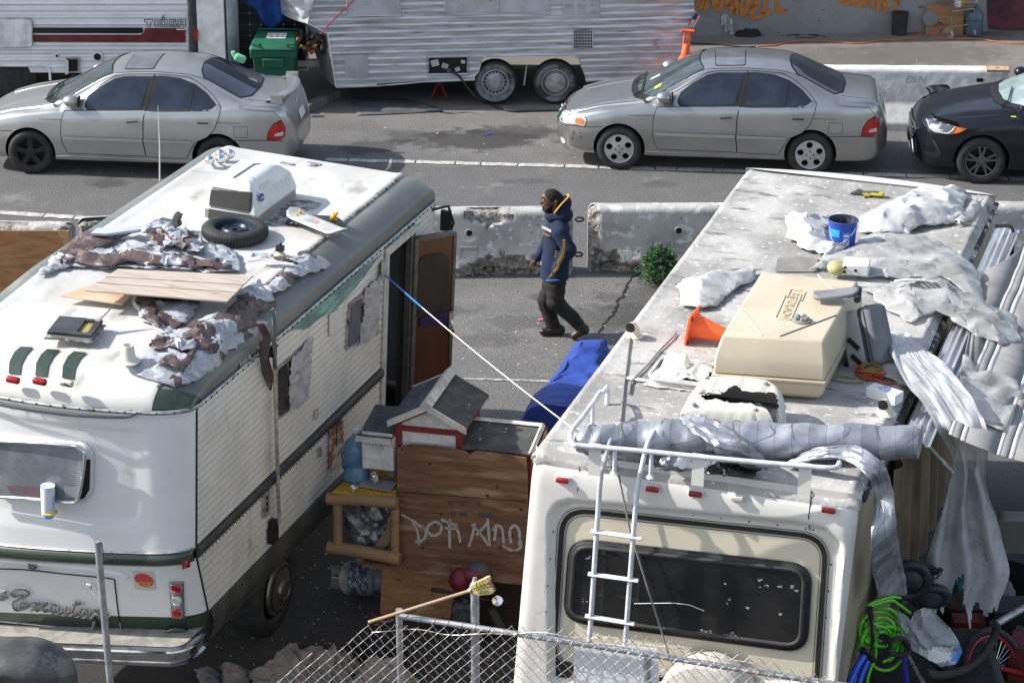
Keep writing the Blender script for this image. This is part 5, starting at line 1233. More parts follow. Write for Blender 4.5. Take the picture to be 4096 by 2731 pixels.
P=[(1119,1335),(1400,1115),(1560,990),(1655,910),(1690,884),(1682,900),(1660,912),(1625,920),(1578,957),(1537,1008),(1510,1040),(1461,1105),(1430,1145),(1374,1207),(1340,1240),(1313,1258),(1285,1272),(1262,1289),(1240,1310),(1216,1319),(1190,1316),(1160,1325)]
P=[(R1.u(x,y,.02).y,min(R1.u(x,y,.02).z,H1-.03)) for x,y in P]; b=MB(); b.patch(P,.06,lambda a,c:V((.0145,a,c))); b.build('torn_teal_film',teal,t1)
rustp=mat('rusted white plate',(.60,.56,.48),(.36,.14,.04),9,lo=.46,hi=.54,rough=.75); rl=mat('rusty louvre',(.16,.07,.03),(.08,.05,.03),30,rough=.8)
rp=sidepoly('rusty_vent_plate',[(1321,1716),(1375,1673),(1375,1849),(1321,1880)],.03,rustp,.012)
sidepoly('vent_louvre',[(1347,1701),(1371,1682),(1371,1765),(1347,1785)],.036,rl,.005,par=rp)
b=MB()
for k in range(9):
 q=R1.u(1349,1712+k*8.5,.038);q2=R1.u(1370,1696+k*8.5,.038); b.tube([q,q2],.004,4)
b.build('louvre_slats',rustp,rp)
sidepoly('outlet_cover',[(1261,1640),(1276,1632),(1276,1672),(1261,1680)],.03,mat('yellowed plastic',(.45,.40,.28),rough=.5),.02,.01)
sidepoly('lock_plate',[(1277,1796),(1288,1790),(1288,1822),(1277,1828)],.03,vane,.02)
op=sidepoly('outlet_box',[(1056,1971),(1079,1959),(1079,2058),(1056,2071)],.035,vane,.03)
b=MB()
for k in range(3): q=R1.u(1069,1990+k*24,.037); b.lathe([(.022,0),(0,.001)],12,Matrix.Translation(q)@Matrix.Rotation(math.radians(90),4,'Y'),cap=False)
b.build('sockets',darkhole,op)
# smeared old graffiti traces
b=MB(); rn=random.Random(9); sm=mat('smeared paint trace',(.50,.46,.42),(.56,.53,.48),9,rough=.6); sm2=mat('rust smear',(.50,.40,.30),(.56,.52,.44),9,rough=.6)
for x,y in ((900,1840),(940,1810),(975,1780),(1010,1750),(1040,1715)):
 a=R1.u(x,y,.012);c=R1.u(x+rn.uniform(-12,12),y+130,.012); b.add([V((.0125,a.y,a.z)),V((.0125,a.y+.05,a.z)),V((.0125,c.y+.05,c.z)),V((.0125,c.y,c.z))],[(0,1,2,3)],rn.randint(0,1))
pass
# door frame and opening
fm=mat('cream door frame',(.52,.51,.47),(.40,.39,.36),9,rough=.45); dkf=mat('grey hinge metal',(.13,.13,.13),(.09,.09,.085),12,rough=.45,metal=.4)
b=MB(); b.box((-.05,DW0-.1,.95),(.03,DW0-.0,H1-.06)); b.box((-.05,DW0-.1,2.80),(.035,DW1+.02,H1-.04)); b.build('door_frame',fm,t1,bev=.006)
b=MB(); b.box((-.3,DW0+.0,.95),(-.03,DW0+.16,2.80)); b.build('door_inner_panel',fm,t1)
b=MB(); b.box((-.9,DW0+.16,.95),(-.35,DW1+.05,2.80)); b.build('doorway_interior',darkhole,t1)
b=MB(); b.box((-.03,DW1-.04,.95),(.035,DW1+.05,2.80)); b.build('hinge_jamb',dkf,t1,bev=.006)
b=MB()
for k in range(22): b.tube([V((.045,DW1-.0,1.0+k*.08)),V((.045,DW1,1.065+k*.08))],.012,8)
b.build('piano_hinge',dkf,t1)
# open door
h0=R1.u(1641,972,.04); zt_=h0.z; e=R1.z(1823,931,zt_); h0=V((.05,DW1+.0,0))
dirv=V((e.x-h0.x,e.y-h0.y,0)); dl=dirv.length; yw=math.atan2(dirv.y,dirv.x)
fd=R1.sub((h0.x,h0.y,0),yw)
dbr=mat('brown vinyl door skin',(.060,.022,.014),(.085,.032,.018),3,rough=.35,st=(1,1,.3)); scr=mat('black door screen',(.012,.011,.011),(.02,.018,.018),4,rough=.5)
zd0=1.05
b=MB(); b.box((0,-.0,zd0),(dl,.04,zt_)); dr=b.build('entry_door',dbr,t1)
b=MB(); b.box((-.005,-.012,zd0),(.03,.045,zt_+.005)); b.box((dl-.022,-.012,zd0),(dl+.008,.045,zt_+.005)); b.box((.03,-.012,zt_-.02),(dl-.022,.05,zt_+.012)); b.build('door_edge_trim',dkf,dr)
P=[fd.w(x,y,0) for x,y in ((1672,1022),(1795,1008),(1795,1238),(1660,1275))]; P=rpoly([(q.x,q.z) for q in P],.12); b=MB(); b.prism([V((a,-.012,c)) for a,c in P],(0,.01,0)); b.build('door_screen',scr,dr)
P=[fd.w(x,y,0) for x,y in ((1675,1270),(1790,1240),(1785,1290),(1676,1307))]; b=MB(); b.prism([V((q.x,-.02,q.z)) for q in P],(0,.012,0)); b.build('purple_cloth',mat('dark purple cloth',(.03,.015,.07),rough=.85),dr)
q=fd.w(1800,1275,0); b=MB(); b.cbox((q.x,-.02,q.z),(.05,.02,.16)); lk=b.build('latch_plate',vane,dr,bev=.004)
b=MB(); b.tube([V((q.x,-.03,q.z+.0)),V((q.x+.005,-.05,q.z-.05))],.012,6); b.build('handle',chrome,lk)
q=fd.w(1801,1322,0); b=MB(); b.tube([V((q.x+.022*math.cos(a),-.03,q.z+.03*math.sin(a))) for a in [k*.5236 for k in range(12)]],.008,6,closed=True); b.build('brass_padlock',mat('brass',(.55,.38,.10),rough=.3,metal=.9),lk)
for D_ in list(t1.children):
 pass
for o_ in (dr,):  # door group built in its own frame
 def place(o):
  o.matrix_world=fd.M
 o_.parent=t1; o_.matrix_local=R1.I@fd.M
# awning arm
b=MB(); a0=R1.u(1100,1250,.09);a1=R1.u(1098,1385,.08);a2=R1.u(1112,2092,.06)
b.tube([V((.07,a1.y,a1.z+.3)),V((.075,a1.y,a1.z)),V((.07,a2.y,a2.z))],.022,4,flat=.8); b.build('awning_arm',vane,t1)
b=MB(); q=R1.u(1092,1405,.06); b.cbox((.05,q.y,q.z),(.06,.07,.08)); b.tube([V((.06,q.y-.1,q.z-.02)),V((.08,q.y+.03,q.z+.05))],.015,5); b.build('awning_bracket',trimb,t1)
b=MB(); q=R1.u(1100,2088,.05); b.cbox((.045,q.y-.03,q.z),(.05,.07,.07)); q=R1.u(1095,2135,.05); b.cbox((.045,q.y,q.z),(.05,.12,.14)); b.build('arm_foot',trimb,t1)
# ---- rear details ----
def rp_(name,px,d,m,rad=0,res=.05,par=None,th=None):
 P=[RT(x,y) for x,y in px]; P=rpoly(P,rad) if rad else P; b=MB(); b.patch(P,res,lambda u,z:S1(u,z,d)); return b.build(name,m,par or t1,smooth=50,solid=th)
def rline(name,px,wd,m,d,par=None,closed=False,sm=3):
 P=[RT(x,y) for x,y in px]; P=cat([(a,c,0) for a,c in P],sm,closed=closed); b=MB(); b.tube([S1(q.x,q.y,d) for q in P],wd,6,closed=closed); return b.build(name,m,par or t1,smooth=60)
chr_=mat('window rim aluminium',(.62,.62,.62),rough=.25,metal=.85)
wo=[(-20,1735),(340,1765),(378,1800),(376,1960),(345,1998),(290,2010),(-20,1978)]
fw=rp_('rear_window',wo,.012,gelc,.10,th=.02)
wi=[(-20,1747),(325,1768),(358,1800),(335,1965),(300,1990),(-20,1970)]
rline('window_rim',[(-40,1747),(150,1756),(300,1768),(330,1772),(352,1790),(357,1815),(346,1900),(333,1965),(322,1987),(295,1993),(150,1980),(-40,1968)],.014,chr_,.07,fw,sm=5)
pane=mat('grey reflecting pane',(.10,.108,.12),(.16,.17,.185),1.5,rough=.08,spec=.8,c3=(.28,.30,.33),sc3=1.2,lo3=.5,hi3=.7)
rp_('window_pane',[(-40,1752),(300,1772),(345,1800),(345,1815),(336,1900),(325,1975),(300,1988),(150,1975),(-40,1962)],.055,pane,.04,par=fw)
b=MB()
for k in range(20):
 y=1772+k*8.2; a=RT(-30,y-4);c=RT(346-k*.6,y+20*.0+14); b.tube([S1(a[0],a[1],.057),S1(c[0],c[1],.057)],.0022,4)
b.build('blind_slats',mat('blind grey',(.24,.25,.27),rough=.5),fw)
rp_('window_gap',[(352,1830),(370,1830),(366,1950),(345,1985),(318,1992),(335,1965)],.034,darkhole,par=fw)
b=MB()
for px,w_,m_ in ((300,1935,0),(90,1940,1),(150,1942,2)): pass
rp_('pale_cup',[(268,1930),(330,1935),(322,1978),(275,1975)],.058,mat('pale cup behind glass',(.30,.31,.33),rough=.3),par=fw)
rp_('red_blue_clutter',[(40,1930),(180,1935),(200,1975),(60,1965)],.0565,mat('clutter behind glass',(.14,.12,.14),(.22,.10,.09),8,rough=.3),par=fw)
# paper cup hanging outside
q=RT(222,1985); f2=R1.sub(S1(q[0],q[1],.12)-V((0,0,.12))); t2=thing('paper_cup','white and blue paper cup wedged under the rear window of left motorhome','cup',f2)
cupm=mat('white blue cup print',(.70,.72,.74),(.18,.42,.70),7,lo=.48,hi=.56,rough=.5); b=MB(); b.lathe([(.048,.0),(.052,.01),(.057,.27),(.054,.27)],20); b.build('cup_body',cupm,t2,smooth=50)
b=MB(); b.lathe([(.05,.10),(.062,.11),(.062,.115),(.05,.12)],20,Matrix.Translation((.012,.0,-.07))); b.build('yellow_rim',mat('yellow plastic',(.7,.5,.04),rough=.5),t2)
# hatch door, lettering
rline('hatch_gap',[(-40,2270),(100,2275),(250,2292),(380,2305),(452,2314),(460,2335),(470,2420),(480,2486)],.006,seam,.003)
rline('hatch_ridge',[(-40,2238),(100,2246),(250,2262),(400,2280),(480,2296),(510,2306)],.02,gelc,.0)
rline('hatch_bottom_gap',[(480,2486),(484,2520),(478,2527),(300,2512),(-40,2478)],.006,vane,.004)
lm_=mat('grey script letters',(.15,.155,.13),(.20,.205,.18),9,rough=.4); lw_=mat('white letter edge',(.75,.75,.74),rough=.4)
LT=[[(-15,2385),(8,2365),(22,2355),(30,2362),(20,2380),(5,2388),(14,2392),(34,2382)],
 [(98,2372),(64,2378),(48,2362),(62,2352),(100,2350),(122,2362),(112,2376),(80,2390),(60,2400),(60,2425),(80,2435),(108,2424),(112,2408),(95,2404),(86,2420),(100,2430),(128,2415)],
 [(125,2412),(145,2402),(152,2412),(148,2432),(160,2436),(172,2425)],[(166,2404),(150,2420),(130,2436)],
 [(172,2425),(192,2414),(196,2404),(184,2404),(178,2420),(184,2440),(206,2436)],[(232,2418),(222,2410),(212,2425),(216,2444),(236,2442),(246,2430)],
 [(244,2422),(240,2444),(252,2452),(268,2440),(274,2422)],[(274,2422),(268,2448),(282,2452),(296,2440)],[(312,2396),(300,2440),(304,2458),(322,2452)],[(296,2412),(328,2410)],
 [(334,2428),(326,2452),(334,2462),(348,2450)],[(342,2404),(346,2406)],[(346,2436),(356,2432),(354,2455),(362,2464),(380,2440),(384,2430)],[(384,2436),(396,2440)],[(398,2452),(416,2448),(420,2434),(406,2432),(398,2450),(404,2466),(424,2464),(440,2452)]]
b=MB();
for s in LT:
 P=cat([(*RT(x,y),0) for x,y in s],6); b.tube([S1(q.x,q.y,.026) for q in P],.0085,5,m=0); b.tube([S1(q.x+.004,q.y-.007,.010) for q in P],.011,5,m=1)
b.build('script_lettering',[lm_,lw_],t1,smooth=60)
# latch handle
b=MB(); p0=RT(352,2330);p1=RT(376,2335); b.tube([S1(*p0,.02),S1(*RT(372,2330),.03),S1(*RT(372,2345),.035),S1(*RT(388,2374),.03)],.009,6); b.build('hatch_handle',chrome,t1)
b=MB(); b.tube([S1(*RT(383,2478),.03),S1(*RT(380,2510),.035),S1(*RT(386,2530),.04)],.013,4); b.build('hatch_latch',vane,t1)
# lock badge
bd_=rp_('oval_badge',[(116,2246),(154,2250),(152,2272),(118,2268)],.022,mat('badge grey',(.25,.25,.25),rough=.4),.01)
q=RT(135,2260); b=MB(); M=plane_M(S1(*q,.026),(1,0,0),(0,0,1)); b.lathe([(.034,.001),(.026,.003),(0,.003)],20,M@Matrix.Diagonal((1,.62,1,1)),cap=False,m=0); b.build('badge_oval',[trimb],bd_)
text('badge_lettering','TWA',.02,M@Matrix.Translation((0,0,.004)),lw_,bd_,depth=.0005)
# sticker
q=RT(578,2318); q0=RT(533,2283);q1=RT(622,2355)
stk=rp_('round_sticker',[(532,2281),(616,2285),(624,2359),(540,2356)],.004,mat('aged paper',(.55,.53,.46),rough=.6))
M=plane_M(S1(*q,.008),S1(q[0]+.1,q[1])-S1(*q),S1(q[0],q[1]+.1)-S1(*q)); b=MB(); b.lathe([(.078,.0),(0,.0005)],36,M,cap=False); b.build('sticker_disc',mat('sticker red',(.55,.02,.035),rough=.45),stk)
ylw=mat('sticker yellow',(.70,.50,.02),rough=.5)
text('sticker_lettering','GOOD SAM',.027,M@Matrix.Translation((0,-.026,.002)),ylw,stk,depth=.0006,bold=.0006); text('sticker_lettering','CLUB',.027,M@Matrix.Translation((.004,-.05,.002)),ylw,stk,depth=.0006,bold=.0006)
# tail lamps
pl=rp_('tail_lamp_plate',[(678,2325),(738,2322),(742,2470),(690,2468)],.012,mat('cast grey plate',(.30,.30,.30),(.22,.22,.22),12,rough=.4,metal=.4),.01,th=.012)
for y,m_ in ((2345,redl),(2395,clens),(2445,redl)):
 q=RT(709+(y-2345)*.03,y); M=plane_M(S1(*q,.02),(1,0,0),(0,.05,1)); b=MB(); b.lathe([(.046,0),(.044,.012),(.034,.02),(.02,.022),(0,.02)],24,M,cap=False); b.build('tail_lamp',m_,pl,smooth=40)
 b=MB(); b.tube([M@V((.047*math.cos(a),.047*math.sin(a),.002)) for a in [k*math.pi/12 for k in range(24)]],.004,5,closed=True); b.build('lamp_ring',vane,pl)
mk_=rp_('side_marker',[(736,2240),(764,2222),(766,2255),(736,2268)],.03,redl,.006,th=.02)
rp_('lamp_housing',[(664,2515),(700,2502),(745,2505),(762,2530),(750,2560),(690,2556),(664,2540)],.03,grnp,.04,th=.04)
rp_('reflector',[(686,2523),(736,2525),(738,2547),(688,2544)],.056,redl,.01,th=.006)
# roof stripes with marker lamps
def RS(px,py):
 z=3.1
 for _ in range(10):
  q=R1.z(px,py,z); u=min(max(q.x,-W1),0); w=max(q.y,wr(u,H1)); z=shell(u,w)*.6+z*.4
 return (q.x,q.y)
def spatch(name,px,d,m,rad=0,res=.05,par=None,th=None,fn=None):
 P=[RS(x,y) for x,y in px]; P=rpoly(P,rad) if rad else P; b=MB(); b.patch(P,res,fn or (lambda u,w:V((u,w,shell(u,w)+d)))); return b.build(name,m,par or t1,smooth=50,solid=th)
for i,dx in enumerate((0,107,214)):
 spatch('roof_stripe',[(34+dx,1500+dx*.08),(38+dx,1450+dx*.08),(58+dx,1412+dx*.08),(82+dx,1391+dx*.09),(134+dx,1393+dx*.1),(106+dx,1422+dx*.08),(86+dx,1460+dx*.08),(80+dx,1503+dx*.09)],.012,grnp)
 q=RT(52+dx,1517+dx*.05); c=R1.w(52+dx,1519+dx*.06,wr(-1.2,H1)-.02); z=c.z
 b=MB(); b.cbox((c.x,c.y,z),(.12,.05,.055)); lp=b.build('roof_marker_lamp',redl if i<2 else mat('cream lamp base',(.55,.53,.46),rough=.5),t1,bev=.02,bseg=3)
 if i==2:
  b=MB(); b.tube([V((c.x-.03,c.y-.03,z)),V((c.x,c.y-.035,z+.01)),V((c.x+.04,c.y-.03,z-.01))],.006,5); b.build('bare_contact',trimb,lp)
# bumper
bc=[];
for u in list(np.linspace(-W1-.1,-.12,30))+[-.08,-.04,-.005,.02,.035,.04,.04]: bc.append(u)
b=MB(); zb_=.86
def bump(a,c):
 i=a*(len(bc)-1); u=bc[int(round(i))];
 k=max(0,i-(len(bc)-8))/7; w=-.26+(.30*k**2.0 if k>0 else 0)
 prof=[(.05,.06),(.0,.07),(-.03,.06),(-.035,.045),(-.01,.035),(-.01,-.045),(-.035,-.055),(-.03,-.075),(.0,-.085),(.05,-.08)]
 q=prof[int(round(c*(len(prof)-1)))]; th=k*math.pi/2.3
 return V((u-q[0]*math.sin(th)*1.0,w+q[0]*math.cos(th),zb_+q[1]+.19*u))
b.grid(bump,len(bc)-1,9); bm_=b.build('rear_bumper',mat('pitted chrome',(.62,.63,.65),(.42,.43,.45),6,rough=.16,metal=1,c3=(.35,.30,.24),sc3=14,lo3=.64,hi3=.72),t1,smooth=35)
b=MB(); b.add([V((-W1,-.24,.90-.19*W1)),V((-.05,-.24,.89)),V((-.02,.2,.90)),V((-W1,.2,.90-.19*W1))],[(0,1,2,3)]); b.build('bumper_shelf',mat('dirty grey step',(.30,.29,.26),(.2,.19,.17),8,rough=.7),bm_)
b=MB()
for u in (-1.85,-1.05): b.sphere((u,-.27,zb_-.005+.19*u),.016,10,6)
b.build('bumper_bolts',vane,bm_)
b=MB(); P=[RT(x,y) for x,y in ((120,2575),(180,2535),(200,2526),(270,2530),(330,2534))]; b.tube(cat([V((p[0],-.30+.02*i,p[1]+.15*p[0])) for i,p in enumerate(P)],6),.007,5); b.build('loose_wire',blk,bm_)
# wheel
wc=V((-.14,R1.u(1130,2330,-.02).y,.47)); Mw=Matrix.Translation(wc)@Matrix.Rotation(math.radians(90),4,'Y')
b=MB(); b.lathe([(.28,.05),(.31,.08),(.40,.08),(.44,.05),(.45,-.02),(.45,-.16),(.3,-.2)],40,Mw,cap=False); wv=b.build('rear_wheel',tyre,t1,smooth=45)
b=MB(); b.lathe([(.245,.075),(.235,.095),(.15,.125),(.11,.13),(.105,.15),(.085,.16),(.075,.152),(0,.15)],40,Mw,cap=False); hc=b.build('wheel_cover',mat('tarnished wheel cover',(.27,.26,.23),(.18,.17,.15),9,rough=.4,metal=.85),wv,smooth=35)
b=MB()
for k in range(40):
 a=k*2*math.pi/40; b.cbox(Mw@V((.20*math.cos(a),.20*math.sin(a),.112)),(.004,.05,.012),R=Matrix.Rotation(a,3,'X'))
b.build('cover_slots',darkhole,hc)
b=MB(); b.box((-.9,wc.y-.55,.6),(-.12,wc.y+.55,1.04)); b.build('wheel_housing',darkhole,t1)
# ---- rooftop fittings ----
RZ=shell(-1.2,3.0)
Z=lambda px,py,z=0:R1.z(px,py,RZ+z)
# air conditioner
A=V((-1.44,3.16,RZ));B_=A+V((.53,0,0));C=B_+V((0,.86,0));Dd=A+(C-B_)
acw=mat('white moulded plastic',(.74,.74,.73),(.64,.64,.62),4,rough=.4,c3=(.5,.48,.44),sc3=9,lo3=.62,hi3=.72)
h=.37; cz=V((0,0,1))
def inset(p,q,k): return p.lerp(q,k)
fx=(B_-A).normalized(); fy=(Dd-A).normalized(); Wd=(B_-A).length; Ln=(C-B_).length*1.03
fa=R1.sub(A,math.atan2(fx.y,fx.x));
ac=thing('air_conditioner',None,None); bpy.data.objects.remove(ac)
b=MB();
def ring(x0,x1,y0,y1,z): return [V((x0,y0,z)),V((x1,y0,z)),V((x1,y1,z)),V((x0,y1,z))]
R_=[ring(.0,Wd,0,Ln,.07),ring(-.0,Wd,-.0,Ln,.10),ring(.04,Wd-.05,.045,Ln-.03,.24),ring(.06,Wd-.10,.06,Ln-.16,.33),ring(.09,Wd-.15,.10,Ln-.30,.365)]
b.add([q for r in R_ for q in r],[(i*4+k,i*4+(k+1)%4,i*4+4+(k+1)%4,i*4+4+k) for i in range(4) for k in range(4)]+[(3,2,1,0),(16,17,18,19)])
acb=b.build('air_conditioner',acw,t1,None,bev=.035,bseg=4); acb.matrix_local=R1.I@fa.M
def sub_(name,b,m,**k):
 return b.build(name,m,acb,**k)
b=MB(); b.box((.01,.01,-.01),(Wd-.01,Ln-.01,.085)); sub_('ac_base_pan',b,mat('beige grey base',(.30,.28,.25),rough=.6),bev=.01)
fr0=fa
P=[fa.w(x,y,.03) for x,y in ((842,762),(1006,771),(1009,886),(840,878))]
b=MB(); b.prism([V((q.x,.003+(q.z-.1)*.17,q.z)) for q in P],(0,.015,0)); sub_('ac_grille',b,mat('condenser dark',(.05,.048,.045),rough=.6))
b=MB(); z0=max(.11,min(q.z for q in P)+.01); z1=max(q.z for q in P)-.01
for k in range(16): z=z0+(z1-z0)*k/15; b.box((P[0].x+.01,-.003+(z-.1)*.17,z-.003),(P[1].x-.01,.004+(z-.1)*.17,z+.003))
sub_('grille_fins',b,mat('fin grey',(.13,.125,.12),rough=.5,metal=.4))
b=MB()
for k in range(14):
 y=.22+k*.042; hh=.31-max(0,(y-.35))*.28
 b.tube([V((Wd-.012,y,.11)),V((Wd-.045,y,.23)),V((Wd-.075,y,min(hh,.3)))],.010,6)
sub_('side_ribs',b,acw,smooth=60)
b=MB(); b.tube([V((Wd*.45,.12,.372)),V((Wd*.47,Ln-.35,.372)),V((Wd*.55,Ln-.30,.366))],.006,5); sub_('top_groove',b,mat('groove grey',(.25,.25,.25),rough=.6))
Mx=plane_M(V((Wd-.028,.13,.225)),(0,1,0),(-.24,0,1)); b=MB(); b.lathe([(.05,.008),(.048,.013),(0,.014)],24,Mx@Matrix.Diagonal((1,.72,1,1)),cap=False); bg_=sub_('oval_badge',b,mat('badge blue',(.02,.06,.28),rough=.3)); text('badge_lettering','Carrier',.028,Mx@Matrix.Translation((0,0,.0145)),lw_,bg_,depth=.0006,shear=.3)
# cast shadow of the ac, painted as a dark patch on the roof
b=MB(); rn=random.Random(12); acsh=mat('painted ac shadow',(.12,.115,.105),(.45,.44,.41),18,lo=.4,hi=.6,rough=.9)
P=[RS(x,y) for x,y in ((1045,895),(1170,800),(1230,800),(1290,815),(1270,835),(1220,845),(1180,870),(1150,900),(1100,905))]
b=MB(); b.patch(P,.05,lambda u,w:V((u,w,shell(u,w)+.002))); b.build('ac_shadow_patch',acsh,t1)
# roof vent with torn black lid
q=[Z(x,y,.0) for x,y in ((195,1352),(362,1368),(425,1310),(270,1290))]
fv=R1.sub(q[0],math.atan2((q[1]-q[0]).y,(q[1]-q[0]).x)); vw=(q[1]-q[0]).length; vl=(q[2]-q[1]).length
caulk=mat('grey cracked caulk',(.30,.29,.27),(.16,.155,.15),16,rough=.85)
b=MB(); pts=[]; rn=random.Random(6)
for k in range(40):
 a=k/40;
 if a<.25: p=V((a*4*vw,0,0))
 elif a<.5: p=V((vw,(a-.25)*4*vl,0))
 elif a<.75: p=V((vw-(a-.5)*4*vw,vl,0))
 else: p=V((0,vl-(a-.75)*4*vl,0))
 c=V((vw/2,vl/2,0)); pts.append(c+(p-c)*(1.13+rn.uniform(-.06,.08)))
b.prism(pts,(0,0,.012)); va=b.build('roof_vent',caulk,t1); va.matrix_local=R1.I@fv.M
b=MB(); b.box((.0,.0,.0),(vw,vl,.035)); b.build('vent_base',mat('cream vent base',(.62,.59,.50),rough=.5),va,bev=.012)
b=MB();
for a_,c_ in (((-.01,-.01,.035),(vw*.62,vl+.01,.06)),((vw*.62,-.01,.035),(vw+.01,.04,.06)),((vw*.62,vl-.03,.035),(vw+.01,vl+.01,.06)),((vw-.04,.04,.035),(vw+.01,vl-.03,.06))): b.box(a_,c_)
b.build('vent_lid',mat('black vent lid',(.028,.028,.027),(.05,.05,.05),5,rough=.4),va,bev=.004)
b=MB(); b.box((vw*.62,.04,.0),(vw-.04,vl-.03,.04)); b.build('vent_insulation',mat('yellow foam',(.40,.31,.10),(.12,.08,.03),6,rough=.9),va)
b=MB(); b.prism([V((vw*.86,vl*.9,.06)),V((vw*1.0,vl*.8,.07)),V((vw*1.30,vl*1.3,.20)),V((vw*1.15,vl*1.15,.12))],(0,.0,.006)); b.build('torn_lid_shard',mat('grey shard',(.2,.2,.19),rough=.6),va)
# small fittings
q=Z(512,1442); b=MB(); b.lathe([(.10,0),(.07,.012),(.062,.02),(.05,.10),(.042,.13),(.036,.13),(.032,.02)],20,Matrix.Translation(q),cap=False); pv=b.build('plumbing_vent',mat('cream pvc',(.66,.62,.52),rough=.5),t1,smooth=45)
q=Z(1119,1028); b=MB(); b.lathe([(.09,0),(.085,.01),(.045,.012),(.045,.035),(.028,.035),(.028,.05),(0,.05)],20,Matrix.Translation(q),cap=False,m=0); b.cbox(q+V((0,0,.08)),(.07,.05,.05),1); b.tube([q+V((0,0,.1)),q+V((.01,0,.13))],.012,6,1)
b.build('antenna_base',[mat('cream antenna base',(.6,.57,.48),rough=.5),trimb],t1,bev=.003)
b=MB(); b.tube(cat([q+V((-.03,0,.1)),Z(1090,1022,.06),Z(1060,1035,.02),Z(1030,1040,.008),Z(990,1046,.008)],5),.004,4); b.build('antenna_wire',vane,t1)
q=RS(742,722); q=V((-W1+.03,R1.z(742,722,H1+.2).y,H1+.15)); tp_=R1.at(710,380,0,q.x); b=MB(); b.tube([q,V((q.x,q.y,q.z+.35)),V((q.x-.015,q.y,tp_.z))],[.008,.006,.002],6); b.build('whip_antenna',mat('pale fibreglass',(.55,.52,.46),rough=.5),t1)
# air horns
fh=[(839,641),(881,616),(882,637),(921,616)]
b=MB(); base=V((-W1+.45,LL1-.12,0));
hn=thing('air_horns',None,None); bpy.data.objects.remove(hn)
hb=MB(); c0=R1.z(868,664,H1+.22); hb.box(c0-V((.09,.03,.0)),c0+V((.09,.03,.03))); hbo=hb.build('air_horns',chrome,t1,bev=.008)
for px,py in fh:
 c=R1.at(px,py,2,H1+.34); b=MB(); b.sphere(c,.046,18,12);
 b.tube([c0+V(((px-880)*.0012,0,.02)),c-V((0,0,.03))],.012,6); b.build('horn_dome',chrome,hbo,smooth=60)
# lumps on front edge + marker lamp
for px in (1150,1255): q=Z(px,657,.0); b=MB(); b.cbox(q,(.14,.05,.02)); b.build('front_lamp_base',vane,t1)
q=Z(1246,658,.01); b=MB(); b.sphere(q,.045,12,8,sq=(1.2,.8,.5)); b.build('front_marker_lamp',vane,t1,smooth=60)
# mirror and bits beside the front
b=MB(); q=R1.at(1745,882,0,.1); b.tube([V((.0,LL1-.1,q.z+.05)),V((.12,LL1+.05,q.z+.06)),V((.16,LL1+.1,q.z-.12)),V((.1,LL1+.12,q.z-.3))],.014,6); b.cbox((.09,LL1+.08,q.z-.1),(.1,.04,.2)); b.build('door_mirror',trimb,t1)
# ================= right motorhome =================
R2=frame(.1166,17.3293,.3084,.0138); H2=3.05; W2=2.41; L2=6.9
roof2=mat('mottled roof coating',(.45,.44,.415),(.27,.262,.245),1.6,lo=.36,hi=.62,rough=.85,st=(1,.8,1),c3=(.13,.125,.115),sc3=4.2,lo3=.56,hi3=.68,st3=(.6,1.8,1),c4=(.62,.61,.59),sc4=17,lo4=.6,hi4=.68,bump=.008,bsc=16)
cream=mat('off white fibreglass',(.68,.66,.615),(.61,.59,.545),1.5,rough=.35,coat=.2,c3=(.48,.46,.41),sc3=5,lo3=.62,hi3=.76)
tan=mat('cream aluminium panel',(.66,.60,.46),(.62,.56,.43),2,rough=.35,c3=(.52,.46,.34),sc3=4,lo3=.62,hi3=.78)
beige=mat('beige side wall',(.38,.32,.22),(.30,.25,.17),2,rough=.5)
t2_=thing('motorhome','off-white motorhome with big dark rear window, ladder and littered roof, at right','motorhome',R2); T2=t2_
def L2at(z): # left/right edge of the rear wall: sides splay a little towards the floor
 k=max(0,(H2-z)); return -.065*k, W2-.05*k+.0
# roof slab with rolled edges
def shell2(u,w):
 f=lambda d,r:math.sqrt(max(0,1-(1-min(max(d,0)/r,1))**2))
 ds=min(u,W2-u);
 z=H2-.13+.13*f(ds,.07)*f(w+.02,.20)*f(L2-w,.10)
 if ds>.05: z+=.012*max(0,1-(ds-.05)/.09)
 z+=.006*nz(u*1.3,w*1.3,2)+.003*nz(u*7,w*7,3)
 return z
us_=[0,.003,.01,.02,.035,.05,.065,.09,.12,.16]+list(np.linspace(.22,W2-.22,34))+[W2-q for q in (.16,.12,.09,.065,.05,.035,.02,.01,.003,0)]
ws_=[-.02,-.017,-.01,.0,.02,.05,.09,.14,.2]+list(np.linspace(.3,L2-.2,80))+[L2-.1,L2-.06,L2-.03,L2-.01,L2]
b=MB(); b.grid(lambda a,c:V((us_[int(round(a*(len(us_)-1)))]+.006*nz(ws_[int(round(c*(len(ws_)-1)))]*6,3,1),ws_[int(round(c*(len(ws_)-1)))],shell2(us_[int(round(a*(len(us_)-1)))],ws_[int(round(c*(len(ws_)-1)))]))),len(us_)-1,len(ws_)-1); b.build('roof',roof2,T2,smooth=60)
# white front cap beyond the roof edge
b=MB();
def fc(a,c):
 u=W2*a; w=L2+.55*c*(math.sin(a*math.pi)**.45 if 0<a<1 else 0)*.9+.02*c; return V((u,w,H2-.01-.16*c**2.2))
b.grid(fc,30,10); b.build('front_cap',cream,T2,smooth=60)
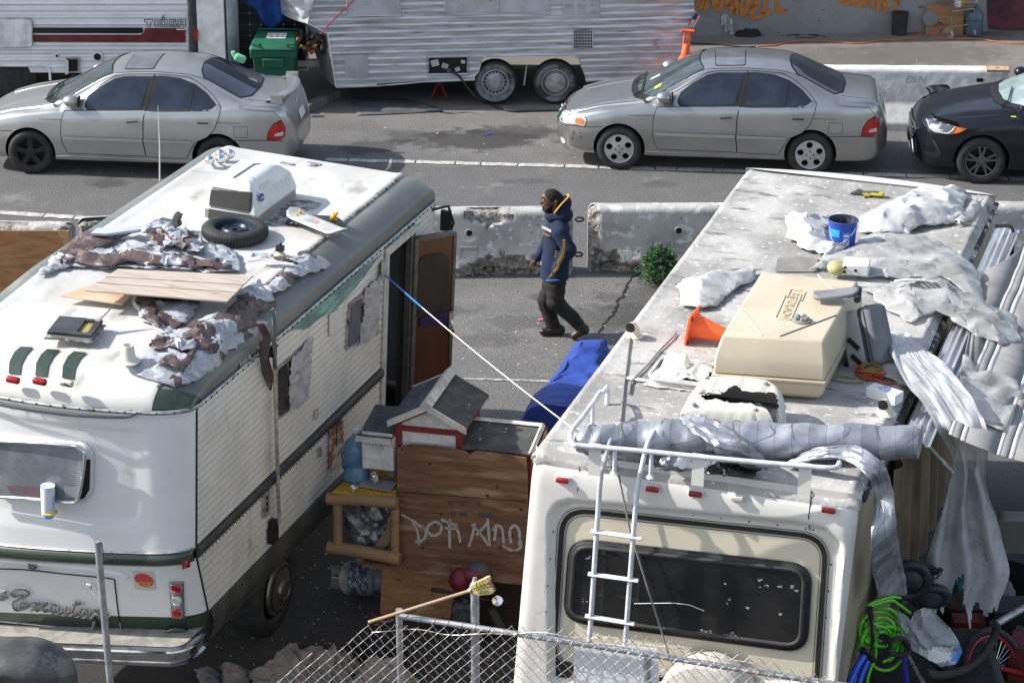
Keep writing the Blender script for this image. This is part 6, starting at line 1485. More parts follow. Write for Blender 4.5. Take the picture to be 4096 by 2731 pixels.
# body
b=MB(); P0=[L2at(z) for z in (H2-.12,.55)]
vs=[V((P0[0][0]+.0,.0,H2-.12)),V((P0[0][1],.0,H2-.12)),V((P0[1][0],.0,.55)),V((P0[1][1],.0,.55))]; vs+=[q+V((0,L2,0)) for q in vs]
b.add([q+V((0,.02 if i<4 else 0,0)) for i,q in enumerate(vs)],[(0,2,6,4),(1,5,7,3),(4,6,7,5),(2,3,7,6)]); b.build('side_walls',beige,T2)
b=MB(); b.tube([V((.0,w,H2-.10)) for w in np.linspace(0,L2,30)],.022,6); b.build('roof_edge_left',roof2,T2,smooth=60)
# rear cap: outer ring, recess, tan panel
def RR(px,py,w=0): q=R2.w(px,py,w); return (q.x,q.z)
def roundy(u,z):
 l,r=L2at(z); d=min(u-l,r-u); f=math.sqrt(max(0,1-(1-min(max(d,0)/.11,1))**2)); g=math.sqrt(max(0,1-(1-min(max(H2-.10-z,0)/.18,1))**2)); return f,g
pl=[(2245,2700),(2242,2060),(2262,2028),(2300,2018),(3200,2105),(3290,2125),(3335,2165),(3335,2200),(3295,2700)]
panel=[RR(*q) for q in pl];
def dist_poly(u,z,P):
 A=np.array(P);B=np.roll(A,-1,0);d=B-A;L=(d**2).sum(1)+1e-12;t=((np.array((u,z))-A)*d).sum(1)/L;t=t.clip(0,1);dd=np.sqrt(((A+t[:,None]*d-np.array((u,z)))**2).sum(1)).min()
 c=((A[:,1]>z)!=(B[:,1]>z))&(u<(B[:,0]-A[:,0])*(z-A[:,1])/(B[:,1]-A[:,1]+1e-12)+A[:,0]); return -dd if c.sum()%2 else dd
zb2=.95
def w2(u,z):
 f,g=roundy(u,z); d=dist_poly(u,z,panel)
 w=-.05+.07*(1-f)+.05*(1-g)
 w+= .055*(1-min(max(d-.03,0)/.055,1))
 return w
N1,N2=96,96
b=MB()
def rc(a,c):
 z=zb2+(H2-.0-zb2)*c; l,r=L2at(z); aa=a
 u=l+(r-l)*(.5-.5*math.cos(aa*math.pi))*.35+(r-l)*aa*.65
 zz=z if z<H2-.02 else H2-.02
 return V((u,w2(u,z),z-.02*(z/H2)))
b.grid(rc,N1,N2); b.build('rear_cap',cream,T2,smooth=50)
def r2p(name,P,d,m,rad=0,par=None,th=None,res=.08):
 P=rpoly(P,rad) if rad else P; b=MB(); b.patch(P,res,lambda u,z:V((u,.0-d,z))); return b.build(name,m,par or T2,smooth=50,solid=th)
pin=[RR(*q) for q in ((2252,2720),(2252,2075),(2270,2042),(2305,2030),(3190,2115),(3285,2138),(3320,2180),(3320,2215),(3285,2720))]
r2p('rear_panel',pin,-.002,tan,.05)
def ring2(name,px,wd,m,d):
 P=[RR(*q) for q in px]; P=cat([(a,c,0) for a,c in P],5); b=MB(); N=len(P); ribbon(b,[V((q.x,-d,q.y)) for q in P],wd,(0,-1,0)); return b.build(name,m,T2)
sc_4=[RR(*q) for q in ((2212,2660),(2254,2034),(3306,2148),(3262,2790))]
dks=mat('charcoal stripe',(.020,.021,.022),rough=.4)
def rr4(P,off,r):
 c=V((sum(p[0] for p in P)/4,sum(p[1] for p in P)/4)); Q=[(p[0]+(1 if p[0]>c.x else -1)*off,p[1]+(1 if p[1]>c.y else -1)*off) for p in P]; return rpoly(Q,r,9)
def rloop(name,P,off,r,wd,m,d):
 b=MB(); q=rr4(P,off,r); q=q+[q[0],q[1]]; ribbon(b,[V((x,-d,z)) for x,z in q],wd,(0,-1,0)); return b.build(name,m,T2)
rloop('dark_stripe',sc_4,0,.20,.038,dks,.004)
rloop('pin_stripe',sc_4,.032,.23,.005,dks,.004); rloop('pin_stripe',sc_4,-.032,.17,.005,dks,.004)
b=MB()
# screws
b=MB()
for x,y in [(2233,2005),(2303,2003),(2332,2008),(2442,2019),(2662,2047),(2773,2059),(2884,2072),(2996,2086),(3109,2100),(3221,2115),(3253,2119),(3325,2138),(3323,2258),(3313,2364),(3303,2470),(3293,2574),(2215,2122),(2206,2226),(2198,2330),(2191,2434),(2183,2537)]:
 u,z=RR(x,y); b.lathe([(.008,0),(.006,.004),(0,.005)],8,Matrix.Translation((u,w2(u,z)-.0,z))@Matrix.Rotation(math.radians(90),4,'X'),cap=False)
b.build('rusty_screws',mat('rust dot',(.12,.05,.03),rough=.8),T2)
b=MB();
for px in ([(2322,1862),(2318,1950),(2314,2005)],[(3246,1962),(3240,2060),(3238,2120)]): b.tube([V((RR(*q)[0],w2(*RR(*q))-.001,RR(*q)[1])) for q in px],.004,5)
b.build('cap_joints',seam,T2)
# window
wq=[RR(*q) for q in ((2256,2478),(2280,2148),(3250,2256),(3228,2606))]
def scl(P,k): return rr4(wq,-k,max(.03,.17-k))
wpc=rr4(wq,0,.17)
gk=mat('black window gasket',(.016,.017,.019),(.026,.026,.027),8,rough=.5)
w5=r2p('rear_window',wpc,.010,gk,0,th=.02)
bigp=mat('dark tinted pane',(.010,.011,.013),(.020,.020,.020),3,rough=.12,spec=.6,c3=(.04,.04,.045),sc3=2.5,lo3=.62,hi3=.8,st3=(1,1,3))
r2p('window_pane',scl(wpc,.06),.022,bigp,par=w5)
b=MB(); b.tube([V((a,-.024,c)) for a,c in scl(wpc,.048)],.017,8,closed=True); b.build('rubber_bead',mat('dusty rubber bead',(.045,.042,.038),(.03,.03,.03),9,rough=.6),w5,smooth=60)
b=MB(); b.tube([V((a,-.014,c)) for a,c in scl(wpc,.0)],.008,6,closed=True); b.build('gasket_edge',gk,w5,smooth=60)
sc5=mat('white scuff',(.42,.43,.46),(.2,.2,.22),20,rough=.6)
b=MB(); rn=random.Random(5)
for (x,y,l,h_) in ((2355,2222,24,14),(3045,2313,20,10),(3060,2338,34,7),(3120,2337,14,9),(3170,2340,8,18),(3190,2352,6,12),(2345,2395,22,30),(2820,2518,60,18),(2920,2532,50,18),(3065,2558,50,10),(2905,2330,6,8),(2920,2390,6,6),(2910,2405,5,8),(2995,2425,5,8),(3125,2448,12,14)):
 for k in range(max(3,l//5)):
  px=x+rn.uniform(-.5,.5)*l;py=y+rn.uniform(-.5,.5)*h_; u,z=RR(px,py); s=rn.uniform(.004,.013); b.add([V((u+s*1.6*math.cos(a)*rn.uniform(.5,1),-.0235,z+s*.6*math.sin(a))) for a in (0,1,2,3,4,5)],[(0,1,2,3,4,5)])
b.build('pane_scuffs',sc5,w5)
b=MB(); b.tube([V((RR(x,y)[0],-.024,RR(x,y)[1])) for x,y in ((2540,2407),(2600,2406),(2700,2405),(2760,2412),(2820,2436))],.003,4); b.build('reflection_streak',mat('shiny strip',(.8,.8,.8),rough=.2),w5)
# lower rear: small window, hitch area
r2p('small_lower_window',[RR(*q) for q in ((2205,2638),(2290,2645),(2290,2710),(2208,2702))],.008,gk,.03)
b=MB(); b.box((-.2,-.12,.55),(W2+.0,.05,.78)); b.build('rear_bumper',mat('beige bumper',(.42,.38,.31),rough=.5),T2,bev=.02)
r2p('lower_rear_panel',[(-.13,.5),(W2-.1,.5),(W2-.1,.97),(-.13,.97)],-.01,cream)
# marker lights
for i,(x,y) in enumerate(((2252,1915),(2611,1952),(2783,1972),(2951,1990),(3315,2038))):
 u,z=RR(x,y,-.05); w_=w2(u,z); b=MB(); b.cbox((u,w_-.008,z),(.115,.02,.055)); mb_=b.build('marker_light_base',cream,T2,bev=.012)
 b=MB(); b.cbox((u,w_-.028,z),(.098,.034,.042)); b.build('marker_lens',redl if i!=3 else mat('cream lamp base',(.55,.53,.46),rough=.5),mb_,bev=.012)
# ladder
ral=mat('white painted tube',(.66,.68,.72),(.52,.53,.55),12,rough=.35,c3=(.35,.33,.3),sc3=30,lo3=.66,hi3=.7)
def rail_pt(px,py,w): return R2.w(px,py,w)
lw=-.20
A1=[rail_pt(*q,lw) for q in ((2415,1830),(2404,1900),(2392,2050),(2362,2500),(2352,2640))]; A2=[rail_pt(*q,lw) for q in ((2565,1850),(2556,1920),(2540,2060),(2510,2450),(2494,2690))]
b=MB(); topL=[V((A1[0].x+.04,.10,H2+.12)),V((A1[0].x+.025,.02,H2+.22)),V((A1[0].x+.01,-.10,H2+.20))]
lad=None
def railp(A):
 t_=[V((A[0].x+.05,.16,H2+.11)),V((A[0].x+.045,.10,H2+.215)),V((A[0].x+.03,.0,H2+.235)),V((A[0].x+.015,-.12,H2+.17)),V((A[0].x+.0,-.19,H2+.02))]
 return cat(t_+A[1:],6)
b=MB(); b.tube(railp(A1),.019,10); lad=b.build('ladder',ral,T2,smooth=60)
b=MB(); b.tube(railp(A2),.019,10); b.build('ladder_rail',ral,lad,smooth=60)
for y0,y1 in ((2127,2148),(2298,2318),(2466,2490)):
 p0=rail_pt(2392+(2127-y0)*.07,y0,lw);p1=rail_pt(2542+(2148-y1)*.09,y1,lw); d=(p1-p0).normalized()
 b=MB(); b.tube([p0-d*.05,p1+d*.05],.027,4,flat=.7); b.build('ladder_rung',ral,lad)
# roof rack rail
RH=.20
rr_=[(2368,1535,0),(2355,1545,0),(2300,1560,0)]
z_=H2+RH
pts=[R2.z(x,y,z_) for x,y in ((2390,1600),(2330,1660),(2284,1730),(2292,1775),(2340,1783),(2600,1806),(2900,1836),(3200,1862),(3300,1870),(3345,1868),(3358,1850))]
p_up=V((pts[0].x+.02,pts[0].y+.25,z_));
start=[R2.z(2425,1620,H2+.01),R2.z(2425,1610,H2+.1)+V((0,0,0))]
P=[R2.z(2428,1618,H2+.0),V((R2.z(2428,1618,H2).x,R2.z(2428,1618,H2).y,H2+.14)),R2.z(2418,1565,z_),R2.z(2400,1570,z_)]+[R2.z(2380,1600,z_),R2.z(2330,1668,z_)]+pts[2:]
b=MB(); b.tube(cat(P,6),.019,10); rk=b.build('roof_rack',ral,T2,smooth=60)
b=MB(); rn=random.Random(1)
for px,y0 in ((2370,1690),(2380,1850),(2461,1858),(2606,1870),(2795,1900),(3222,1955)):
 pass
for (x,y,kind) in ((2372,1605,'r'),(2380,1783,'f'),(2460,1792,'r'),(2606,1806,'r'),(2795,1824,'f'),(3222,1862,'f')):
 q=R2.z(x,y,z_); b=MB()
 if kind=='f': b.box((q.x-.045,q.y-.006,H2-.03),(q.x+.045,q.y+.006,z_+.018))
 else: b.tube([q,V((q.x,q.y,H2+.02)),V((q.x,q.y,H2))],[.016,.016,.035],8)
 b.build('rack_post',ral if kind=='r' else cream,rk)
# diagonal rod
b=MB(); b.tube([rail_pt(2455,1800,-.06),rail_pt(2520,2120,-.07),rail_pt(2600,2380,-.08),rail_pt(2680,2630,-.09)],.008,5); b.build('diagonal_cable',mat('grey cable',(.22,.21,.20),rough=.6),T2)
# spare wheel cover
q=R2.w(2815,2835,-.28); b=MB(); M=Matrix.Translation((q.x,-.05,q.z))@Matrix.Rotation(math.radians(90),4,'X')
b.lathe([(.36,0),(.365,.20),(.345,.25),(.25,.27),(0,.275)],44,M); b.build('spare_wheel_cover',mat('creased vinyl cover',(.62,.58,.51),(.54,.50,.43),5,rough=.5,bump=.01,bsc=9),T2,smooth=40)
# roof fittings
RZ2=H2+.004
Z2=lambda x,y,z=0:R2.z(x,y,RZ2+z)
def f2sub(x,y,rz=0,z=0): return R2.sub(Z2(x,y,z),rz)
# broken rooftop ac
acf=R2.sub(Z2(2725,1672));
a0=Z2(2706,1700);a1=Z2(3085,1705)
acw2=mat('yellowed white plastic',(.66,.63,.56),(.56,.53,.46),3,rough=.45,c3=(.4,.37,.3),sc3=9,lo3=.64,hi3=.72)
O=R2.z(2790,1560,RZ2+.26)
def acs(px,py,z): return R2.z(px,py,RZ2+z)
top=[acs(2790,1508,.30),acs(2850,1488,.30),acs(3050,1500,.30),acs(3110,1520,.30),acs(3140,1570,.28),acs(3130,1640,.27),acs(3060,1660,.26),acs(2750,1650,.26),acs(2718,1640,.26),acs(2740,1590,.27)]
hole=[(2800,1590),(2850,1578),(2890,1580),(2930,1550),(2945,1546),(2965,1560),(3000,1575),(3085,1570),(3108,1590),(3115,1625),(3112,1648),(3070,1640),(3048,1630),(3010,1622),(2960,1616),(2890,1612),(2860,1600),(2820,1602)]
hp=[acs(x,y,.285) for x,y in hole]
cx=sum((q for q in top),V((0,0,0)))/len(top)
# shroud skin: closed ring surface with a torn hole (grid with deleted faces)
from mathutils.geometry import intersect_point_tri_2d
tp2=[(q.x,q.y) for q in cat([(q.x,q.y,0) for q in top],4,closed=True)]
def inpoly(x,y,P):
 c=False;j=len(P)-1
 for i in range(len(P)):
  if (P[i][1]>y)!=(P[j][1]>y) and x<(P[j][0]-P[i][0])*(y-P[i][1])/(P[j][1]-P[i][1]+1e-12)+P[i][0]: c=not c
  j=i
 return c
hp2=[(q.x,q.y) for q in hp]
b=MB()
def acz(x,y):
 d=-min(0,dist_poly(x,y,tp2)); e=math.sqrt(max(0,1-(1-min(d/.10,1))**2)); rb=.012*max(0,math.sin((x-cx.x)*34)) if d>.08 else 0
 return .20+.10*e-rb
pp=MB(); pp.patch(tp2,.022,lambda x,y:V((x,y,RZ2+acz(x,y))))
keep=[f for f in pp.f if not inpoly(sum(pp.v[i][0] for i in f)/3,sum(pp.v[i][1] for i in f)/3,hp2)]
b.add(pp.v,keep)
N=len(tp2); b.add([V((x,y,RZ2+acz(x,y))) for x,y in tp2]+[V((cx.x+(x-cx.x)*1.07,cx.y+(y-cx.y)*1.08,RZ2+.02)) for x,y in tp2],[(i,(i+1)%N,N+(i+1)%N,N+i) for i in range(N)])
ac2=b.build('broken_air_conditioner',acw2,T2,smooth=50)
b=MB(); b.box((cx.x-.33,cx.y-.16,RZ2),(cx.x+.36,cx.y+.18,RZ2+.17)); b.build('condenser',mat('dark condenser',(.05,.055,.06),(.10,.11,.12),12,rough=.4,metal=.3),ac2)
for x,y in ((2830,1512),(3065,1535),(2778,1618),(3025,1640)): b=MB(); q=acs(x,y,.3); b.lathe([(.02,0),(.02,.006),(.007,.006),(.007,.02),(0,.02)],10,Matrix.Translation((q.x,q.y,RZ2+.295))); b.build('cover_bolt',mat('zinc bolt',(.3,.29,.27),rough=.4,metal=.8),ac2)
b=MB(); P=[acs(x,y,.31) for x,y in ((2770,1555),(2800,1558),(2850,1562),(2880,1560),(2885,1575),(2840,1570),(2790,1572))]; b.patch([(q.x,q.y) for q in P],.03,lambda x,y:V((x,y,RZ2+.315+.02*fold(x,y,3,9)))); b.build('torn_flap',acw2,ac2,smooth=30)
# torn roof vent
fv=[Z2(x,y) for x,y in ((2615,1520),(2775,1532),(2820,1480),(2660,1440),(2640,1455))]
vw_=mat('white torn vent plastic',(.72,.72,.71),(.55,.54,.52),8,rough=.5)
O=Z2(2612,1525); vf=R2.sub(O,.0);
b=MB(); rr=rrect(.52,.42,.10,6); b.tube([V((.24+x,.12+y,.06)) for x,y in rr],.022,6,closed=True); b.add([V((.24+x,.12+y,.06)) for x,y in rr]+[V((.24+x*1.05,.12+y*1.05,0)) for x,y in rr],[(i,(i+1)%len(rr),len(rr)+(i+1)%len(rr),len(rr)+i) for i in range(len(rr))]); v2=b.build('torn_roof_vent',mat('weathered grey plastic',(.34,.33,.31),(.5,.5,.48),9,rough=.6),T2); v2.matrix_local=R2.I@vf.M
b=MB(); b.prism([V((.24+x*.9,.12+y*.9,.01)) for x,y in rr],(0,0,.015)); b.build('vent_shaft',darkhole,v2)
b=MB(); rn=random.Random(3); P=[(.0,-.06),(.18,-.08),(.44,-.03),(.42,.10),(.46,.2),(.36,.27),(.30,.30),(.2,.24),(.05,.25),(.02,.1)]; b.patch(P,.03,lambda x,y:V((x,y,.075+.03*fold(x,y,2,5)+(.10*max(0,y-.12)/.15 if x<.22 else 0)))); b.build('torn_cover',vw_,v2,smooth=30,solid=.004)
for (px,pts_) in (((2570,1540),[(0,0),(.13,-.03),(.22,.0),(.16,.06),(.02,.05)]),((2675,1548),[(0,0),(.1,-.05),(.18,.0),(.08,.04)]),((2500,1512),[(0,0),(.16,-.04),(.18,.0),(.04,.04)])):
 fz=R2.sub(Z2(*px)); b=MB(); b.prism([V((x,y,.006)) for x,y in pts_],(0,0,.004)); tag(b.build('plastic_shard',vw_,None,fz),None,None)
 o=COL.objects[-1]; tag(o,{2570:'largest white plastic shard lying left of the torn roof vent',2675:'small white plastic shard below the torn roof vent',2500:'thin white plastic strip farthest left of torn roof vent'}[px[0]],'shard','vent cover shards')
# pipes
for (x,y,r,h,nm) in ((2538,1345,.036,.10,'curved'),(3545,1655,.036,.10,'c')):
 q=Z2(x,y); b=MB(); b.lathe([(r*2.1,0),(r*1.8,.012),(r*1.1,.03),(r*1.05,h*.7)],18,Matrix.Translation(q),cap=False); b.tube([q+V((0,0,h*.6)),q+V((-.01,-.03,h*.95)),q+V((-.015,-.09,h*1.05))],[r*1.05,r*1.1,r*1.15],16,cap=False);
 b.lathe([(r,.0),(0,.001)],16,Matrix.Translation(q+V((-.0145,-.085,h*1.05)))@Matrix.Rotation(math.radians(80),4,'X'),m=1,cap=False)
 b.build('plumbing_vent',[mat('cream pvc',(.66,.62,.52)),darkhole],T2,smooth=50)
b=MB(); q=Z2(2572,1455);
b=MB(); b.tube([Z2(2482,1575,.0)+V((0,0,.0)),R2.at(2507,1365,2,RZ2+.55)],.007,5) if False else None
gc_=mat('grey cable',(.22,.21,.20),rough=.6)
b=MB(); b.tube([Z2(*q,.008) for q in ((2483,1680),(2495,1550),(2510,1440),(2522,1330))],.008,5); b.build('grey_conduit',gc_,T2)
b=MB(); b.tube([Z2(*q,.012) for q in ((2517,1572),(2522,1530),(2545,1505),(2590,1460),(2640,1400),(2690,1350),(2705,1330))],.009,5); b.build('grey_lead',gc_,T2)
b=MB(); b.tube([Z2(*q,.01) for q in ((2508,1512),(2560,1520),(2612,1522))],.02,4,flat=.4); b.build('white_tape_strip',vw_,T2)
b=MB(); P=[Z2(*q) for q in ((3190,1030),(3270,1035),(3270,1090),(3100,1090),(3110,1035))]; b.patch([(q.x,q.y) for q in P],.06,lambda x,y:V((x,y,RZ2+.007))); b.build('grey_roof_patch',mat('grey patch',(.20,.19,.175),(.26,.25,.23),6,rough=.8),T2)
# right side: ribbed awning cover, gutter
aw=mat('ribbed awning aluminium',(.56,.57,.59),(.42,.42,.43),5,rough=.35,metal=.5,st=(1,.3,1))
def awn(name,w0,w1,par=None):
 b=MB()
 def f_(a,c):
  th=a*1.9; r=.20+.012*math.cos(a*math.pi*12); return V((W2+.02+.16-r*.9*math.cos(th)+.06,w0+(w1-w0)*c,H2-.10-.17+r*math.sin(th+.35)*.9))
 b.grid(f_,72,24); return b.build(name,aw,par or T2,smooth=60)
awn('awning_cover',1.2,3.7); awn('awning_cover',4.8,6.3)
b=MB(); b.tube([V((W2+.0,w,H2-.10+.01*nz(w*3,0,1))) for w in np.linspace(.1,L2,80)],.03,6); b.build('tarred_edge_seam',mat('black tar seam',(.03,.03,.03),(.45,.44,.42),9,lo=.5,hi=.6,rough=.8),T2,smooth=60)
b=MB(); b.tube(cat([R2.at(*q,0,W2+.25) for q in ((3985,905),(4035,905),(4052,925),(4048,1010),(4040,1180))],4),.018,6); b.build('mirror_arm',trimb,T2)
# ================= things on the left roof =================
silt=mat('silver tarp',(.38,.40,.43),(.27,.285,.31),5,rough=.4,c3=(.52,.54,.58),sc3=9,lo3=.5,hi3=.66,bump=.003,bsc=30)
brt=mat('brown tarp',(.115,.078,.072),(.07,.05,.047),5,rough=.42,c3=(.20,.15,.14),sc3=13,lo3=.6,hi3=.72,bump=.006,bsc=30)
def k0(x,y): return (x/1.96,620+y/1.96)
def k2(x,y): return (900+x/1.96,600+y/1.96)
def kb(x,y): return (x/2.138,1350+y/2.138)
def jag(P,amp,step,seed):
 o=[];rn=random.Random(seed)
 for i in range(len(P)):
  a=V(P[i]);c=V(P[(i+1)%len(P)]);k=max(1,int((c-a).length/step))
  for j in range(k): q=a.lerp(c,j/k); o.append((q.x+(rn.uniform(-amp,amp) if j else 0),q.y+(rn.uniform(-amp,amp) if j else 0)))
 return o
def tarp(name,label,px,mt,amp,seed,fq=3.2,base=.02,res=.035,hump=0,group=None,tr=None,fr=R1,zf=None,sm=24,solid=.004,cat_='tarp',edge=.12,st=(1,1)):
 tr=tr or RS; zf=zf or (lambda u,w:shell(min(max(u,-W1),0),w) if u<=0 else H1-.25*min(1,u/.12))
 P=[tr(x,y) for x,y in jag(px,5,22,seed)]; cx=sum(p[0] for p in P)/len(P);cy=sum(p[1] for p in P)/len(P); cz=zf(cx,cy); A=np.array(P);B=np.roll(A,-1,0);D_=B-A;LL=(D_**2).sum(1)+1e-12
 def fn(u,w):
  t=((np.array((u,w))-A)*D_).sum(1)/LL;t=t.clip(0,1);dd=np.sqrt(((A+t[:,None]*D_-np.array((u,w)))**2).sum(1)).min(); k=min(1,dd/edge)
  h=base+amp*(.5+.5*fold(u*st[0],w*st[1],seed,fq))*(.25+.75*k)+amp*.07*abs(nz(u*14,w*14,seed))+amp*.26*fold(u*2.1,w*2.6,seed+20,fq)+hump*k
  return V((u-cx+amp*.5*fold(w,u,seed+5,fq),w-cy+amp*.4*fold(u,w,seed+9,fq),zf(u,w)+h-cz))
 two=[mt,brt if mt is silt else silt] if name=='tarp' else mt; thr=.27 if mt is silt else .30
 b=MB(); b.patch(P,res,fn,jit=.3,mf=(lambda u,w:int(nz(u*3.1,w*4.3,seed)>thr)) if name=='tarp' else None); return tag(b.build(name,two,None,fr.sub((cx,cy,cz)),smooth=sm,solid=solid),label,cat_,group)
tarp('tarp','wide torn silver tarp spread under the brown pieces on left motorhome roof',[k0(*q) for q in ((280,960),(430,830),(560,760),(700,760),(820,760),(960,700),(1060,690),(1200,700),(1380,690),(1450,700),(1630,705),(1790,745),(1860,790),(1890,860),(1890,940),(1700,930),(1300,920),(930,905),(600,905),(470,915),(400,940))],silt,.07,3,fq=2.8)
tarp('tarp','glossy brown tarp piece at the far left edge of left motorhome roof',[k0(*q) for q in ((530,760),(590,690),(740,640),(830,640),(1110,622),(1130,645),(980,685),(900,720),(830,770),(700,800),(560,840),(470,900),(430,840))],brt,.05,7,base=.05)
tarp('tarp','long crumpled brown tarp piece just beyond the plywood on left motorhome',[k0(*q) for q in ((480,870),(540,800),(620,775),(820,835),(960,780),(1100,772),(1300,822),(1500,850),(1640,880),(1830,915),(1820,940),(1400,915),(1200,905),(940,900),(860,930),(580,890),(500,905))],brt,.08,11,base=.045,fq=3,st=(.7,1.4))
tarp('tarp','bright silver tarp hump below the antenna bracket on left motorhome',[k0(*q) for q in ((1050,690),(1190,605),(1280,620),(1380,690),(1340,722),(1260,700),(1150,700))],silt,.12,13,base=.10,res=.025)
tarp('tarp','small silver and dark folds near the spare tyre on left motorhome',[k0(*q) for q in ((1250,780),(1330,720),(1400,700),(1560,720),(1600,860),(1500,840),(1400,800),(1320,810))],silt,.15,15,base=.08,res=.025,fq=5)
tarp('tarp','brown strip folded between silver folds on the left motorhome',[k0(*q) for q in ((1180,760),(1190,690),(1250,670),(1290,720),(1400,730),(1440,800),(1360,790),(1300,760),(1240,790))],brt,.14,16,base=.10,res=.025,fq=5)
tarp('tarp','silver tarp draped over the dark gutter in the middle of left motorhome',[k2(*q) for q in ((300,1110),(380,1050),(470,960),(560,835),(640,820),(720,860),(800,900),(840,940),(790,965),(700,980),(620,1010),(560,1045),(450,1130),(370,1165))],silt,.06,17,base=.03)
tarp('tarp','rolled brown tarp edge lying on the gutter of left motorhome',[k2(*q) for q in ((180,888),(300,890),(430,915),(540,955),(580,978),(560,980),(430,945),(330,915),(190,905))],brt,.07,18,base=.08,res=.02)
tarp('tarp','brown and silver tarp hanging from beneath the plywood sheet',[(522,1180),(600,1215),(700,1225),(810,1205),(780,1260),(730,1310),(690,1345),(650,1348),(600,1310),(560,1290),(540,1250)],silt,.07,19)
tarp('tarp','brown tarp fold at left of the hanging silver piece',[(522,1185),(570,1215),(620,1250),(650,1345),(600,1312),(560,1292),(538,1245)],brt,.08,20,base=.06,res=.025)
tarp('tarp','silver tarp wedge right of the plywood sheet',[k0(*q) for q in ((1840,1170),(1920,1060),(2000,1010),(2080,1090),(2140,1190),(2000,1200),(1880,1200))],silt,.08,21,base=.05)
tarp('tarp','big silver tarp sheet over the rear right corner of left motorhome',[(495,1478),(530,1440),(590,1400),(650,1355),(740,1310),(860,1260),(950,1235),(1010,1290),(1080,1300),(1040,1400),(960,1440),(900,1470),(760,1545),(700,1562),(640,1545),(585,1530),(520,1500)],silt,.06,22,fq=3.5)
tarp('tarp','main heap of brown tarp over the gutter of left motorhome',[(700,1400),(760,1345),(830,1310),(860,1280),(900,1262),(960,1212),(1040,1222),(1098,1230),(1100,1255),(1035,1268),(1040,1320),(970,1350),(920,1372),(890,1410),(830,1425),(780,1405),(740,1410)],brt,.09,23,base=.045,fq=3,res=.028)
tarp('tarp','lower ragged brown tarp folds beside the cream pipe',[(590,1408),(640,1380),(720,1390),(790,1400),(880,1420),(870,1450),(810,1430),(760,1440),(700,1430),(660,1420),(640,1440),(600,1430)],brt,.09,24,base=.07,fq=5,res=.025)
tarp('tarp','narrow brown flap with an eyelet near the rear corner',[(630,1490),(675,1455),(720,1480),(770,1430),(790,1440),(745,1500),(735,1520),(680,1495)],brt,.05,25,base=.07,res=.025)
b=MB(); b.tube([R1.u(1090,1235,.12),R1.u(1100,1290,.14),R1.u(1098,1400,.11),R1.u(1108,1480,.10)],[.03,.035,.03,.012],6,flat=.3); tag(b.build('grey_strap',mat('grey strap',(.10,.10,.11),rough=.7),None,Fr(R1.M)),'grey strap hanging down beside the awning arm','strap')
b=MB(); b.tube([R1.u(1040,1290,.12),R1.u(1062,1340,.11),R1.u(1055,1420,.08),R1.u(1072,1500,.05),R1.u(1082,1560,.04)],[.035,.045,.04,.05,.01],6,flat=.35); tag(b.build('brown_strap',brt,None,Fr(R1.M)),'brown tarp strip hanging down the side of left motorhome','strap')
# tyres
def spare(name,label,fr,R_=.29,h=.13,rimc=None):
 t=thing(name,label,'tyre',fr); b=MB(); b.lathe([(R_*.60,.02),(R_*.72,.0),(R_*.92,.012),(R_,.04),(R_,h-.04),(R_*.92,h-.012),(R_*.72,h),(R_*.62,h-.02)],48,cap=False); ty=b.build('tyre',tyre,t,smooth=50)
 b=MB()
 for k in range(64): a=k*2*math.pi/64; M=Matrix.Rotation(a,4,'Z'); b.add([M@V(q) for q in ((R_*1.004,-.004,.03),(R_*1.004,.004,.03),(R_*1.004,.012,h-.03),(R_*1.004,.004,h-.03))],[(0,1,2,3)])
 b.build('tread_grooves',darkhole,ty)
 rb=mat('navy steel rim',(.018,.026,.045),(.03,.04,.06),7,rough=.4,metal=.2); b=MB(); b.lathe([(R_*.64,h-.012),(R_*.60,h-.02),(R_*.56,h-.075),(R_*.50,h-.085),(R_*.40,h-.05),(R_*.34,h-.03),(R_*.28,h-.05),(R_*.1,h-.05),(R_*.09,h-.09)],40,cap=False); rm=b.build('rim',rb,t,smooth=40)
 b=MB()
 for k in range(20): a=k*math.pi/10; b=MB(); b.lathe([(.011,0),(0,.001)],8,Matrix.Rotation(a,4,'Z')@Matrix.Translation((R_*.455,0,h-.062))@Matrix.Rotation(math.radians(25),4,'Y'),cap=False); b.build('rim_hole',darkhole,rm)
 return t
spare('spare_tyre','spare tyre with dark blue steel rim lying flat before the air conditioner',R1.sub(R1.z(940,952,RZ+.0)))
u_,w_=RS(640,1180); spare('spare_tyre','black tyre lying half hidden beneath the plywood sheet',R1.sub((u_+.05,w_+.10,RZ)),.27,.12)
# plywood sheets
plyw=mat('pale weathered plywood',(.50,.42,.34),(.40,.34,.28),2.5,st=(1,6,1),rough=.75,c3=(.22,.19,.17),sc3=3.5,lo3=.6,hi3=.72,st3=(1,3,1))
def board(name,label,px,z,th,mt,lines=()):
 P=[R1.z(x,y,RZ+zz) for (x,y),zz in zip(px,z)]; c=sum(P,V((0,0,0)))/len(P); t=thing(name,label,'plywood',R1.sub(c))
 b=MB(); b.prism([q-c for q in P],(0,0,th)); b.build('board',mt,t,bev=.003)
 for l in lines:
  a=P[0].lerp(P[3],l)-c;d=P[1].lerp(P[2],l)-c; b=MB(); ribbon(b,[a+V((0,0,th-.001)),d+V((0,0,th-.001))],.006,(0,0,1)); b.build('board_groove',seam,t)
 return t
board('plywood_sheet','pale cracked plywood sheet resting on a tyre on left motorhome',[(340,1166),(908,1212),(1013,1107),(472,1081)],[.16,.15,.15,.16],.014,plyw,(.33,.62))
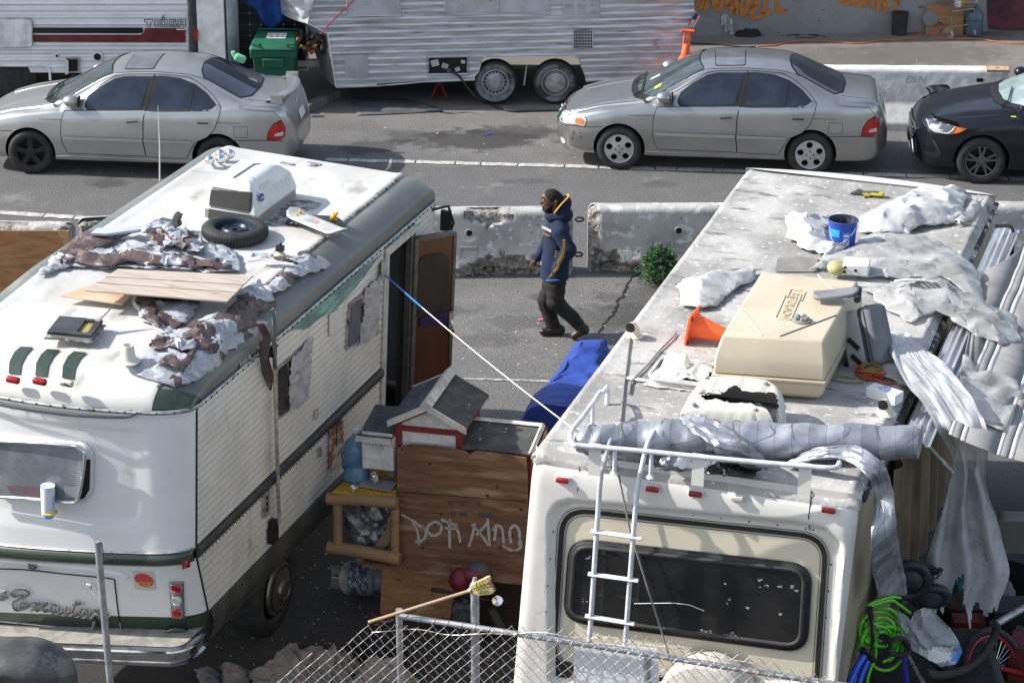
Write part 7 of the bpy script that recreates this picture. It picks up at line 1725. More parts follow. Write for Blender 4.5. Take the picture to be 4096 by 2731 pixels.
board('plywood_sheet','small tan plywood scrap tucked under the bigger pale sheet',[(242,1187),(490,1222),(530,1180),(420,1125)],[.03,.02,.03,.05],.012,mat('tan plywood',(.52,.36,.20),(.55,.46,.34),2,rough=.7))
# flat grey panel with bracket
P=[R1.z(*q) for q in ((362,941,RZ+.10),(423,944,RZ+.10),(660,912,RZ+.12),(684,896,RZ+.12),(612,905,RZ+.12),(388,921,RZ+.1))]; c=sum(P,V((0,0,0)))/6
t=thing('flat_antenna_panel','flat grey-blue panel with dark bracket at far side of left roof','panel',R1.sub(c)); b=MB(); b.prism([q-c for q in P],(0,0,.02)); b.build('panel',mat('pale blue grey sheet',(.46,.49,.55),rough=.4),t)
b=MB(); q=R1.z(705,915,RZ+.02)-c; b.cbox(q+V((-.06,0,.05)),(.20,.08,.04)); b.cbox(q+V((0,0,.08)),(.06,.07,.14),R=Matrix.Rotation(.4,3,'Y')); b.build('bracket',mat('weathered dark plastic',(.09,.085,.08),rough=.7),t,bev=.008)
b=MB(); b.tube(cat([q+V((0,0,.12)),q+V((.1,-.02,.12)),q+V((.14,-.15,.05)),q+V((.08,-.28,.01))],6),.004,4); b.build('bracket_wire',vane,t)
# skateboards
def skate(label,pa,pb,z,flip,deck,truck,wd=.10):
 a=R1.z(*pa,RZ+z);c=R1.z(*pb,RZ+z); d=c-a;L_=d.length; fr=R1.sub(a,math.atan2(d.y,d.x)); t=thing('skateboard',label,'skateboard',fr,'skateboards on the left roof'); b=MB()
 def dk(u,v):
  s=u*L_; e=max(0,.13-s,s-(L_-.13))/.13; tp=min(1,math.sqrt(max(0,min(s,L_-s)/.07)))
  return V((s,(v-.5)*2*wd*tp,(.05*e**1.6)*(1 if not flip else -1)))
 b.grid(dk,30,6); b.build('deck',deck,t,smooth=60,solid=.012)
 sg=1 if flip else -1
 for s in (L_*.2,L_*.8):
  b=MB(); b.tube([(s,-.06,sg*.045),(s,.06,sg*.045)],.012,8); b.cbox((s,0,sg*.02),(.06,.04,.03)); b.cbox((s+.02,0,sg*.05),(.02,.03,.06),R=Matrix.Rotation(.5,3,'Y')); tr_=b.build('truck',truck,t,bev=.004)
 return t
skate('upturned black skateboard with yellow trucks on left motorhome roof',(1140,872),(1382,884),.05,True,mat('black deck',(.014,.014,.015),rough=.45),mat('yellow truck',(.62,.36,.02),rough=.45))
sk=skate('clear scuffed skateboard lying on dark gutter of left motorhome',(1160,850),(1375,938),.09,False,mat('clear cloudy deck',(.50,.49,.45),(.62,.61,.58),9,rough=.3,alpha=.85),mat('grey truck',(.35,.35,.35),rough=.4,metal=.8))
b=MB()
for k,(x,y,m_) in enumerate(((.27,.02,0),(.30,-.02,1),(.33,.02,0),(.25,-.015,1),(.35,-.01,0))): b.lathe([(.022,0),(0,.001)],8,Matrix.Translation((x,y,.008)),m=m_,cap=False)
b.build('deck_graphic',[mat('faded pink print',(.55,.25,.25),rough=.4),mat('faded cyan print',(.18,.45,.52),rough=.4)],sk)
# ================= things on the right roof =================
RT2=lambda x,y,z=0:(R2.z(x,y,RZ2+z).x,R2.z(x,y,RZ2+z).y)
def litter(name,label,px,mt,amp,seed,**k):
 k.setdefault('zf',lambda u,w:RZ2 if u<W2-.04 else RZ2-(u-W2+.04)*.25)
 return tarp(name,label,px,mt,amp,seed,tr=RT2,fr=R2,**k)
pls=mat('cloudy plastic sheet',(.50,.50,.49),(.36,.36,.345),3,rough=.28,c3=(.27,.265,.25),sc3=6,lo3=.55,hi3=.7,alpha=.68,bump=.005,bsc=18)
plw=mat('white tarp plastic',(.56,.56,.55),(.46,.455,.44),3,rough=.4,c3=(.33,.32,.30),sc3=7,lo3=.58,hi3=.72,bump=.004,bsc=18,alpha=.93)
gp='plastic sheeting strewn over the right roof'
def ll(name,label,px,mt,amp,seed,**k): return litter(name,label,px,mt,amp,seed,group=gp,cat_='plastic sheet',sm=27,st=(.35,1.35),edge=.2,res=.03,**k)
ll('plastic_sheet','white plastic sheet heaped right of the blue bucket, farthest back',[(3440,885),(3490,866),(3560,820),(3700,790),(3800,768),(3862,772),(3856,880),(3790,900),(3700,920),(3640,948),(3500,946),(3425,930)],plw,.10,31,fq=1.8,hump=.10)
ll('plastic_sheet','thin white plastic point at far right behind the blue bucket',[(3835,880),(3870,840),(3912,785),(3900,860),(3860,900),(3820,915)],pls,.08,32,hump=.05)
ll('plastic_sheet','white plastic looped around left side of the blue bucket',[(3143,885),(3180,862),(3240,870),(3310,872),(3320,900),(3290,930),(3320,985),(3385,972),(3385,1010),(3310,1035),(3210,1005),(3150,965)],plw,.09,33,fq=2.4,hump=.05)
ll('plastic_sheet','large cloudy plastic sheet in front of the blue bucket',[(3240,1095),(3290,1035),(3390,1010),(3440,960),(3560,942),(3690,952),(3760,990),(3880,1060),(3925,1110),(3935,1190),(3860,1172),(3760,1120),(3600,1125),(3430,1120),(3400,1075),(3330,1075)],pls,.07,34,fq=1.9,hump=.02)
ll('plastic_sheet','crumpled white plastic spread right of the grey suitcase',[(3440,1165),(3560,1160),(3650,1135),(3760,1130),(3860,1170),(3960,1195),(4060,1215),(4090,1290),(4010,1332),(3900,1312),(3850,1292),(3750,1262),(3640,1300),(3540,1250),(3500,1212)],pls,.09,35,fq=2.0,hump=.03)
ll('plastic_sheet','white sheet behind the orange cone, left of the tan box',[(2706,1160),(2745,1125),(2880,1100),(3035,1088),(3010,1130),(2920,1180),(2870,1240),(2815,1246),(2722,1228)],plw,.07,36,fq=1.6,hump=.06)
ll('plastic_sheet','cloudy plastic below the suitcase toward the right gutter',[(3385,1380),(3420,1400),(3560,1430),(3660,1400),(3720,1460),(3780,1540),(3810,1640),(3740,1610),(3650,1560),(3500,1510),(3410,1465)],pls,.06,37,fq=1.8,hump=.02)
# orange cone
t=thing('traffic_cone','orange traffic cone fallen on its side left of the tan box','traffic cone',R2.sub(Z2(2765,1300,.13),0,R=Matrix.Rotation(math.radians(-4),4,'Z')@Matrix.Rotation(math.radians(98),4,'Y')))
b=MB(); b.prism([V((x,y,0)) for x,y in rrect(.27,.27,.03)],(0,0,.025)); b.build('base_plate',ora,t,bev=.006); b=MB(); b.lathe([(.105,.02),(.10,.04),(.03,.42),(.026,.43),(.02,.43)],32); b.build('cone_body',ora,t,smooth=40)
b=MB();
for x,y in ((.11,.11),(-.11,.10),(.10,-.11),(-.1,-.1)): b.patch([(x-.03,y-.03),(x+.02,y-.02),(x+.025,y+.025),(x-.01,y+.02)],.02,lambda a,c:V((a,c,.0262)))
b.build('black_scuffs',trimb,t)
# cargo pod
PHT=.49
tp_=[R2.z(x,y,RZ2+PHT) for x,y in ((2890,1336),(3293,1364),(3430,1124),(3048,1086))]; pc=sum(tp_,V((0,0,0)))/4; pc=V((pc.x,pc.y,RZ2))
t=thing('cargo_box','large tan plastic roof cargo box lying across the right roof','cargo box',R2.sub(pc)); tq=[q-pc for q in tp_]
def ringk(k,z): return [V((q.x*k,q.y*k,z)) for q in tq]
podm=mat('tan moulded plastic',(.56,.49,.36),(.50,.43,.31),1.5,rough=.42,c3=(.45,.35,.22),sc3=2.5,lo3=.58,hi3=.75,c4=(.30,.24,.16),sc4=22,lo4=.70,hi4=.74)
for nm,rs in (('pod_base',[(.95,.0),(1.06,.06),(1.11,.17)]),('pod_lip',[(1.135,.172),(1.135,.192)]),('pod_lid',[(1.11,.195),(1.105,.30),(1.085,.36),(1.0,PHT)])):
 R_=[ringk(*r) for r in rs]; b=MB(); b.add([q for r in R_ for q in r],[(i*4+k,i*4+(k+1)%4,i*4+4+(k+1)%4,i*4+4+k) for i in range(len(R_)-1) for k in range(4)]+[(3,2,1,0),tuple(range(len(R_)*4-4,len(R_)*4))]); ob=b.build(nm,podm,t,bev=.018 if nm!='pod_lip' else .006,bseg=3)
lid=ob
ptop=lambda x,y,z=PHT+.001:R2.z(x,y,RZ2+z)-pc
b=MB(); b.tube([ptop(*q) for q in ((3120,1346),(3345,1262))],.008,4); b.build('grey_bar',mat('grey bar',(.17,.155,.13),rough=.6),t)
b=MB(); b.tube([ptop(*q) for q in ((2950,1220),(3050,1342))],.008,4); b.tube([ptop(*q) for q in ((3272,1100),(3345,1172))],.006,4); b.build('tan_bar',podm,t)
dx=(ptop(3150,1170)-ptop(3110,1260)).normalized(); emb=mat('raised lettering',(.50,.40,.26),rough=.5)
for s_,px,sz in (('STOR-NOW',(3152,1232),.10),('EE',(3185,1182),.11)):
 q=ptop(*px,PHT+.002); M=plane_M(q,-dx,V((dx.y,-dx.x,0))); text('raised_lettering',s_,sz,M,emb,lid,depth=.004,sx=.9)
 L_=.27 if s_!='EE' else .12; b=MB(); b.tube([M@V((x,y,.002)) for x,y in rrect(2*L_*.95,.12,.02)],.004,4,closed=True); b.build('lettering_frame',podm,lid)
t=thing('round_fitting','round grey plastic disc with five knobs on the tan box','fitting',R2.sub(pc+ptop(3206,1284))); b=MB(); b.lathe([(.075,0),(.075,.012),(.07,.016),(0,.016)],28); gpz=mat('grey plastic',(.24,.24,.23),rough=.5); b.build('disc',gpz,t,smooth=40)
for k in range(5): b=MB(); b.lathe([(.018,.016),(.018,.04),(.012,.042),(0,.036)],14,Matrix.Rotation(k*1.257,4,'Z')@Matrix.Translation((.042,0,0)),cap=False); b.build('knob',gpz,t,smooth=40)
# grey pad, suitcase
a=ptop(3262,1192,PHT+.03)+pc; c=ptop(3425,1198,PHT+.03)+pc; d=c-a; t=thing('seat_pad','grey bicycle child seat pad lying on the tan box corner','pad',R2.sub(a,math.atan2(d.y,d.x))); b=MB(); b.patch(rpoly([(-.02,-.08),(d.length,-.07),(d.length+.03,.09),(-.02,.08)],.07,8),.02,lambda x,y:V((x,y,.03+.02*math.cos(y*14)-.02*math.cos(x*9)))); b.build('pad',mat('grey vinyl',(.16,.165,.18),(.22,.22,.23),5,rough=.5),t,smooth=60,solid=.03)
b=MB(); b.tube([(d.length+.0,-.09,.03),(d.length+.02,.10,.05)],.028,8); b.build('pad_roll',mat('dark fabric',(.03,.03,.032),rough=.9),t)
sM=Matrix.Rotation(math.radians(-14),4,'Z')@Matrix.Rotation(math.radians(-24),4,'Y')@Matrix.Rotation(math.radians(-14),4,'X')
t=thing('suitcase','upright grey hard suitcase leaning beside the tan cargo box','suitcase',R2.sub(Z2(3508,1462,.02),0,R=sM)); lg=mat('pale grey shell',(.40,.40,.40),(.33,.33,.33),4,rough=.4); dgz=mat('grey cloth front',(.15,.155,.17),(.19,.19,.205),5,rough=.8)
b=MB(); b.box((-.19,-.13,.0),(.0,.15,.46)); b.build('shell_half',lg,t,bev=.03,bseg=3); b=MB(); b.box((.005,-.135,.0),(.11,.155,.47)); b.build('front_half',dgz,t,bev=.04,bseg=4)
b=MB(); rr=rrect(.27,.45,.05); b.tube([V((.002,.01+x,.235+y)) for x,y in rr],.012,6,closed=True); b.tube([V((.05,.01+x,.235+y*1.01)) for x,y in rrect(.29,.47,.05)],.006,5,closed=True); b.build('zip_piping',mat('dark piping',(.04,.042,.05),rough=.6),t)
for z in (.07,.20): b=MB(); b.cbox((-.09,-.137,z),(.12,.014,.035),R=Matrix.Rotation(.9,3,'Y')); b.build('corner_bracket',trimb,t)
b=MB(); b.tube([(-.19,-.02,.33),(-.22,-.02,.34),(-.22,.06,.36),(-.19,.06,.36)],.012,6); b.build('handle',trimb,t)
for y in (-.1,.12): b=MB(); b.lathe([(.03,-.012),(.03,.012)],14,Matrix.Translation((-.2,y,.05))@Matrix.Rotation(1.57,4,'X')); b.build('caster_wheel',trimb,t)
# bucket
t=thing('bucket','blue metal tar bucket standing in the white plastic sheets','bucket',R2.sub(Z2(3366,985))); bb=mat('blue bucket print',(.015,.06,.36),(.02,.09,.45),4,rough=.35,c3=(.02,.02,.02),sc3=5,lo3=.6,hi3=.63)
b=MB(); b.lathe([(.115,.0),(.128,.24),(.134,.245),(.134,.255),(.126,.256),(.113,.02),(0,.02)],36,cap=False,m=0); b.build('bucket_wall',bb,t,smooth=40)
b=MB(); b.lathe([(.125,.25),(.119,.12),(0,.10)],36,cap=False); b.tube([(.131*math.cos(k*.2618),.131*math.sin(k*.2618),.25) for k in range(24)],.006,5,closed=True); b.build('tar_residue',mat('dried tar',(.02,.02,.02),(.10,.095,.09),9,rough=.8),t,smooth=40)
def band(name,a0,a1,z0,z1,m,r=.0): b=MB(); b.grid(lambda u,v:V(((.118+(z0+(z1-z0)*v)*.045+r)*math.cos(a0+(a1-a0)*u),(.118+(z0+(z1-z0)*v)*.045+r)*math.sin(a0+(a1-a0)*u),z0+(z1-z0)*v)),12,2); return b.build(name,m,t,smooth=60)
band('light_blue_label',-2.5,-1.6,.12,.19,mat('light blue print',(.03,.38,.75),rough=.4)); lb=band('warning_label',-1.35,-.85,.02,.17,mat('label blue',(.10,.20,.55),rough=.4),.002); band('black_label',-2.1,-1.6,.0,.08,trimb,.002)
b=MB(); M=plane_M(V((math.cos(-1.1)*.129,math.sin(-1.1)*.129,.08)),(math.sin(1.1),math.cos(1.1),0),(0,0,1)); b.tube([M@V((.026*math.cos(k*.5236),.026*math.sin(k*.5236),.002)) for k in range(12)],.003,4,closed=True); b.tube([M@V((-.018,.018,.002)),M@V((.018,-.018,.002))],.003,4); b.tube([M@V((-.02,.06,.002)),M@V((.02,.06,.002))],.004,4); b.build('warning_symbol',whp,lb)
b=MB(); b.tube(cat([V((-.10,-.08,.2)),V((-.06,-.17,.12)),V((.02,-.19,.09)),V((.10,-.12,.16)),V((.12,-.06,.2))],5),.004,5); b.build('wire_handle',chrome,t)
# glove
t=R2.sub(Z2(3450,780),-.1); b=MB(); b.tube([(-.0,0,.02),(.12,0,.03),(.2,.01,.03)],[.035,.05,.04],8,flat=.5)
for k in range(4): b.tube(cat([V((.0,-.03+k*.02,.02)),V((-.05,-.035+k*.025,.03)),V((-.10+.01*k,-.04+k*.028,.012))],3),.012,6)
b.tube([(.08,-.04,.02),(.04,-.08,.015)],.014,6); tag(b.build('work_glove',mat('grey yellow glove',(.06,.06,.055),(.40,.33,.03),9,lo=.55,hi=.6,rough=.9),None,t,smooth=60),'grey and yellow work glove alone on far part of right roof','glove')
# light fixture & white plastic cover
t=thing('lamp_fixture','white lamp fixture with yellowed lens half under plastic sheet','lamp',R2.sub(Z2(3395,1092,.05),.1)); b=MB(); b.box((-.05,-.06,0),(.17,.14,.10)); b.build('lamp_housing',whp,t,bev=.012); b=MB(); b.sphere((-.10,.0,.04),.09,16,10,sq=(1,1,.7)); b.build('yellow_lens',mat('yellowed lens',(.42,.40,.18),(.3,.28,.12),9,rough=.3),t,smooth=60)
for x,z in ((-.03,.03),(-.03,.07),(.06,.05)): b=MB(); b.lathe([(.013,0),(.012,.01),(0,.011)],10,Matrix.Translation((x,-.062,z))@Matrix.Rotation(1.57,4,'X'),cap=False); b.build('knob',trimb,t)
t=R2.sub(Z2(3650,1165,.05),.25); b=MB(); pp=MB(); pp.patch(rpoly([(-.17,-.09),(.17,-.02),(.22,.10),(.0,.10),(-.15,.04)],.04),.018,lambda x,y:V((x,y,.10-.06*(y+.09)/.2+.03*math.cos(x*7)-.0*x)))
keep=[f for f in pp.f if not any(abs(sum(pp.v[i][0] for i in f)/3-hx)<.018 and abs(sum(pp.v[i][1] for i in f)/3-.03)<.035 for hx in (.03,.08,.13)) and not (abs(sum(pp.v[i][0] for i in f)/3+.06)<.05 and abs(sum(pp.v[i][1] for i in f)/3-.0)<.022)]
b.add(pp.v,keep); tag(b.build('white_plastic_cover',vw_,None,t,smooth=40,solid=.012),'slotted white plastic cover lying right of the suitcase','cover')
# foil insulation roll and flaps
foil=mat('silver bubble foil',(.58,.60,.64),(.42,.43,.46),5,rough=.4,metal=.6,c3=(.28,.28,.28),sc3=5,lo3=.6,hi3=.72,bump=.0022,bsc=150)
_t=foil.node_tree;_b=_t.nodes['Principled BSDF'];_k=_t.nodes.new('ShaderNodeTexBrick');_c=_t.nodes.new('ShaderNodeTexCoord');_m=_t.nodes.new('ShaderNodeMix');_m.data_type='RGBA';_m.blend_type='MULTIPLY';_m.inputs[0].default_value=1
_p=_t.nodes.new('ShaderNodeMapping');_p.inputs['Rotation'].default_value=(math.radians(62),.12,.1);_t.links.new(_c.outputs['Object'],_p.inputs[0]);_t.links.new(_p.outputs[0],_k.inputs[0])
for i_,v_ in ((1,(1,1,1,1)),(2,(.52,.52,.54,1)),(3,(.42,.42,.43,1)),(4,4.2),(5,.008),(8,.5),(9,.5)): _k.inputs[i_].default_value=v_
_k.offset=0;_k.squash=1
_l=_b.inputs['Base Color'].links[0].from_socket;_t.links.new(_l,_m.inputs[6]);_t.links.new(_k.outputs[0],_m.inputs[7]);_t.links.new(_m.outputs[2],_b.inputs['Base Color'])
fr_=R2.sub(Z2(2960,1790,.14)); F0=fr_
def fp(x,y,z=.14): return F0.I@(R2.M@R2.z(x,y,RZ2+z))
t=thing('foil_insulation_roll','long roll of silver bubble foil insulation lying across the rear of right roof','insulation roll',fr_)
path=[fp(2300,1762),fp(2400,1760),fp(2560,1752),fp(2800,1755),fp(3050,1760),fp(3350,1765),fp(3680,1770)]; path=cat(path,14)
def rollr(s): return np.interp(s,[0,.03,.1,.3,.42,.6,.8,1],[.03,.075,.115,.125,.145,.14,.135,.135])
b=MB(); N=len(path)
def rf(u,v):
 i=int(round(u*(N-1))); p=path[i]; a=v*2*math.pi; s=u; r=rollr(s)*(1+.075*fold(s*6,v*1.8,4,1.3,4))+.008*tri(s*9+v)-.02*max(0,1-abs(s-.545)*60)
 return p+V((0,math.cos(a)*r*1.05,math.sin(a)*r*.92))
b.grid(rf,N-1,28,cv=True); b.add([rf(1,k/28) for k in range(28)],[tuple(range(28))]); b.build('roll_body',foil,t,smooth=28)
def strip3(name,rows,par,mt,n=8,amp=.01,seed=1,sm=30,solid=.004,res=10):
 rows=[(V(a),V(c)) for a,c in rows]; A=cat([r[0] for r in rows],res);B=cat([r[1] for r in rows],res);b=MB();M_=len(A)
 b.grid(lambda u,v:A[int(round(u*(M_-1)))].lerp(B[int(round(u*(M_-1)))],v)+V((amp*fold(u*4,v*2,seed,1.3),amp*fold(v*2,u*4,seed+1,1.3),amp*fold(u*3,v*3,seed+2,1.5))),M_-1,n); return b.build(name,mt,par,smooth=sm,solid=solid)
strip3('foil_flap',[(fp(2712,1660,.27),fp(2800,1660,.30)),(fp(2740,1700,.30),fp(2880,1690,.32)),(fp(2830,1770,.27),fp(3000,1770,.29)),(fp(2890,1830,.15),fp(3070,1860,.12)),(fp(2860,1850,.04),fp(3060,1880,.03))],t,foil,amp=.018,seed=4)
strip3('foil_flap',[(fp(2640,1830,.05),fp(2640,1880,.02)),(fp(2760,1810,.10),fp(2770,1880,.02)),(fp(2900,1820,.06),fp(2900,1890,.015))],t,foil,amp=.015,seed=5)
for x in (2475,2690,2870,3045,3130,3330,3560): # wrap seams
 s=(x-2300)/1380; b=MB(); b.tube([path[int(s*(N-1))]+V((.02*math.sin(3*a),math.cos(a)*(rollr(s)*1.06+.004),math.sin(a)*(rollr(s)*.95+.004))) for a in np.linspace(-1.2,2.6,16)],.003,4); b.build('foil_seam',mat('dark seam',(.12,.12,.12),rough=.6),t)
tS=thing('foil_strip','loose silver foil strip arching over and hanging down the right side','foil strip',R2.sub((W2,.3,RZ2)))
def g3(x,y,ax,val): return tS.matrix_world.inverted()@(R2.M@R2.at(x,y,ax,val))
strip3('strip_body',[(g3(3130,1860,2,RZ2+.03),g3(3180,1830,2,RZ2+.05)),(g3(3260,1840,2,RZ2+.14),g3(3280,1790,2,RZ2+.22)),(g3(3380,1840,2,RZ2+.18),g3(3420,1780,2,RZ2+.26)),(g3(3470,1910,0,W2+.05),g3(3530,1850,0,W2+.12)),(g3(3500,2000,0,W2+.07),g3(3570,1960,0,W2+.2)),(g3(3480,2150,0,W2+.1),g3(3590,2130,0,W2+.25)),(g3(3495,2280,0,W2+.1),g3(3610,2260,0,W2+.25)),(g3(3510,2385,0,W2+.12),g3(3630,2375,0,W2+.27))],tS,foil,n=10,amp=.014,seed=8)
fdk=mat('dark foil underside',(.12,.12,.12),(.06,.06,.06),9,rough=.4,metal=.5)
b=MB(); P=[RT2(*q) for q in ((2615,1885),(2640,1865),(2760,1865),(2780,1880),(2720,1898),(2640,1895))]; c=P[0]; b.patch([(x-c[0],y-c[1]) for x,y in P],.03,lambda x,y:V((x,y,.03+.015*fold(x,y,2,5)))); tag(b.build('dark_foil_scrap',fdk,None,R2.sub((c[0],c[1],RZ2)),smooth=30,solid=.004),'dark folded foil scrap under rack rail, left of black bag','foil scrap')
litter('black_bag','crumpled black bag with yellow print under the rack rail',[(2800,1880),(2860,1862),(2960,1870),(3050,1890),(3010,1920),(2920,1915),(2830,1905)],mat('black bin bag',(.010,.010,.011),(.45,.38,.03),5,lo=.68,hi=.7,rough=.25),.07,41,cat_='bag',res=.025,fq=5)
# cord coil and box
b=MB(); rn=random.Random(7); pts=[]
for k in range(9):
 ph=rn.uniform(0,6.28);rx=.10+rn.uniform(-.02,.02); pts.append([(rx*math.cos(a+ph)+rn.uniform(-.004,.004),rx*.85*math.sin(a+ph)+rn.uniform(-.004,.004),.02+k*.008+.015*math.sin(2*a+k)) for a in np.linspace(0,6.0,22)])
for p in pts[:6]: b.tube(p,.0085,5,0)
for p in pts[6:]: b.tube([(x*.8,y*.8-.02,z) for x,y,z in p],.006,5,1)
b.tube([(-.02,-.12,.02),(.04,-.02,.06),(.02,.1,.09)],.009,5,0); b.tube(cat([V((.05,-.1,.03)),V((.12,-.12,.012)),V((.2,-.1,.01))],4),.009,5,0)
b.tube(cat([V((-.05,-.08,.03)),V((-.03,-.16,.01)),V((-.15,-.2,.008)),V((-.27,-.18,.008)),V((-.24,-.1,.008)),V((-.1,-.1,.008))],6),.006,5,1)
tag(b.build('coiled_extension_cord',[mat('red orange cord',(.50,.07,.03),rough=.45),mat('olive green cord',(.20,.22,.04),rough=.5)],None,R2.sub(Z2(3482,1505)),smooth=60),'coiled red-orange extension cord beside the white box','cord')
q=Z2(3462,1588); q2=Z2(3572,1622); d=q2-q; t=thing('small_box','small white box with blue handwriting at right roof edge','box',R2.sub(q,math.atan2(d.y,d.x))); bw=.26; b=MB(); b.box((0,0,0),(bw,.12,.085)); b.build('carton',mat('white carton',(.74,.74,.74),rough=.6),t,bev=.003)
bi=mat('blue ink',(.03,.25,.60),rough=.6)
for i,(s_,y) in enumerate((('MIX 6"',.09),('FAST SET',.06),('N. 23',.03))): text('handwriting',s_,.032,plane_M(V((.13,y,.0855)),(1,0,0),(0,1,0)),bi,t,depth=.0008,shear=.2)
# ================= between the motorhomes =================
o_=G(1522,2466); K=frame(o_.x,o_.y,.245,0)
rply=mat('rough red brown plywood',(.21,.108,.055),(.13,.066,.036),2.2,lo=.35,hi=.65,st=(1,1,9),rough=.8,c3=(.34,.22,.14),sc3=1.6,lo3=.52,hi3=.7,st3=(1,1,6),c4=(.08,.04,.025),sc4=9,lo4=.68,hi4=.72)
def KW(px,w): return [K.w(x,y,w) for x,y in px]
def kpan(name,label,ct,px,w,mt,th=.02,par=None):
 P=KW(px,w); b=MB(); b.prism([V((q.x,w,q.z)) for q in P],(0,th,0)); return tag(b.build(name,mt,par,None if par else Fr(K.M)),label,ct)
t=thing('plywood_wall','big red-brown plywood sheet with white graffiti between the motorhomes','plywood',K)
top=[(1587,1792),(1640,1778),(1740,1785),(1815,1797),(1850,1802),(1878,1818),(1900,1806),(1960,1812),(2040,1822),(2105,1832)]
kpan('sheet',None,None,top+[(2108,1900),(2112,2300),(2060,2300),(1590,2255)],0,rply,.02,t)
wsp=mat('white spray paint',(.46,.44,.42),(.26,.18,.13),20,lo=.5,hi=.65,rough=.8)
b=MB()
for s in ([(1605,2056),(1640,2075),(1660,2085),(1672,2095)],[(1652,2086),(1672,2130),(1676,2180)],[(1672,2098),(1700,2112),(1704,2140),(1690,2160),(1660,2165)],[(1738,2085),(1715,2100),(1712,2125),(1735,2140),(1760,2128),(1766,2100),(1745,2085),(1738,2085)],
  [(1765,2075),(1800,2092),(1830,2098)],[(1800,2075),(1798,2120),(1800,2190)],[(1780,2110),(1830,2112)],[(1818,2095),(1835,2130),(1842,2170)],[(1875,2185),(1890,2140),(1900,2090)],[(1886,2095),(1920,2130),(1955,2180)],[(1905,2140),(1950,2090)],[(1950,2070),(1955,2120),(1958,2180)],[(1970,2120),(1985,2100),(2008,2112),(2015,2170)],[(1985,2105),(1978,2160)],[(2045,2170),(2040,2120),(2060,2100),(2078,2125),(2078,2180)],[(2010,2180),(2050,2200),(2080,2190),(2085,2160)]):
 ribbon(b,[V((q.x,-.001,q.z)) for q in KW([(p.x,p.y) for p in cat([(x,y,0) for x,y in s],5)],0)],.024,(0,-1,0),jit=.2)
b.build('graffiti_lettering',wsp,t)
b=MB()
for x,y,s_ in ((1802,2012,.05),(1848,2012,.05),(1915,2016,.03),(1812,2052,.045),(1855,2056,.06),(1925,2058,.04),(1955,2060,.07)): q=K.w(x,y,0); b.box((q.x-s_/2,-.004,q.z-.02),(q.x+s_/2,.0,q.z+.02))
b.build('dark_stamp_marks',mat('faded stamp',(.09,.07,.06),rough=.9),t)
b=MB(); q=KW([(1590,1966),(2105,2005)],0); b.tube([V((p.x,-.001,p.z)) for p in q],.004,4); b.build('sheet_crack',seam,t)
b=MB()
for x,y in ((2085,2036),(1950,1982),(1990,1946),(1765,2055),(1690,2190),(2050,2140),(1720,1855),(2000,2190)):
 q=K.w(x,y,0); b.lathe([(.016,.0),(.008,.001),(0,.001)],12,Matrix.Translation((q.x,-.0015,q.z))@Matrix.Rotation(1.57,4,'X'),cap=False)
b.build('knots',mat('knot brown',(.07,.03,.015),rough=.8),t)
# shelf beneath and lower boards
a=K.w(1450,2243,-.15);c=K.w(2095,2300,-.15); f=K; t=thing('shelf_board','horizontal brown plywood shelf edge beneath the graffiti plywood','shelf',K); b=MB(); b.box((a.x,-.18,a.z-.04),(c.x,.7,a.z-.015)); b.build('board',rply,t)
for px,lb in (([(1528,2275),(1830,2300),(1800,2475),(1520,2460)],'lower brown board standing on the ground under the shelf'),): kpan('lower_board',lb,'board',px,.03,ply)
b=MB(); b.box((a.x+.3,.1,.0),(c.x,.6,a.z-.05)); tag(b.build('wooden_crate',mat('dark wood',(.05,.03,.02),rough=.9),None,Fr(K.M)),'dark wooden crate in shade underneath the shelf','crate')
# hutch
hw=mat('white painted boards',(.80,.79,.77),(.58,.57,.55),6,rough=.55,c3=(.42,.40,.36),sc3=14,lo3=.66,hi3=.74); hr=mat('dark red trim',(.22,.025,.03),(.15,.02,.022),9,rough=.55)
felt=mat('grey roofing felt',(.055,.057,.06),(.09,.09,.09),8,rough=.95,c4=(.60,.60,.58),sc4=26,lo4=.67,hi4=.70); ww=mat('weathered white wood',(.60,.59,.56),(.42,.40,.37),5,st=(1,4,1),rough=.7)
t=thing('animal_hutch','white and dark-red wooden pet hutch with felt roofs above the plywood','hutch',K)
w0=.10; L_=K.w(1597,1700,w0).x; Rr=K.w(1838,1730,w0).x; A=K.w(1706,1618,w0); E1=K.w(1597,1668,w0); E2=K.w(1838,1700,w0); ez=(E1.z+E2.z)/2-.01; zb_=.53; dp=.62; mx=(L_+Rr)/2
b=MB(); n=16; zt_=A.z-.02
def front(w,flip,nm,par):
 b=MB(); bh=.085; z=ez
 zs_=[zb_+.0];
 k=0; z=1.1
 while z<zt_:
  z1=min(z+bh,zt_); hwf=lambda q:(Rr-L_)/2*(1 if q<ez else max(0,(zt_-q)/(zt_-ez)))
  b.add([V((mx-hwf(z),w-.0,z)),V((mx+hwf(z),w,z)),V((mx+hwf(z1-.004),w-.008,z1-.004)),V((mx-hwf(z1-.004),w-.008,z1-.004))],[(0,1,2,3)]); b.add([V((mx-hwf(z1-.004),w-.008,z1-.004)),V((mx+hwf(z1-.004),w-.008,z1-.004)),V((mx+hwf(z1),w,z1)),V((mx-hwf(z1),w,z1))],[(0,1,2,3)]); z=z1
 return b.build(nm,hw,par)
front(w0,0,'front_wall',t); b=MB(); b.box((L_+.005,w0+.02,zb_),(Rr-.005,w0+dp,ez-.005)); b.build('house_shell',hw,t)
b=MB(); b.box((Rr-.0,w0+.05,1.2),(Rr+.012,w0+dp-.05,ez-.03)); b.box((Rr+.0,w0+dp-.05,1.2),(Rr+.02,w0+dp,ez)); b.build('side_red_trim',hr,t)
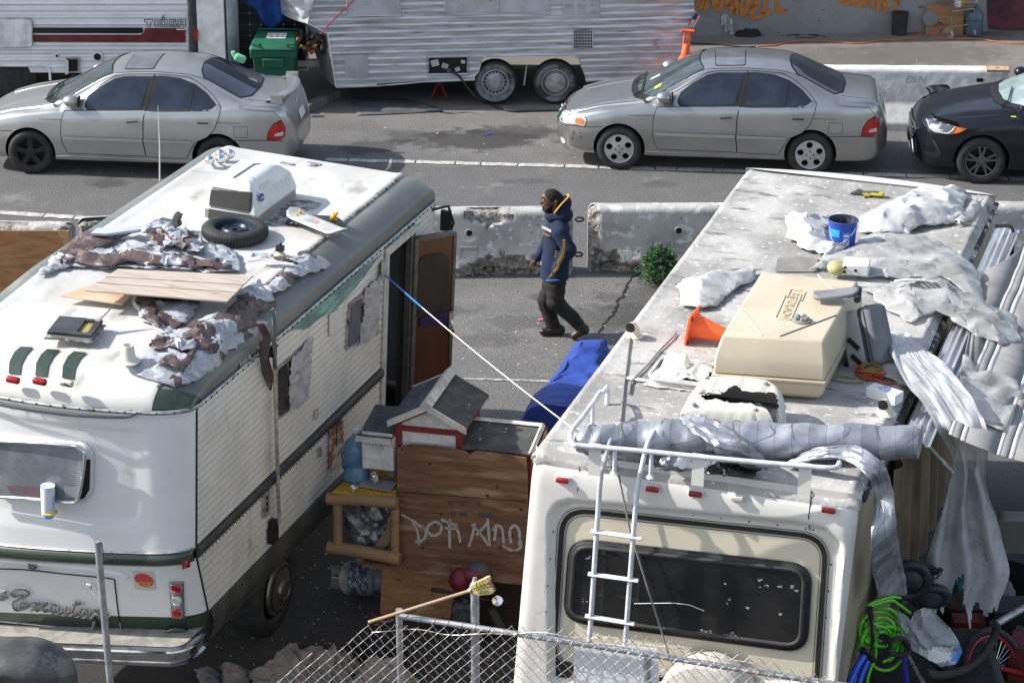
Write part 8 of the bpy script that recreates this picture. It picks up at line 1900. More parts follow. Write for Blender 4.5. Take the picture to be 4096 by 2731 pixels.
for x in (L_,Rr): b=MB(); b.box((x-.028,w0-.022,1.0),(x+.028,w0+.02,ez)); b.build('corner_post',hr,t,bev=.003)
b=MB(); q=K.w(1700,1713,w0); b.box((L_+.028,w0-.02,q.z-.035),(Rr-.028,w0-.001,q.z+.015)); b.build('cross_rail',hr,t)
ov=.09
for sg in (-1,1):
 xe=L_-ov*.9 if sg<0 else Rr+ov*.9; zr=zt_+.035; sl=(zt_-ez)/((Rr-L_)/2); ze=zr-sl*abs(xe-mx)
 b=MB(); b.prism([V((mx,w0-.07,zr)),V((xe,w0-.07,ze)),V((xe,w0+dp+.07,ze)),V((mx,w0+dp+.07,zr))],(0,0,.015)); b.build('roof_slope',felt,t)
 for ww_ in (w0-.095,w0+dp+.07): b=MB(); b.prism([V((mx,ww_,zr-.035)),V((xe,ww_,ze-.035)),V((xe,ww_,ze+.022)),V((mx,ww_,zr+.022))],(0,.022,0)); b.build('barge_board',ww,t)
 b=MB(); x_i=mx+(xe-mx)*.97; b.prism([V((mx,w0-.012,zr-.075)),V((L_ if sg<0 else Rr,w0-.012,ez-.04)),V((L_ if sg<0 else Rr,w0-.012,ez+.0)),V((mx,w0-.012,zr-.035))],(0,.012,0)); b.build('gable_red_trim',hr,t)
b=MB(); b.prism([V((mx-.055,w0-.11,zr+.01)),V((mx,w0-.11,zr+.06)),V((mx+.055,w0-.11,zr+.01))],(0,dp+.22,0)); b.build('ridge_board',ww,t)
# run roof (right)
P=[K.w(1848,1795,w0-.02),K.w(2122,1828,w0-.02)]; zf_=P[0].z; q1=K.z(1885,1680,zf_+.12);q2=K.z(2172,1708,zf_+.12)
b=MB(); b.prism([V((P[0].x,w0-.02,zf_)),V((P[1].x,w0-.02,zf_-.0)),V((q2.x,q2.y,zf_+.12)),V((q1.x,q1.y,zf_+.12))],(0,0,.014)); rr_=b.build('run_roof',felt,t)
b=MB(); b.tube([V((q1.x-.05,q1.y,zf_+.14)),V((q2.x,q2.y,zf_+.14))],.035,4,flat=.5); b.tube([V((q2.x,q2.y,zf_+.14)),V((P[1].x,w0-.02,zf_+.015))],.024,4); b.build('run_roof_edging',ww,rr_)
b=MB(); b.box((P[1].x-.05,w0,.55),(P[1].x,w0+.05,zf_)); b.box((P[0].x,w0,zf_-.06),(P[1].x,w0+.02,zf_-.01)); b.build('run_frame',hr,t)
# nest box (left)
Q=KW([(1449,1745),(1583,1735),(1583,1878),(1449,1870)],.0); zt2=Q[0].z; zb2_=Q[3].z; b=MB(); b.box((Q[0].x,.0,zb2_),(L_-.03,.38,zt2));
nb=b.build('nest_box',hw,t); b=MB()
for k in range(5): z=zb2_+.01+k*(zt2-zb2_)/4.6; b.add([V((Q[0].x-.001,-.012,z+.085)),V((L_-.03,-.012,z+.085)),V((L_-.03,-.001,z)),V((Q[0].x-.001,-.001,z))],[(0,1,2,3)])
b.build('nest_box_boards',hw,nb)
b=MB(); b.prism([V((Q[0].x-.03,-.05,zt2)),V((L_-.03,-.05,zt2+.0)),V((L_-.03,.40,zt2+.12)),V((Q[0].x-.0,.40,zt2+.12))],(0,0,.014)); b.build('nest_box_roof',felt,nb); b=MB(); b.box((Q[0].x-.04,-.065,zt2-.02),(L_-.03,-.05,zt2+.025)); b.build('nest_box_edging',ww,nb)
b=MB(); rn=random.Random(3)
for k in range(7):
 for j in range(2): c=V((Q[0].x+.05+k*.048+(j%2)*.024,-.016,zt2-.04-j*.04)); b.tube([c+V((.026*math.cos(a),0,.026*math.sin(a))) for a in [i*1.0472+.52 for i in range(6)]],.0015,3,closed=True)
b.build('chicken_wire',vane,nb)
kpan('brown_plywood_offcut','narrow plywood offcut standing right of the hutch run','plywood',[(2130,1850),(2186,1706),(2188,1760),(2140,1830)],.0,rply)
# log frame, mat and jug
logm=mat('peeled log',(.33,.19,.09),(.26,.17,.10),4,st=(1,1,3),rough=.65,c3=(.20,.17,.14),sc3=6,lo3=.58,hi3=.7)
t=thing('log_frame','rustic peeled log frame holding a yellow mat, left of graffiti plywood','log frame',K)
def kp(x,y,w): q=K.w(x,y,w); return V((q.x,w,q.z))
l1=kp(1310,1992,-.12);l2=kp(1588,2010,-.12)
for a_,c_,r in ((l1,l2,.055),(kp(1312,2185,-.10),kp(1600,2235,-.10),.06),(kp(1350,2010,-.1),kp(1350,2185,-.1),.045),(kp(1580,2030,-.08),kp(1580,2210,-.08),.04)): b=MB(); b.tube([a_,a_.lerp(c_,.5)+V((0,0,.008)),c_],[r,r*.96,r],14); b.build('log',logm,t,smooth=60)
for x in (l1.x+.12,l2.x-.03): b=MB(); b.tube([V((x,.42,.0)),V((x,.40,l1.z+.02))],.04,10); b.build('rear_log_post',logm,t,smooth=60)
b=MB(); b.tube([V((x_,.4,l1.z)) for x_ in (l1.x,l2.x)],.05,12); b.build('rear_log',logm,t,smooth=60)
zm=l1.z+.065; ymt=mat('yellow tactile mat',(.55,.31,.02),(.40,.22,.02),6,rough=.7,c3=(.22,.14,.04),sc3=9,lo3=.62,hi3=.72)
P=[K.z(*q,zm) for q in ((1326,1972),(1584,1992),(1582,1888),(1438,1882))]; c=P[0]; t=thing('tactile_mat','yellow studded mat lying on top of the log frame','mat',K.sub(c)); b=MB(); b.prism([q-c for q in P],(0,0,.012)); b.build('mat_sheet',ymt,t)
b=MB()
for i in range(14):
 for j in range(7):
  q=(P[0].lerp(P[1],(i+.5)/14)).lerp(P[3].lerp(P[2],(i+.5)/14),(j+.5)/7)-c; b.lathe([(.011,.012),(.008,.018),(0,.019)],8,Matrix.Translation(q),cap=False)
tag(b.build('studs',ymt,t),kind='stuff')
mz=zm+.013
q=K.z(1428,1915,mz); t=thing('water_jug','large blue water jug with white cap on the yellow mat','water jug',K.sub(q)); jb=mat('blue tinted plastic',(.10,.26,.42),(.16,.34,.48),4,rough=.15,alpha=.72,coat=.5)
b=MB(); b.lathe([(.10,0),(.115,.015),(.115,.14),(.108,.15),(.115,.16),(.115,.30),(.10,.35),(.05,.40),(.03,.415),(.028,.45)],32); b.build('jug_body',jb,t,smooth=40)
b=MB(); b.lathe([(.032,.445),(.034,.475),(0,.478)],18,cap=False); b.build('cap',whp,t,smooth=40); b=MB(); b.tube([(-.075,-.085,.30),(-.085,-.12,.28),(-.085,-.12,.15),(-.075,-.085,.13)],.012,6); b.build('handle',mat('blue plastic handle',(.02,.10,.28),rough=.4),t,smooth=60)
b=MB(); b.lathe([(.0,.012),(.108,.012),(.108,.12),(.0,.12)],28,cap=False); b.build('water',mat('water blue',(.08,.32,.55),rough=.05,alpha=.8),t,smooth=40)
q=K.z(1512,1945,mz); t=K.sub(q,-.1); b=MB(); b.grid(lambda u,v:V(((u-.5)*.30,(v-.5)*.20,.006+.02*max(abs(2*u-1)**6,abs(2*v-1)**6))),14,12); tag(b.build('grey_tray',mat('grey ceramic tray',(.36,.37,.38),(.28,.28,.29),5,rough=.35),None,t,smooth=60,solid=.006),'square grey tray with bits of dirt on the yellow mat','tray')
for (x,y,h,lb) in ((1500,1925,.13,'taller crumpled foil ball standing on the grey tray'),(1415,1955,.07,'small crumpled foil ball at left front of yellow mat')):
 b=MB(); b.sphere((0,0,h*.5),h*.5,14,10,sq=(.55 if h>.1 else 1,.6,1)); b.v=[tuple(V(v)+V((nz(*[c*60 for c in v]),nz(*[c*60+9 for c in v]),nz(*[c*60+5 for c in v])))*.014) for v in b.v]; tag(b.build('foil_ball',mat('kitchen foil',(.75,.75,.76),rough=.25,metal=.9),None,K.sub(K.z(x,y+12,mz+(.02 if h>.1 else 0))),smooth=20),lb,'foil','foil balls')
b=MB(); a_=K.z(1480,1903,mz+.02);c_=K.z(1560,1918,mz+.02); d=c_-a_; b.tube([V((0,0,0)),d*.55],.012,6,0); b.tube([d*.55,d*.95],.003,4,1); tag(b.build('fork',[mat('red handle',(.35,.02,.03),rough=.4),chrome],None,K.sub(a_)),'fork with red handle on the yellow mat','fork')
b=MB(); b.lathe([(.03,0),(.036,.06),(.034,.06),(.028,.004)],18); tag(b.build('plastic_cup',mat('clear cup',(.5,.5,.48),rough=.3,alpha=.7),None,K.sub(K.z(1568,1905,mz)),smooth=50),'small clear plastic cup beside the fork','cup')
# crumpled silver bag in the frame, boards
sb=mat('crumpled silver cloth',(.30,.31,.33),(.16,.165,.17),5,rough=.35,metal=.5,bump=.006,bsc=25)
b=MB(); q0=kp(1455,2120,.0); b.sphere((0,0,0),1,40,30,sq=(.21,.17,.22)); b.v=[tuple(V(v)*(1+.35*fold(v[0]*3+v[1]*2,v[2]*3,3,2.2))) for v in b.v]; tag(b.build('silver_bag',sb,None,K.sub((q0.x,.12,q0.z+.02)),smooth=25),'crumpled silver tarp bundle stuffed into the log frame','tarp')
for px,w,lb in (([(1480,2210),(1560,2090),(1568,2160),(1500,2230)],-.02,'slanted brown offcut inside the log frame'),([(1548,2075),(1566,2055),(1570,2190),(1552,2200)],.03,'narrow upright board inside the log frame')): kpan('wood_offcut',lb,'board',px,w,logm,.02)
# propane tank
q=G(1440,2385); t=thing('propane_tank','grey propane gas tank lying on its side on dark ground','propane tank',Fr(Matrix.Translation((q.x,q.y+.05,.155))@Matrix.Rotation(math.radians(-6),4,'Z')@Matrix.Rotation(math.radians(-90),4,'Y')))
tkm=mat('grey tank paint',(.27,.28,.29),(.20,.205,.21),6,rough=.45); b=MB(); R_=.152; b.lathe([(0,-.17),(R_*.5,-.165),(R_*.85,-.14),(R_,-.10),(R_,.10),(R_*.88,.14),(R_*.6,.17),(.05,.185),(0,.19)],36); b.build('tank_body',tkm,t,smooth=50)
b=MB(); b.lathe([(.10,.15),(.105,.27),(.098,.275),(.095,.15)],30,cap=False,arc=math.pi*1.35); b.build('collar',tkm,t,smooth=50); b=MB(); b.tube([(0,0,.19),(0,0,.25)],.02,8); b.build('valve',mat('brass valve',(.3,.22,.08),rough=.4,metal=.8),t); b=MB(); b.lathe([(.105,-.21),(.11,-.14)],28,cap=False); b.build('foot_ring',tkm,t)
b=MB(); b.lathe([(R_+.002,-.10),(R_+.002,.09)],30,cap=False); lb_=b.build('paper_label',mat('navy print label',(.05,.06,.10),(.30,.31,.34),22,lo=.5,hi=.56,rough=.5,c3=(.35,.05,.04),sc3=5,lo3=.68,hi3=.7,st=(1,1,2)),t,smooth=60)
# minibike with red and grey seat
q=G(1905,2560); t=thing('motor_scooter','small black motorbike with maroon and grey seat behind the fence','motorbike',Fr(Matrix.Translation(q))); ms=mat('maroon vinyl',(.16,.012,.03),(.12,.01,.022),6,rough=.45); gs=mat('grey vinyl seat',(.06,.06,.06),rough=.55)
def wp(x,y,dy=0):
 q_=WF.at(x,y,1,q.y+dy); return q_-q
for (x,y,s_,sq,m_) in ((1842,2318,.12,(.85,.9,.95),ms),(1915,2300,.135,(.9,.8,1.0),gs)): b=MB(); b.sphere(wp(x,y),s_,24,16,sq=sq); b.build('seat_pad',m_,t,smooth=60)
b=MB(); c=wp(1900,2300); b.grid(lambda u,v:c+V(((u-.5)*.17,-.118+.06*((2*u-1)**2+(2*v-1)**2)*.5,(v-.5)*.13+.02)),8,8); b.build('seat_panel',ms,t,smooth=60)
b=MB(); b.tube([wp(1728,2352),wp(1800,2368),wp(1880,2385),wp(1960,2400),wp(2020,2405)],.013,8); b.build('handlebar',trimb,t)
for x0,x1,y in ((1724,1775,2356),(1985,2030,2404)): b=MB(); b.tube([wp(x0,y),wp(x1,y+6)],.02,8); b.build('grip',blk,t)
b=MB(); b.tube([wp(1865,2390),wp(1850,2480),wp(1838,2600),wp(1835,2700)],[.03,.035,.03,.03],8); b.tube([wp(1965,2430),wp(2010,2520)],.04,8); b.build('fork_tubes',mat('olive dull metal',(.09,.09,.07),rough=.5,metal=.4),t,smooth=60)
b=MB(); b.cbox(wp(1865,2450),(.25,.15,.22)); b.cbox(wp(1885,2560),(.22,.25,.2)); b.build('engine_block',mat('dark engine',(.03,.03,.03),(.07,.07,.07),14,rough=.6),t,bev=.04,bseg=3)
b=MB(); b.tube([wp(1850,2660)+V((.0+.05*math.sin(a),.24*math.cos(a),.24*math.sin(a)-.02)) for a in [k*.2244 for k in range(28)]],.05,8,closed=True); b.build('wheel',tyre,t,smooth=60); b=MB(); c=wp(1990,2405,-.05); b.lathe([(.05,0),(.055,.03),(.045,.045),(0,.03)],20,Matrix.Translation(c)@Matrix.Rotation(.9,4,'X'),cap=False); b.build('gauge',chrome,t,smooth=40)
# rug, blankets, debris, litter
b=MB(); P=[G(x,y) for x,y in ((1480,2462),(1573,2462),(1578,2490),(1500,2504),(1492,2480))]; c=P[0]; rug=mat('striped rug',(.20,.04,.03),(.34,.33,.31),1,rough=.9)
b.patch([((p-c).x,(p-c).y) for p in P],.02,lambda x,y:V((x,y,.012+.008*nz(x*9,y*9))),mf=lambda x,y:int((y*9+abs(((x*7)%1)-.5))*2)%2); tag(b.build('zigzag_rug',[mat('rug red',(.20,.035,.03),rough=.9),mat('rug white',(.34,.33,.31),rough=.9)],None,Fr(Matrix.Translation(c))),'scrap of red and white zigzag rug on the dark ground','rug')
blm=mat('taupe blanket',(.26,.22,.185),(.16,.135,.115),3,rough=.95,c3=(.20,.17,.15),sc3=7,lo3=.6,hi3=.75); bgm=mat('grey violet blanket',(.17,.16,.18),(.12,.115,.13),5,rough=.95); bkc=mat('black clothes',(.014,.013,.014),rough=.9)
def heap(label,px,mt,h,seed,fr=WF,z0=0,**k):
 tr=lambda x,y:(fr.z(x,y,z0).x,fr.z(x,y,z0).y); return tarp('blanket',label,px,mt,h*.7,seed,tr=tr,fr=fr,zf=lambda u,w:z0,hump=h*.6,fq=3.6,sm=38,res=.04,group='clothes and blankets heaped behind the fence',cat_='blanket',edge=.22,**k)
heap('small grey blanket clump near the chrome bumper',[(780,2700),(800,2680),(850,2680),(895,2720),(890,2760),(800,2760)],bgm,.14,51)
heap('rounded taupe blanket roll at bottom left centre',[(880,2690),(940,2670),(1010,2700),(1020,2760),(880,2770)],blm,.20,52)
heap('long taupe blanket heap along the bottom edge',[(1010,2720),(1080,2670),(1150,2640),(1260,2650),(1400,2640),(1450,2680),(1420,2770),(1020,2780)],blm,.24,53)
heap('black garment lying on the taupe heap',[(1200,2640),(1300,2632),(1320,2660),(1260,2680),(1190,2672)],bkc,.30,54)
heap('white rag among the blankets at bottom edge',[(1480,2690),(1560,2660),(1640,2690),(1600,2740),(1500,2740)],plw,.22,57)
heap('pale rag lump where the slumped mesh meets the ground',[(1010,2731),(1060,2690),(1110,2700),(1120,2760),(1020,2770)],plw,.15,58)
heap('black clothes heap behind the chain link',[(1400,2600),(1560,2560),(1640,2620),(1600,2700),(1440,2700)],bkc,.22,55)
heap('taupe blanket behind the left fence post',[(1400,2700),(1480,2680),(1560,2700),(1700,2740),(1560,2800),(1380,2780)],blm,.25,56)
dkj=mat('dark fallen plastic',(.05,.05,.052),(.10,.10,.10),3,rough=.38,c3=(.16,.155,.15),sc3=4,lo3=.58,hi3=.62)
q=WF.at(80,2670,1,17.3); b=MB()
def djs(X,Y,Z):
 d=smin(np.sqrt((X/.34)**2+(Y/.25)**2+(Z/.20)**2)*.22-.22,np.sqrt(((X-.20)/.2)**2+(Y/.2)**2+((Z+.15)/.25)**2)*.18-.18,.06); d=smin(d,cap_sdf(X,Y,Z,(-.3,0,.12),(.1,-.05,.10),.12,.12),.05)
 return np.maximum(d,-(np.sqrt((X+.12)**2+(Y+.28)**2+(Z+.10)**2)-.12))
snet(b,djs,(-.5,-.35,-.45),(.5,.35,.35),.025); tag(b.build('moulded_plastic_tank',dkj,None,Fr(Matrix.Translation(q+V((0,.15,-.05)))),smooth=70),'dark grey moulded plastic vehicle part at bottom left corner','vehicle part')
b=MB(); rn=random.Random(21)
for i in range(900):
 if i<520: px,py=rn.uniform(800,2050),rn.uniform(2050,2731)
 elif i<700: px,py=rn.uniform(1850,2600),rn.uniform(1130,1560)
 else: px,py=rn.uniform(0,4096),rn.choice([rn.uniform(150,330),rn.uniform(500,720)])
 p=G(px,py,.004); s=rn.uniform(.003,.013)*(1.5 if py<800 else 1); a0=rn.uniform(0,3); b.add([p+V((s*math.cos(a+a0)*rn.uniform(.5,1.5),s*math.sin(a+a0),rn.uniform(0,.006))) for a in (0,1.6,3.1,4.7)],[(0,1,2,3)],rn.choice([0,0,1,2]))
tag(b.build('litter',[mat('paper scraps',(.55,.54,.52),rough=.8),mat('leaf scraps',(.22,.15,.08),rough=.9),mat('grit',(.03,.03,.03),rough=.9)],None),kind='stuff')
for px,c_,lb in (((2167,1278),(.75,.12,.22),'pink paper scrap on asphalt behind the walking man'),((1955,536),(.02,.08,.5),'bright blue bottle cap on the road between the sedans')):
 b=MB(); b.box((-.04,-.025,0),(.045,.02,.008)); tag(b.build('paper_scrap',mat(lb[:8],c_,rough=.6),None,Fr(Matrix.Translation(G(*px,.004))@Matrix.Rotation(.4,4,'Z'))),lb,'litter')
# ---- blue tarp bundle ----
bt=mat('blue tarpaulin',(.025,.065,.33),(.016,.045,.24),3,rough=.6,c3=(.03,.08,.38),sc3=7,lo3=.55,hi3=.7,bump=.006,bsc=22)
f=Fr(Matrix.Translation((.62,24.0,0))@Matrix.Rotation(math.radians(-14),4,'Z')); b=MB()
def btf(u,v):
 y=-.95+1.9*u; e=1.0-.22*max(0,(-.55-y))/.4; a=math.pi*v; hwd=.30-.02*u+.05*math.sin(u*5); h=.86+.05*math.sin(u*7+1)
 x=-hwd*np.sign(math.cos(a))*abs(math.cos(a))**.5; z=h*abs(math.sin(a))**.4*(1-.55*max(0,(u-.93))/.07)
 fl=(1-z/h); x*=1+.28*fl+.04*math.sin(y*13)*fl;
 k=.055*fold(y*.9+1,v*1.6,6,1.5)+.02*fold(y*2.4,v*4,9,1.5)
 return V((x+k,y-.10*fl*(1 if u<.05 else 0),z+k*.8))
b.grid(btf,44,44)
for e in (0,1): b.add([btf(e,k/44) for k in range(45)],[tuple(range(45))])
tag(b.build('blue_tarp_bundle',bt,None,f,smooth=45),'tall bundle covered in bright blue tarpaulin left of right motorhome','tarp bundle')
# ---- rope ----
a_=R1.M@R1.u(1536,1096,.05); c_=R2.M@R2.z(2290,1712,H2+.20); t=thing('rope','taut blue and white rope from door frame to right roof rack','rope',Fr(Matrix.Translation(a_))); d=c_-a_
k=.27
for i,(s0,s1,m_) in enumerate(((0,.24,mat('blue rope',(.03,.18,.50),rough=.6)),(.24,1,mat('white rope',(.72,.70,.66),rough=.7)))):
 P=[d*s_+V((0,0,-.10*4*s_*(1-s_)*.3)) for s_ in np.linspace(s0,s1,12)]; b=MB(); b.tube(P,.008 if i==0 else .0048,6); b.build('rope_length',m_,t)
b=MB(); b.box((-.02,-.06,-.02),(.03,.05,.12)); b.build('rope_anchor',fm,t)
# ---- tree ----
t=thing('christmas_tree','small green artificial pine tree standing against the concrete barrier','tree',Fr(Matrix.Translation(G(2640,1135)))); b=MB(); b.tube([(0,0,0),(0,0,.5)],.02,6); b.build('trunk',mat('trunk brown',(.06,.04,.03),rough=.9),t)
b=MB(); rn=random.Random(31)
for i in range(230):
 z=rn.uniform(.03,.42); a=rn.uniform(0,6.28); R_=.27*(1-abs(z-.16)/.42)+.02; R_*=rn.uniform(.6,1.1); tip=V((R_*math.cos(a)*1.02,R_*math.sin(a)*.8,z+rn.uniform(-.05,.06))); base=V((tip.x*.25,tip.y*.25,z+.02)); dd=tip-base
 for k in range(22):
  p=base+dd*(k/21)**.8; n=V((rn.uniform(-1,1),rn.uniform(-1,1),rn.uniform(-.6,1))).normalized()*.05; s_=n.orthogonal().normalized()*.0055; b.add([p+s_,p-s_,p+n+dd.normalized()*.02],[(0,1,2)],rn.choice((0,0,1,2)))
b.build('crown',[mat('pine green',(.03,.10,.03),rough=.6),mat('pine green light',(.07,.20,.05),rough=.6),mat('pine green dark',(.012,.04,.015),rough=.7)],t)
# ================= man =================
MY=27.1; mo=V((.50,MY,0))
def mp(x,y,dy=0): q=WF.at(x,y,1,MY+dy); return (q.x-mo.x,dy,q.z)
t=thing('person','man in navy hoodie with yellow stripes, black trousers and boots, walking left','person',Fr(Matrix.Translation(mo)))
def body(name,parts,k,lo,hi,h,m,par=t,cut=None):
 def f_(X,Y,Z):
  d=None
  for p in parts:
   a,c,ra,rb=p[:4]; sq=p[4] if len(p)>4 else (1,1,1); e=cap_sdf(X,Y,Z,a,c,ra,rb,sq); d=e if d is None else smin(d,e,k)
  if cut: d=cut(d,X,Y,Z)
  return d
 b=MB(); snet(b,f_,lo,hi,h); return b.build(name,m,par,smooth=80)
skin=mat('dark brown skin',(.13,.060,.036),(.09,.042,.026),9,rough=.42,spec=.4)
hd=mp(2206,805); hx,_,hz=hd
P_=[((hx+.00,0,hz+.035),(hx+.035,0,hz+.02),.098,.090,(1,.84,1)),((hx-.035,0,hz-.02),(hx-.045,0,hz-.075),.062,.042,(1,.9,1)),((hx-.085,0,hz+.055),(hx-.075,0,hz+.04),.03,.03),((hx-.095,0,hz+.01),(hx-.112,0,hz-.018),.012,.016),((hx-.09,0,hz-.055),(hx-.085,0,hz-.05),.022,.022,(1,1.4,.8)),((hx-.078,0,hz-.095),(hx-.04,0,hz-.10),.026,.03),
 ((hx+.045,-.078,hz-.01),(hx+.048,-.082,hz+.02),.018,.02,(1,.6,1.2)),((hx+.045,.078,hz-.01),(hx+.048,.082,hz+.02),.018,.02,(1,.6,1.2)),((hx+.045,0,hz-.06),(hx+.10,0,hz-.20),.062,.075),((hx+.10,0,hz-.2),(mp(2230,1090)),.09,.09)]
# arms to the hands
nh=mp(2212,1112,-.22); fh_=mp(2136,1060,.22)
P_+=[((hx+.12,-.16,hz-.26),mp(2272,1000,-.24),.045,.04),(mp(2272,1000,-.24),mp(2222,1098,-.22),.038,.026),((hx+.10,.16,hz-.26),mp(2200,960,.24),.045,.04),(mp(2200,960,.24),mp(2147,1040,.22),.038,.026)]
for (q,s_) in ((nh,-1),(fh_,1)):
 x,y,z=q; P_.append(((x,y,z+.03),(x-.008,y,z-.03),.032,.034,(1,.6,1)))
 for k_,(ox,l) in enumerate(((-.032,.055),(-.012,.07),(.010,.068),(.030,.055))): P_.append(((x+ox,y,z-.05),(x+ox-.006,y-.004,z-.05-l*.55),.0105,.010)); P_.append(((x+ox-.006,y-.004,z-.05-l*.55),(x+ox-.022,y+.01,z-.05-l),.010,.008))
 P_.append(((x-.03,y-s_*.0,z+.02),(x-.056,y-.012,z-.03),.013,.011))
body('body',P_,.012,(-.5,-.36,.78),(.32,.36,1.82),.0095,skin)
hairm=mat('short black hair',(.008,.007,.007),(.014,.013,.013),40,rough=.9,bump=.002,bsc=220)
body('hair',[((hx+.006,0,hz+.042),(hx+.040,0,hz+.022),.1015,.095,(1,.85,1))],.01,(hx-.14,-.12,hz-.1),(hx+.18,.12,hz+.2),.009,hairm,cut=lambda d,X,Y,Z:np.maximum(d,np.maximum((hx-.050)-X-(Z-hz-.05)*.62,(hz+.015-(X-hx)*.75)-Z)))
body('beard',[((hx-.035,0,hz-.06),(hx-.055,0,hz-.085),.060,.048,(1,.95,1)),((hx-.01,-.05,hz-.03),(hx-.05,-.04,hz-.08),.03,.03),((hx-.01,.05,hz-.03),(hx-.05,.04,hz-.08),.03,.03)],.02,(hx-.14,-.12,hz-.17),(hx+.08,.12,hz+.03),.009,hairm,cut=lambda d,X,Y,Z:np.maximum(d,np.maximum(Z-(hz-.045)-(X-hx+.05)*.6,-(np.sqrt((X-hx+.108)**2+(Z-hz+.052)**2+(Y*.5)**2)-.020))))
for sd in (-1,1):
 b=MB(); b.sphere((hx-.088,sd*.032,hz+.022),.011,10,8); b.build('eye',mat('eye dark white',(.35,.32,.30),rough=.3),t,smooth=60); b=MB(); b.tube([(hx-.094,sd*.012,hz+.047),(hx-.092,sd*.035,hz+.052),(hx-.078,sd*.055,hz+.045)],.006,5); b.build('eyebrow',hairm,t)
navy=mat('navy fleece',(.006,.013,.040),(.009,.018,.050),6,rough=.9,bump=.004,bsc=14); yel=mat('yellow stripe cloth',(.50,.29,.02),rough=.8)
def hcut(d,X,Y,Z):
 hem=mp(2220,1112)[2]; d=np.maximum(d,hem+.01*np.sin(X*30)-Z); d=d+.006*np.sin(X*34+Z*17+Y*9)*np.cos(Z*21-Y*15)
 return d
ch=mp(2228,935);bl=mp(2222,1040);hm=mp(2218,1095)
H_=[((ch[0],0,ch[2]+.04),(bl[0],0,bl[2]),.138,.145,(1,1.25,1)),((bl[0],0,bl[2]),(hm[0],0,hm[2]-.05),.145,.165,(1,1.12,1)),((ch[0]+.015,-.12,ch[2]+.11),(ch[0]+.015,.12,ch[2]+.11),.088,.088),
 ((ch[0]+.03,-.20,ch[2]+.08),mp(2276,1000,-.26),.088,.080),(mp(2276,1000,-.26),mp(2226,1088,-.23),.078,.058),((ch[0]+.0,.20,ch[2]+.08),mp(2196,965,.25),.088,.075),(mp(2196,965,.25),mp(2152,1030,.22),.074,.05)]
body('hoodie',H_,.045,(-.42,-.44,.72),(.40,.44,1.62),.016,navy,cut=hcut)
sl=lambda a,c,s_:tuple(a[i]+(c[i]-a[i])*s_ for i in range(3))
hp_=mp(2262,822)
def hoodcut(d,X,Y,Z):
 inner=np.sqrt(((X-hx-.015)/.105)**2+(Y/.098)**2+((Z-hz-.0)/.15)**2)*.1-.1
 d=np.maximum(d,-inner); return np.maximum(d,Z-(hz+.02+(X-hx-.10)*.8))
body('hood',[((hx+.085,0,hz-.16),(hx+.135,0,hz-.02),.10,.088,(1,1.1,1)),((hx+.02,0,hz-.17),(hx+.12,0,hz-.16),.10,.12,(1,1.1,.7))],.04,(hx-.16,-.2,hz-.34),(hx+.3,.2,hz+.12),.011,navy,cut=hoodcut)
b=MB(); b.tube(cat([V((hx+.03,-.105,hz-.10)),V((hx+.10,-.10,hz-.01)),V((hx+.175,-.05,hz+.055)),V((hx+.185,.0,hz+.065)),V((hx+.175,.05,hz+.055)),V((hx+.10,.10,hz-.01))],5),.013,6,flat=.6); b.build('hood_lining',yel,t,smooth=60)
b=MB(); sp=[mp(2256,958,-.335),mp(2254,1000,-.345),mp(2246,1030,-.335),mp(2234,1052,-.32),mp(2230,1072,-.305),mp(2216,1088,-.285)]; ribbon(b,cat([V(q) for q in sp],6),.026,(0,-1,0)); b.build('sleeve_stripe',yel,t,solid=.012)
b=MB(); ribbon(b,[V(mp(2226,1003,-.21)),V(mp(2220,1030,-.215))],.016,(0,-1,0)); b.build('side_stripe',yel,t,solid=.01)
# chest print on the front left of the hoodie
Mx=plane_M(V(mp(2194,921,-.10))+V((-.022,-.052,0)),(.62,-.78,-.05),(.05,0,1)); wl_=mat('white print',(.62,.62,.62),rough=.8); text('chest_lettering','CALIFORNIA',.040,Mx@Matrix.Translation((.0,.03,0)),wl_,t,depth=.006,sx=.72,bold=.0012); text('chest_lettering','GOLDEN BEARS',.022,Mx@Matrix.Translation((.0,-.032,0)),yel,t,depth=.006,sx=.75)
blkp=mat('black trousers',(.012,.011,.010),(.02,.019,.018),6,rough=.85,bump=.006,bsc=12)
kA=mp(2182,1205,.09);aA=mp(2214,1312,.09);kB=mp(2222,1208,-.09);aB=mp(2312,1292,-.06)
body('trousers',[((hm[0],0,hm[2]+.04),(hm[0],0,hm[2]-.10),.14,.13,(1,1.15,1)),((hm[0]-.01,.085,hm[2]-.08),kA,.105,.088),(kA,aA,.088,.078),((hm[0]+.02,-.085,hm[2]-.08),kB,.105,.092),(kB,aB,.092,.070)],.035,(-.35,-.3,.06),(.42,.3,1.05),.016,blkp,cut=lambda d,X,Y,Z:np.maximum(d,.105-Z)+.008*np.sin(Z*48+X*20)*np.cos(Y*20+Z*13))
boot=mat('black brown boots',(.018,.012,.010),(.035,.022,.017),9,rough=.4)
hA=mp(2246,1345,.09);tA=mp(2166,1348,.07); body('boot',[((aA[0]+.0,.09,aA[2]),(hA[0]-.02,.09,.07),.062,.058),((hA[0]-.02,.09,.055),(tA[0]+.02,.07,.05),.055,.046,(1,1,.95))],.03,(-.4,-.05,-.01),(.2,.2,.3),.012,boot,cut=lambda d,X,Y,Z:np.maximum(d,.012-Z))
tB=mp(2292,1350,-.06);hB=mp(2345,1318,-.07); body('boot',[((aB[0],-.06,aB[2]+.0),(hB[0]-.03,-.07,hB[2]+.0),.06,.055),((hB[0]-.02,-.07,hB[2]-.0),(tB[0]+.01,-.06,.05),.052,.044)],.03,(.0,-.2,-.01),(.48,.1,.35),.012,boot,cut=lambda d,X,Y,Z:np.maximum(d,.008-Z))
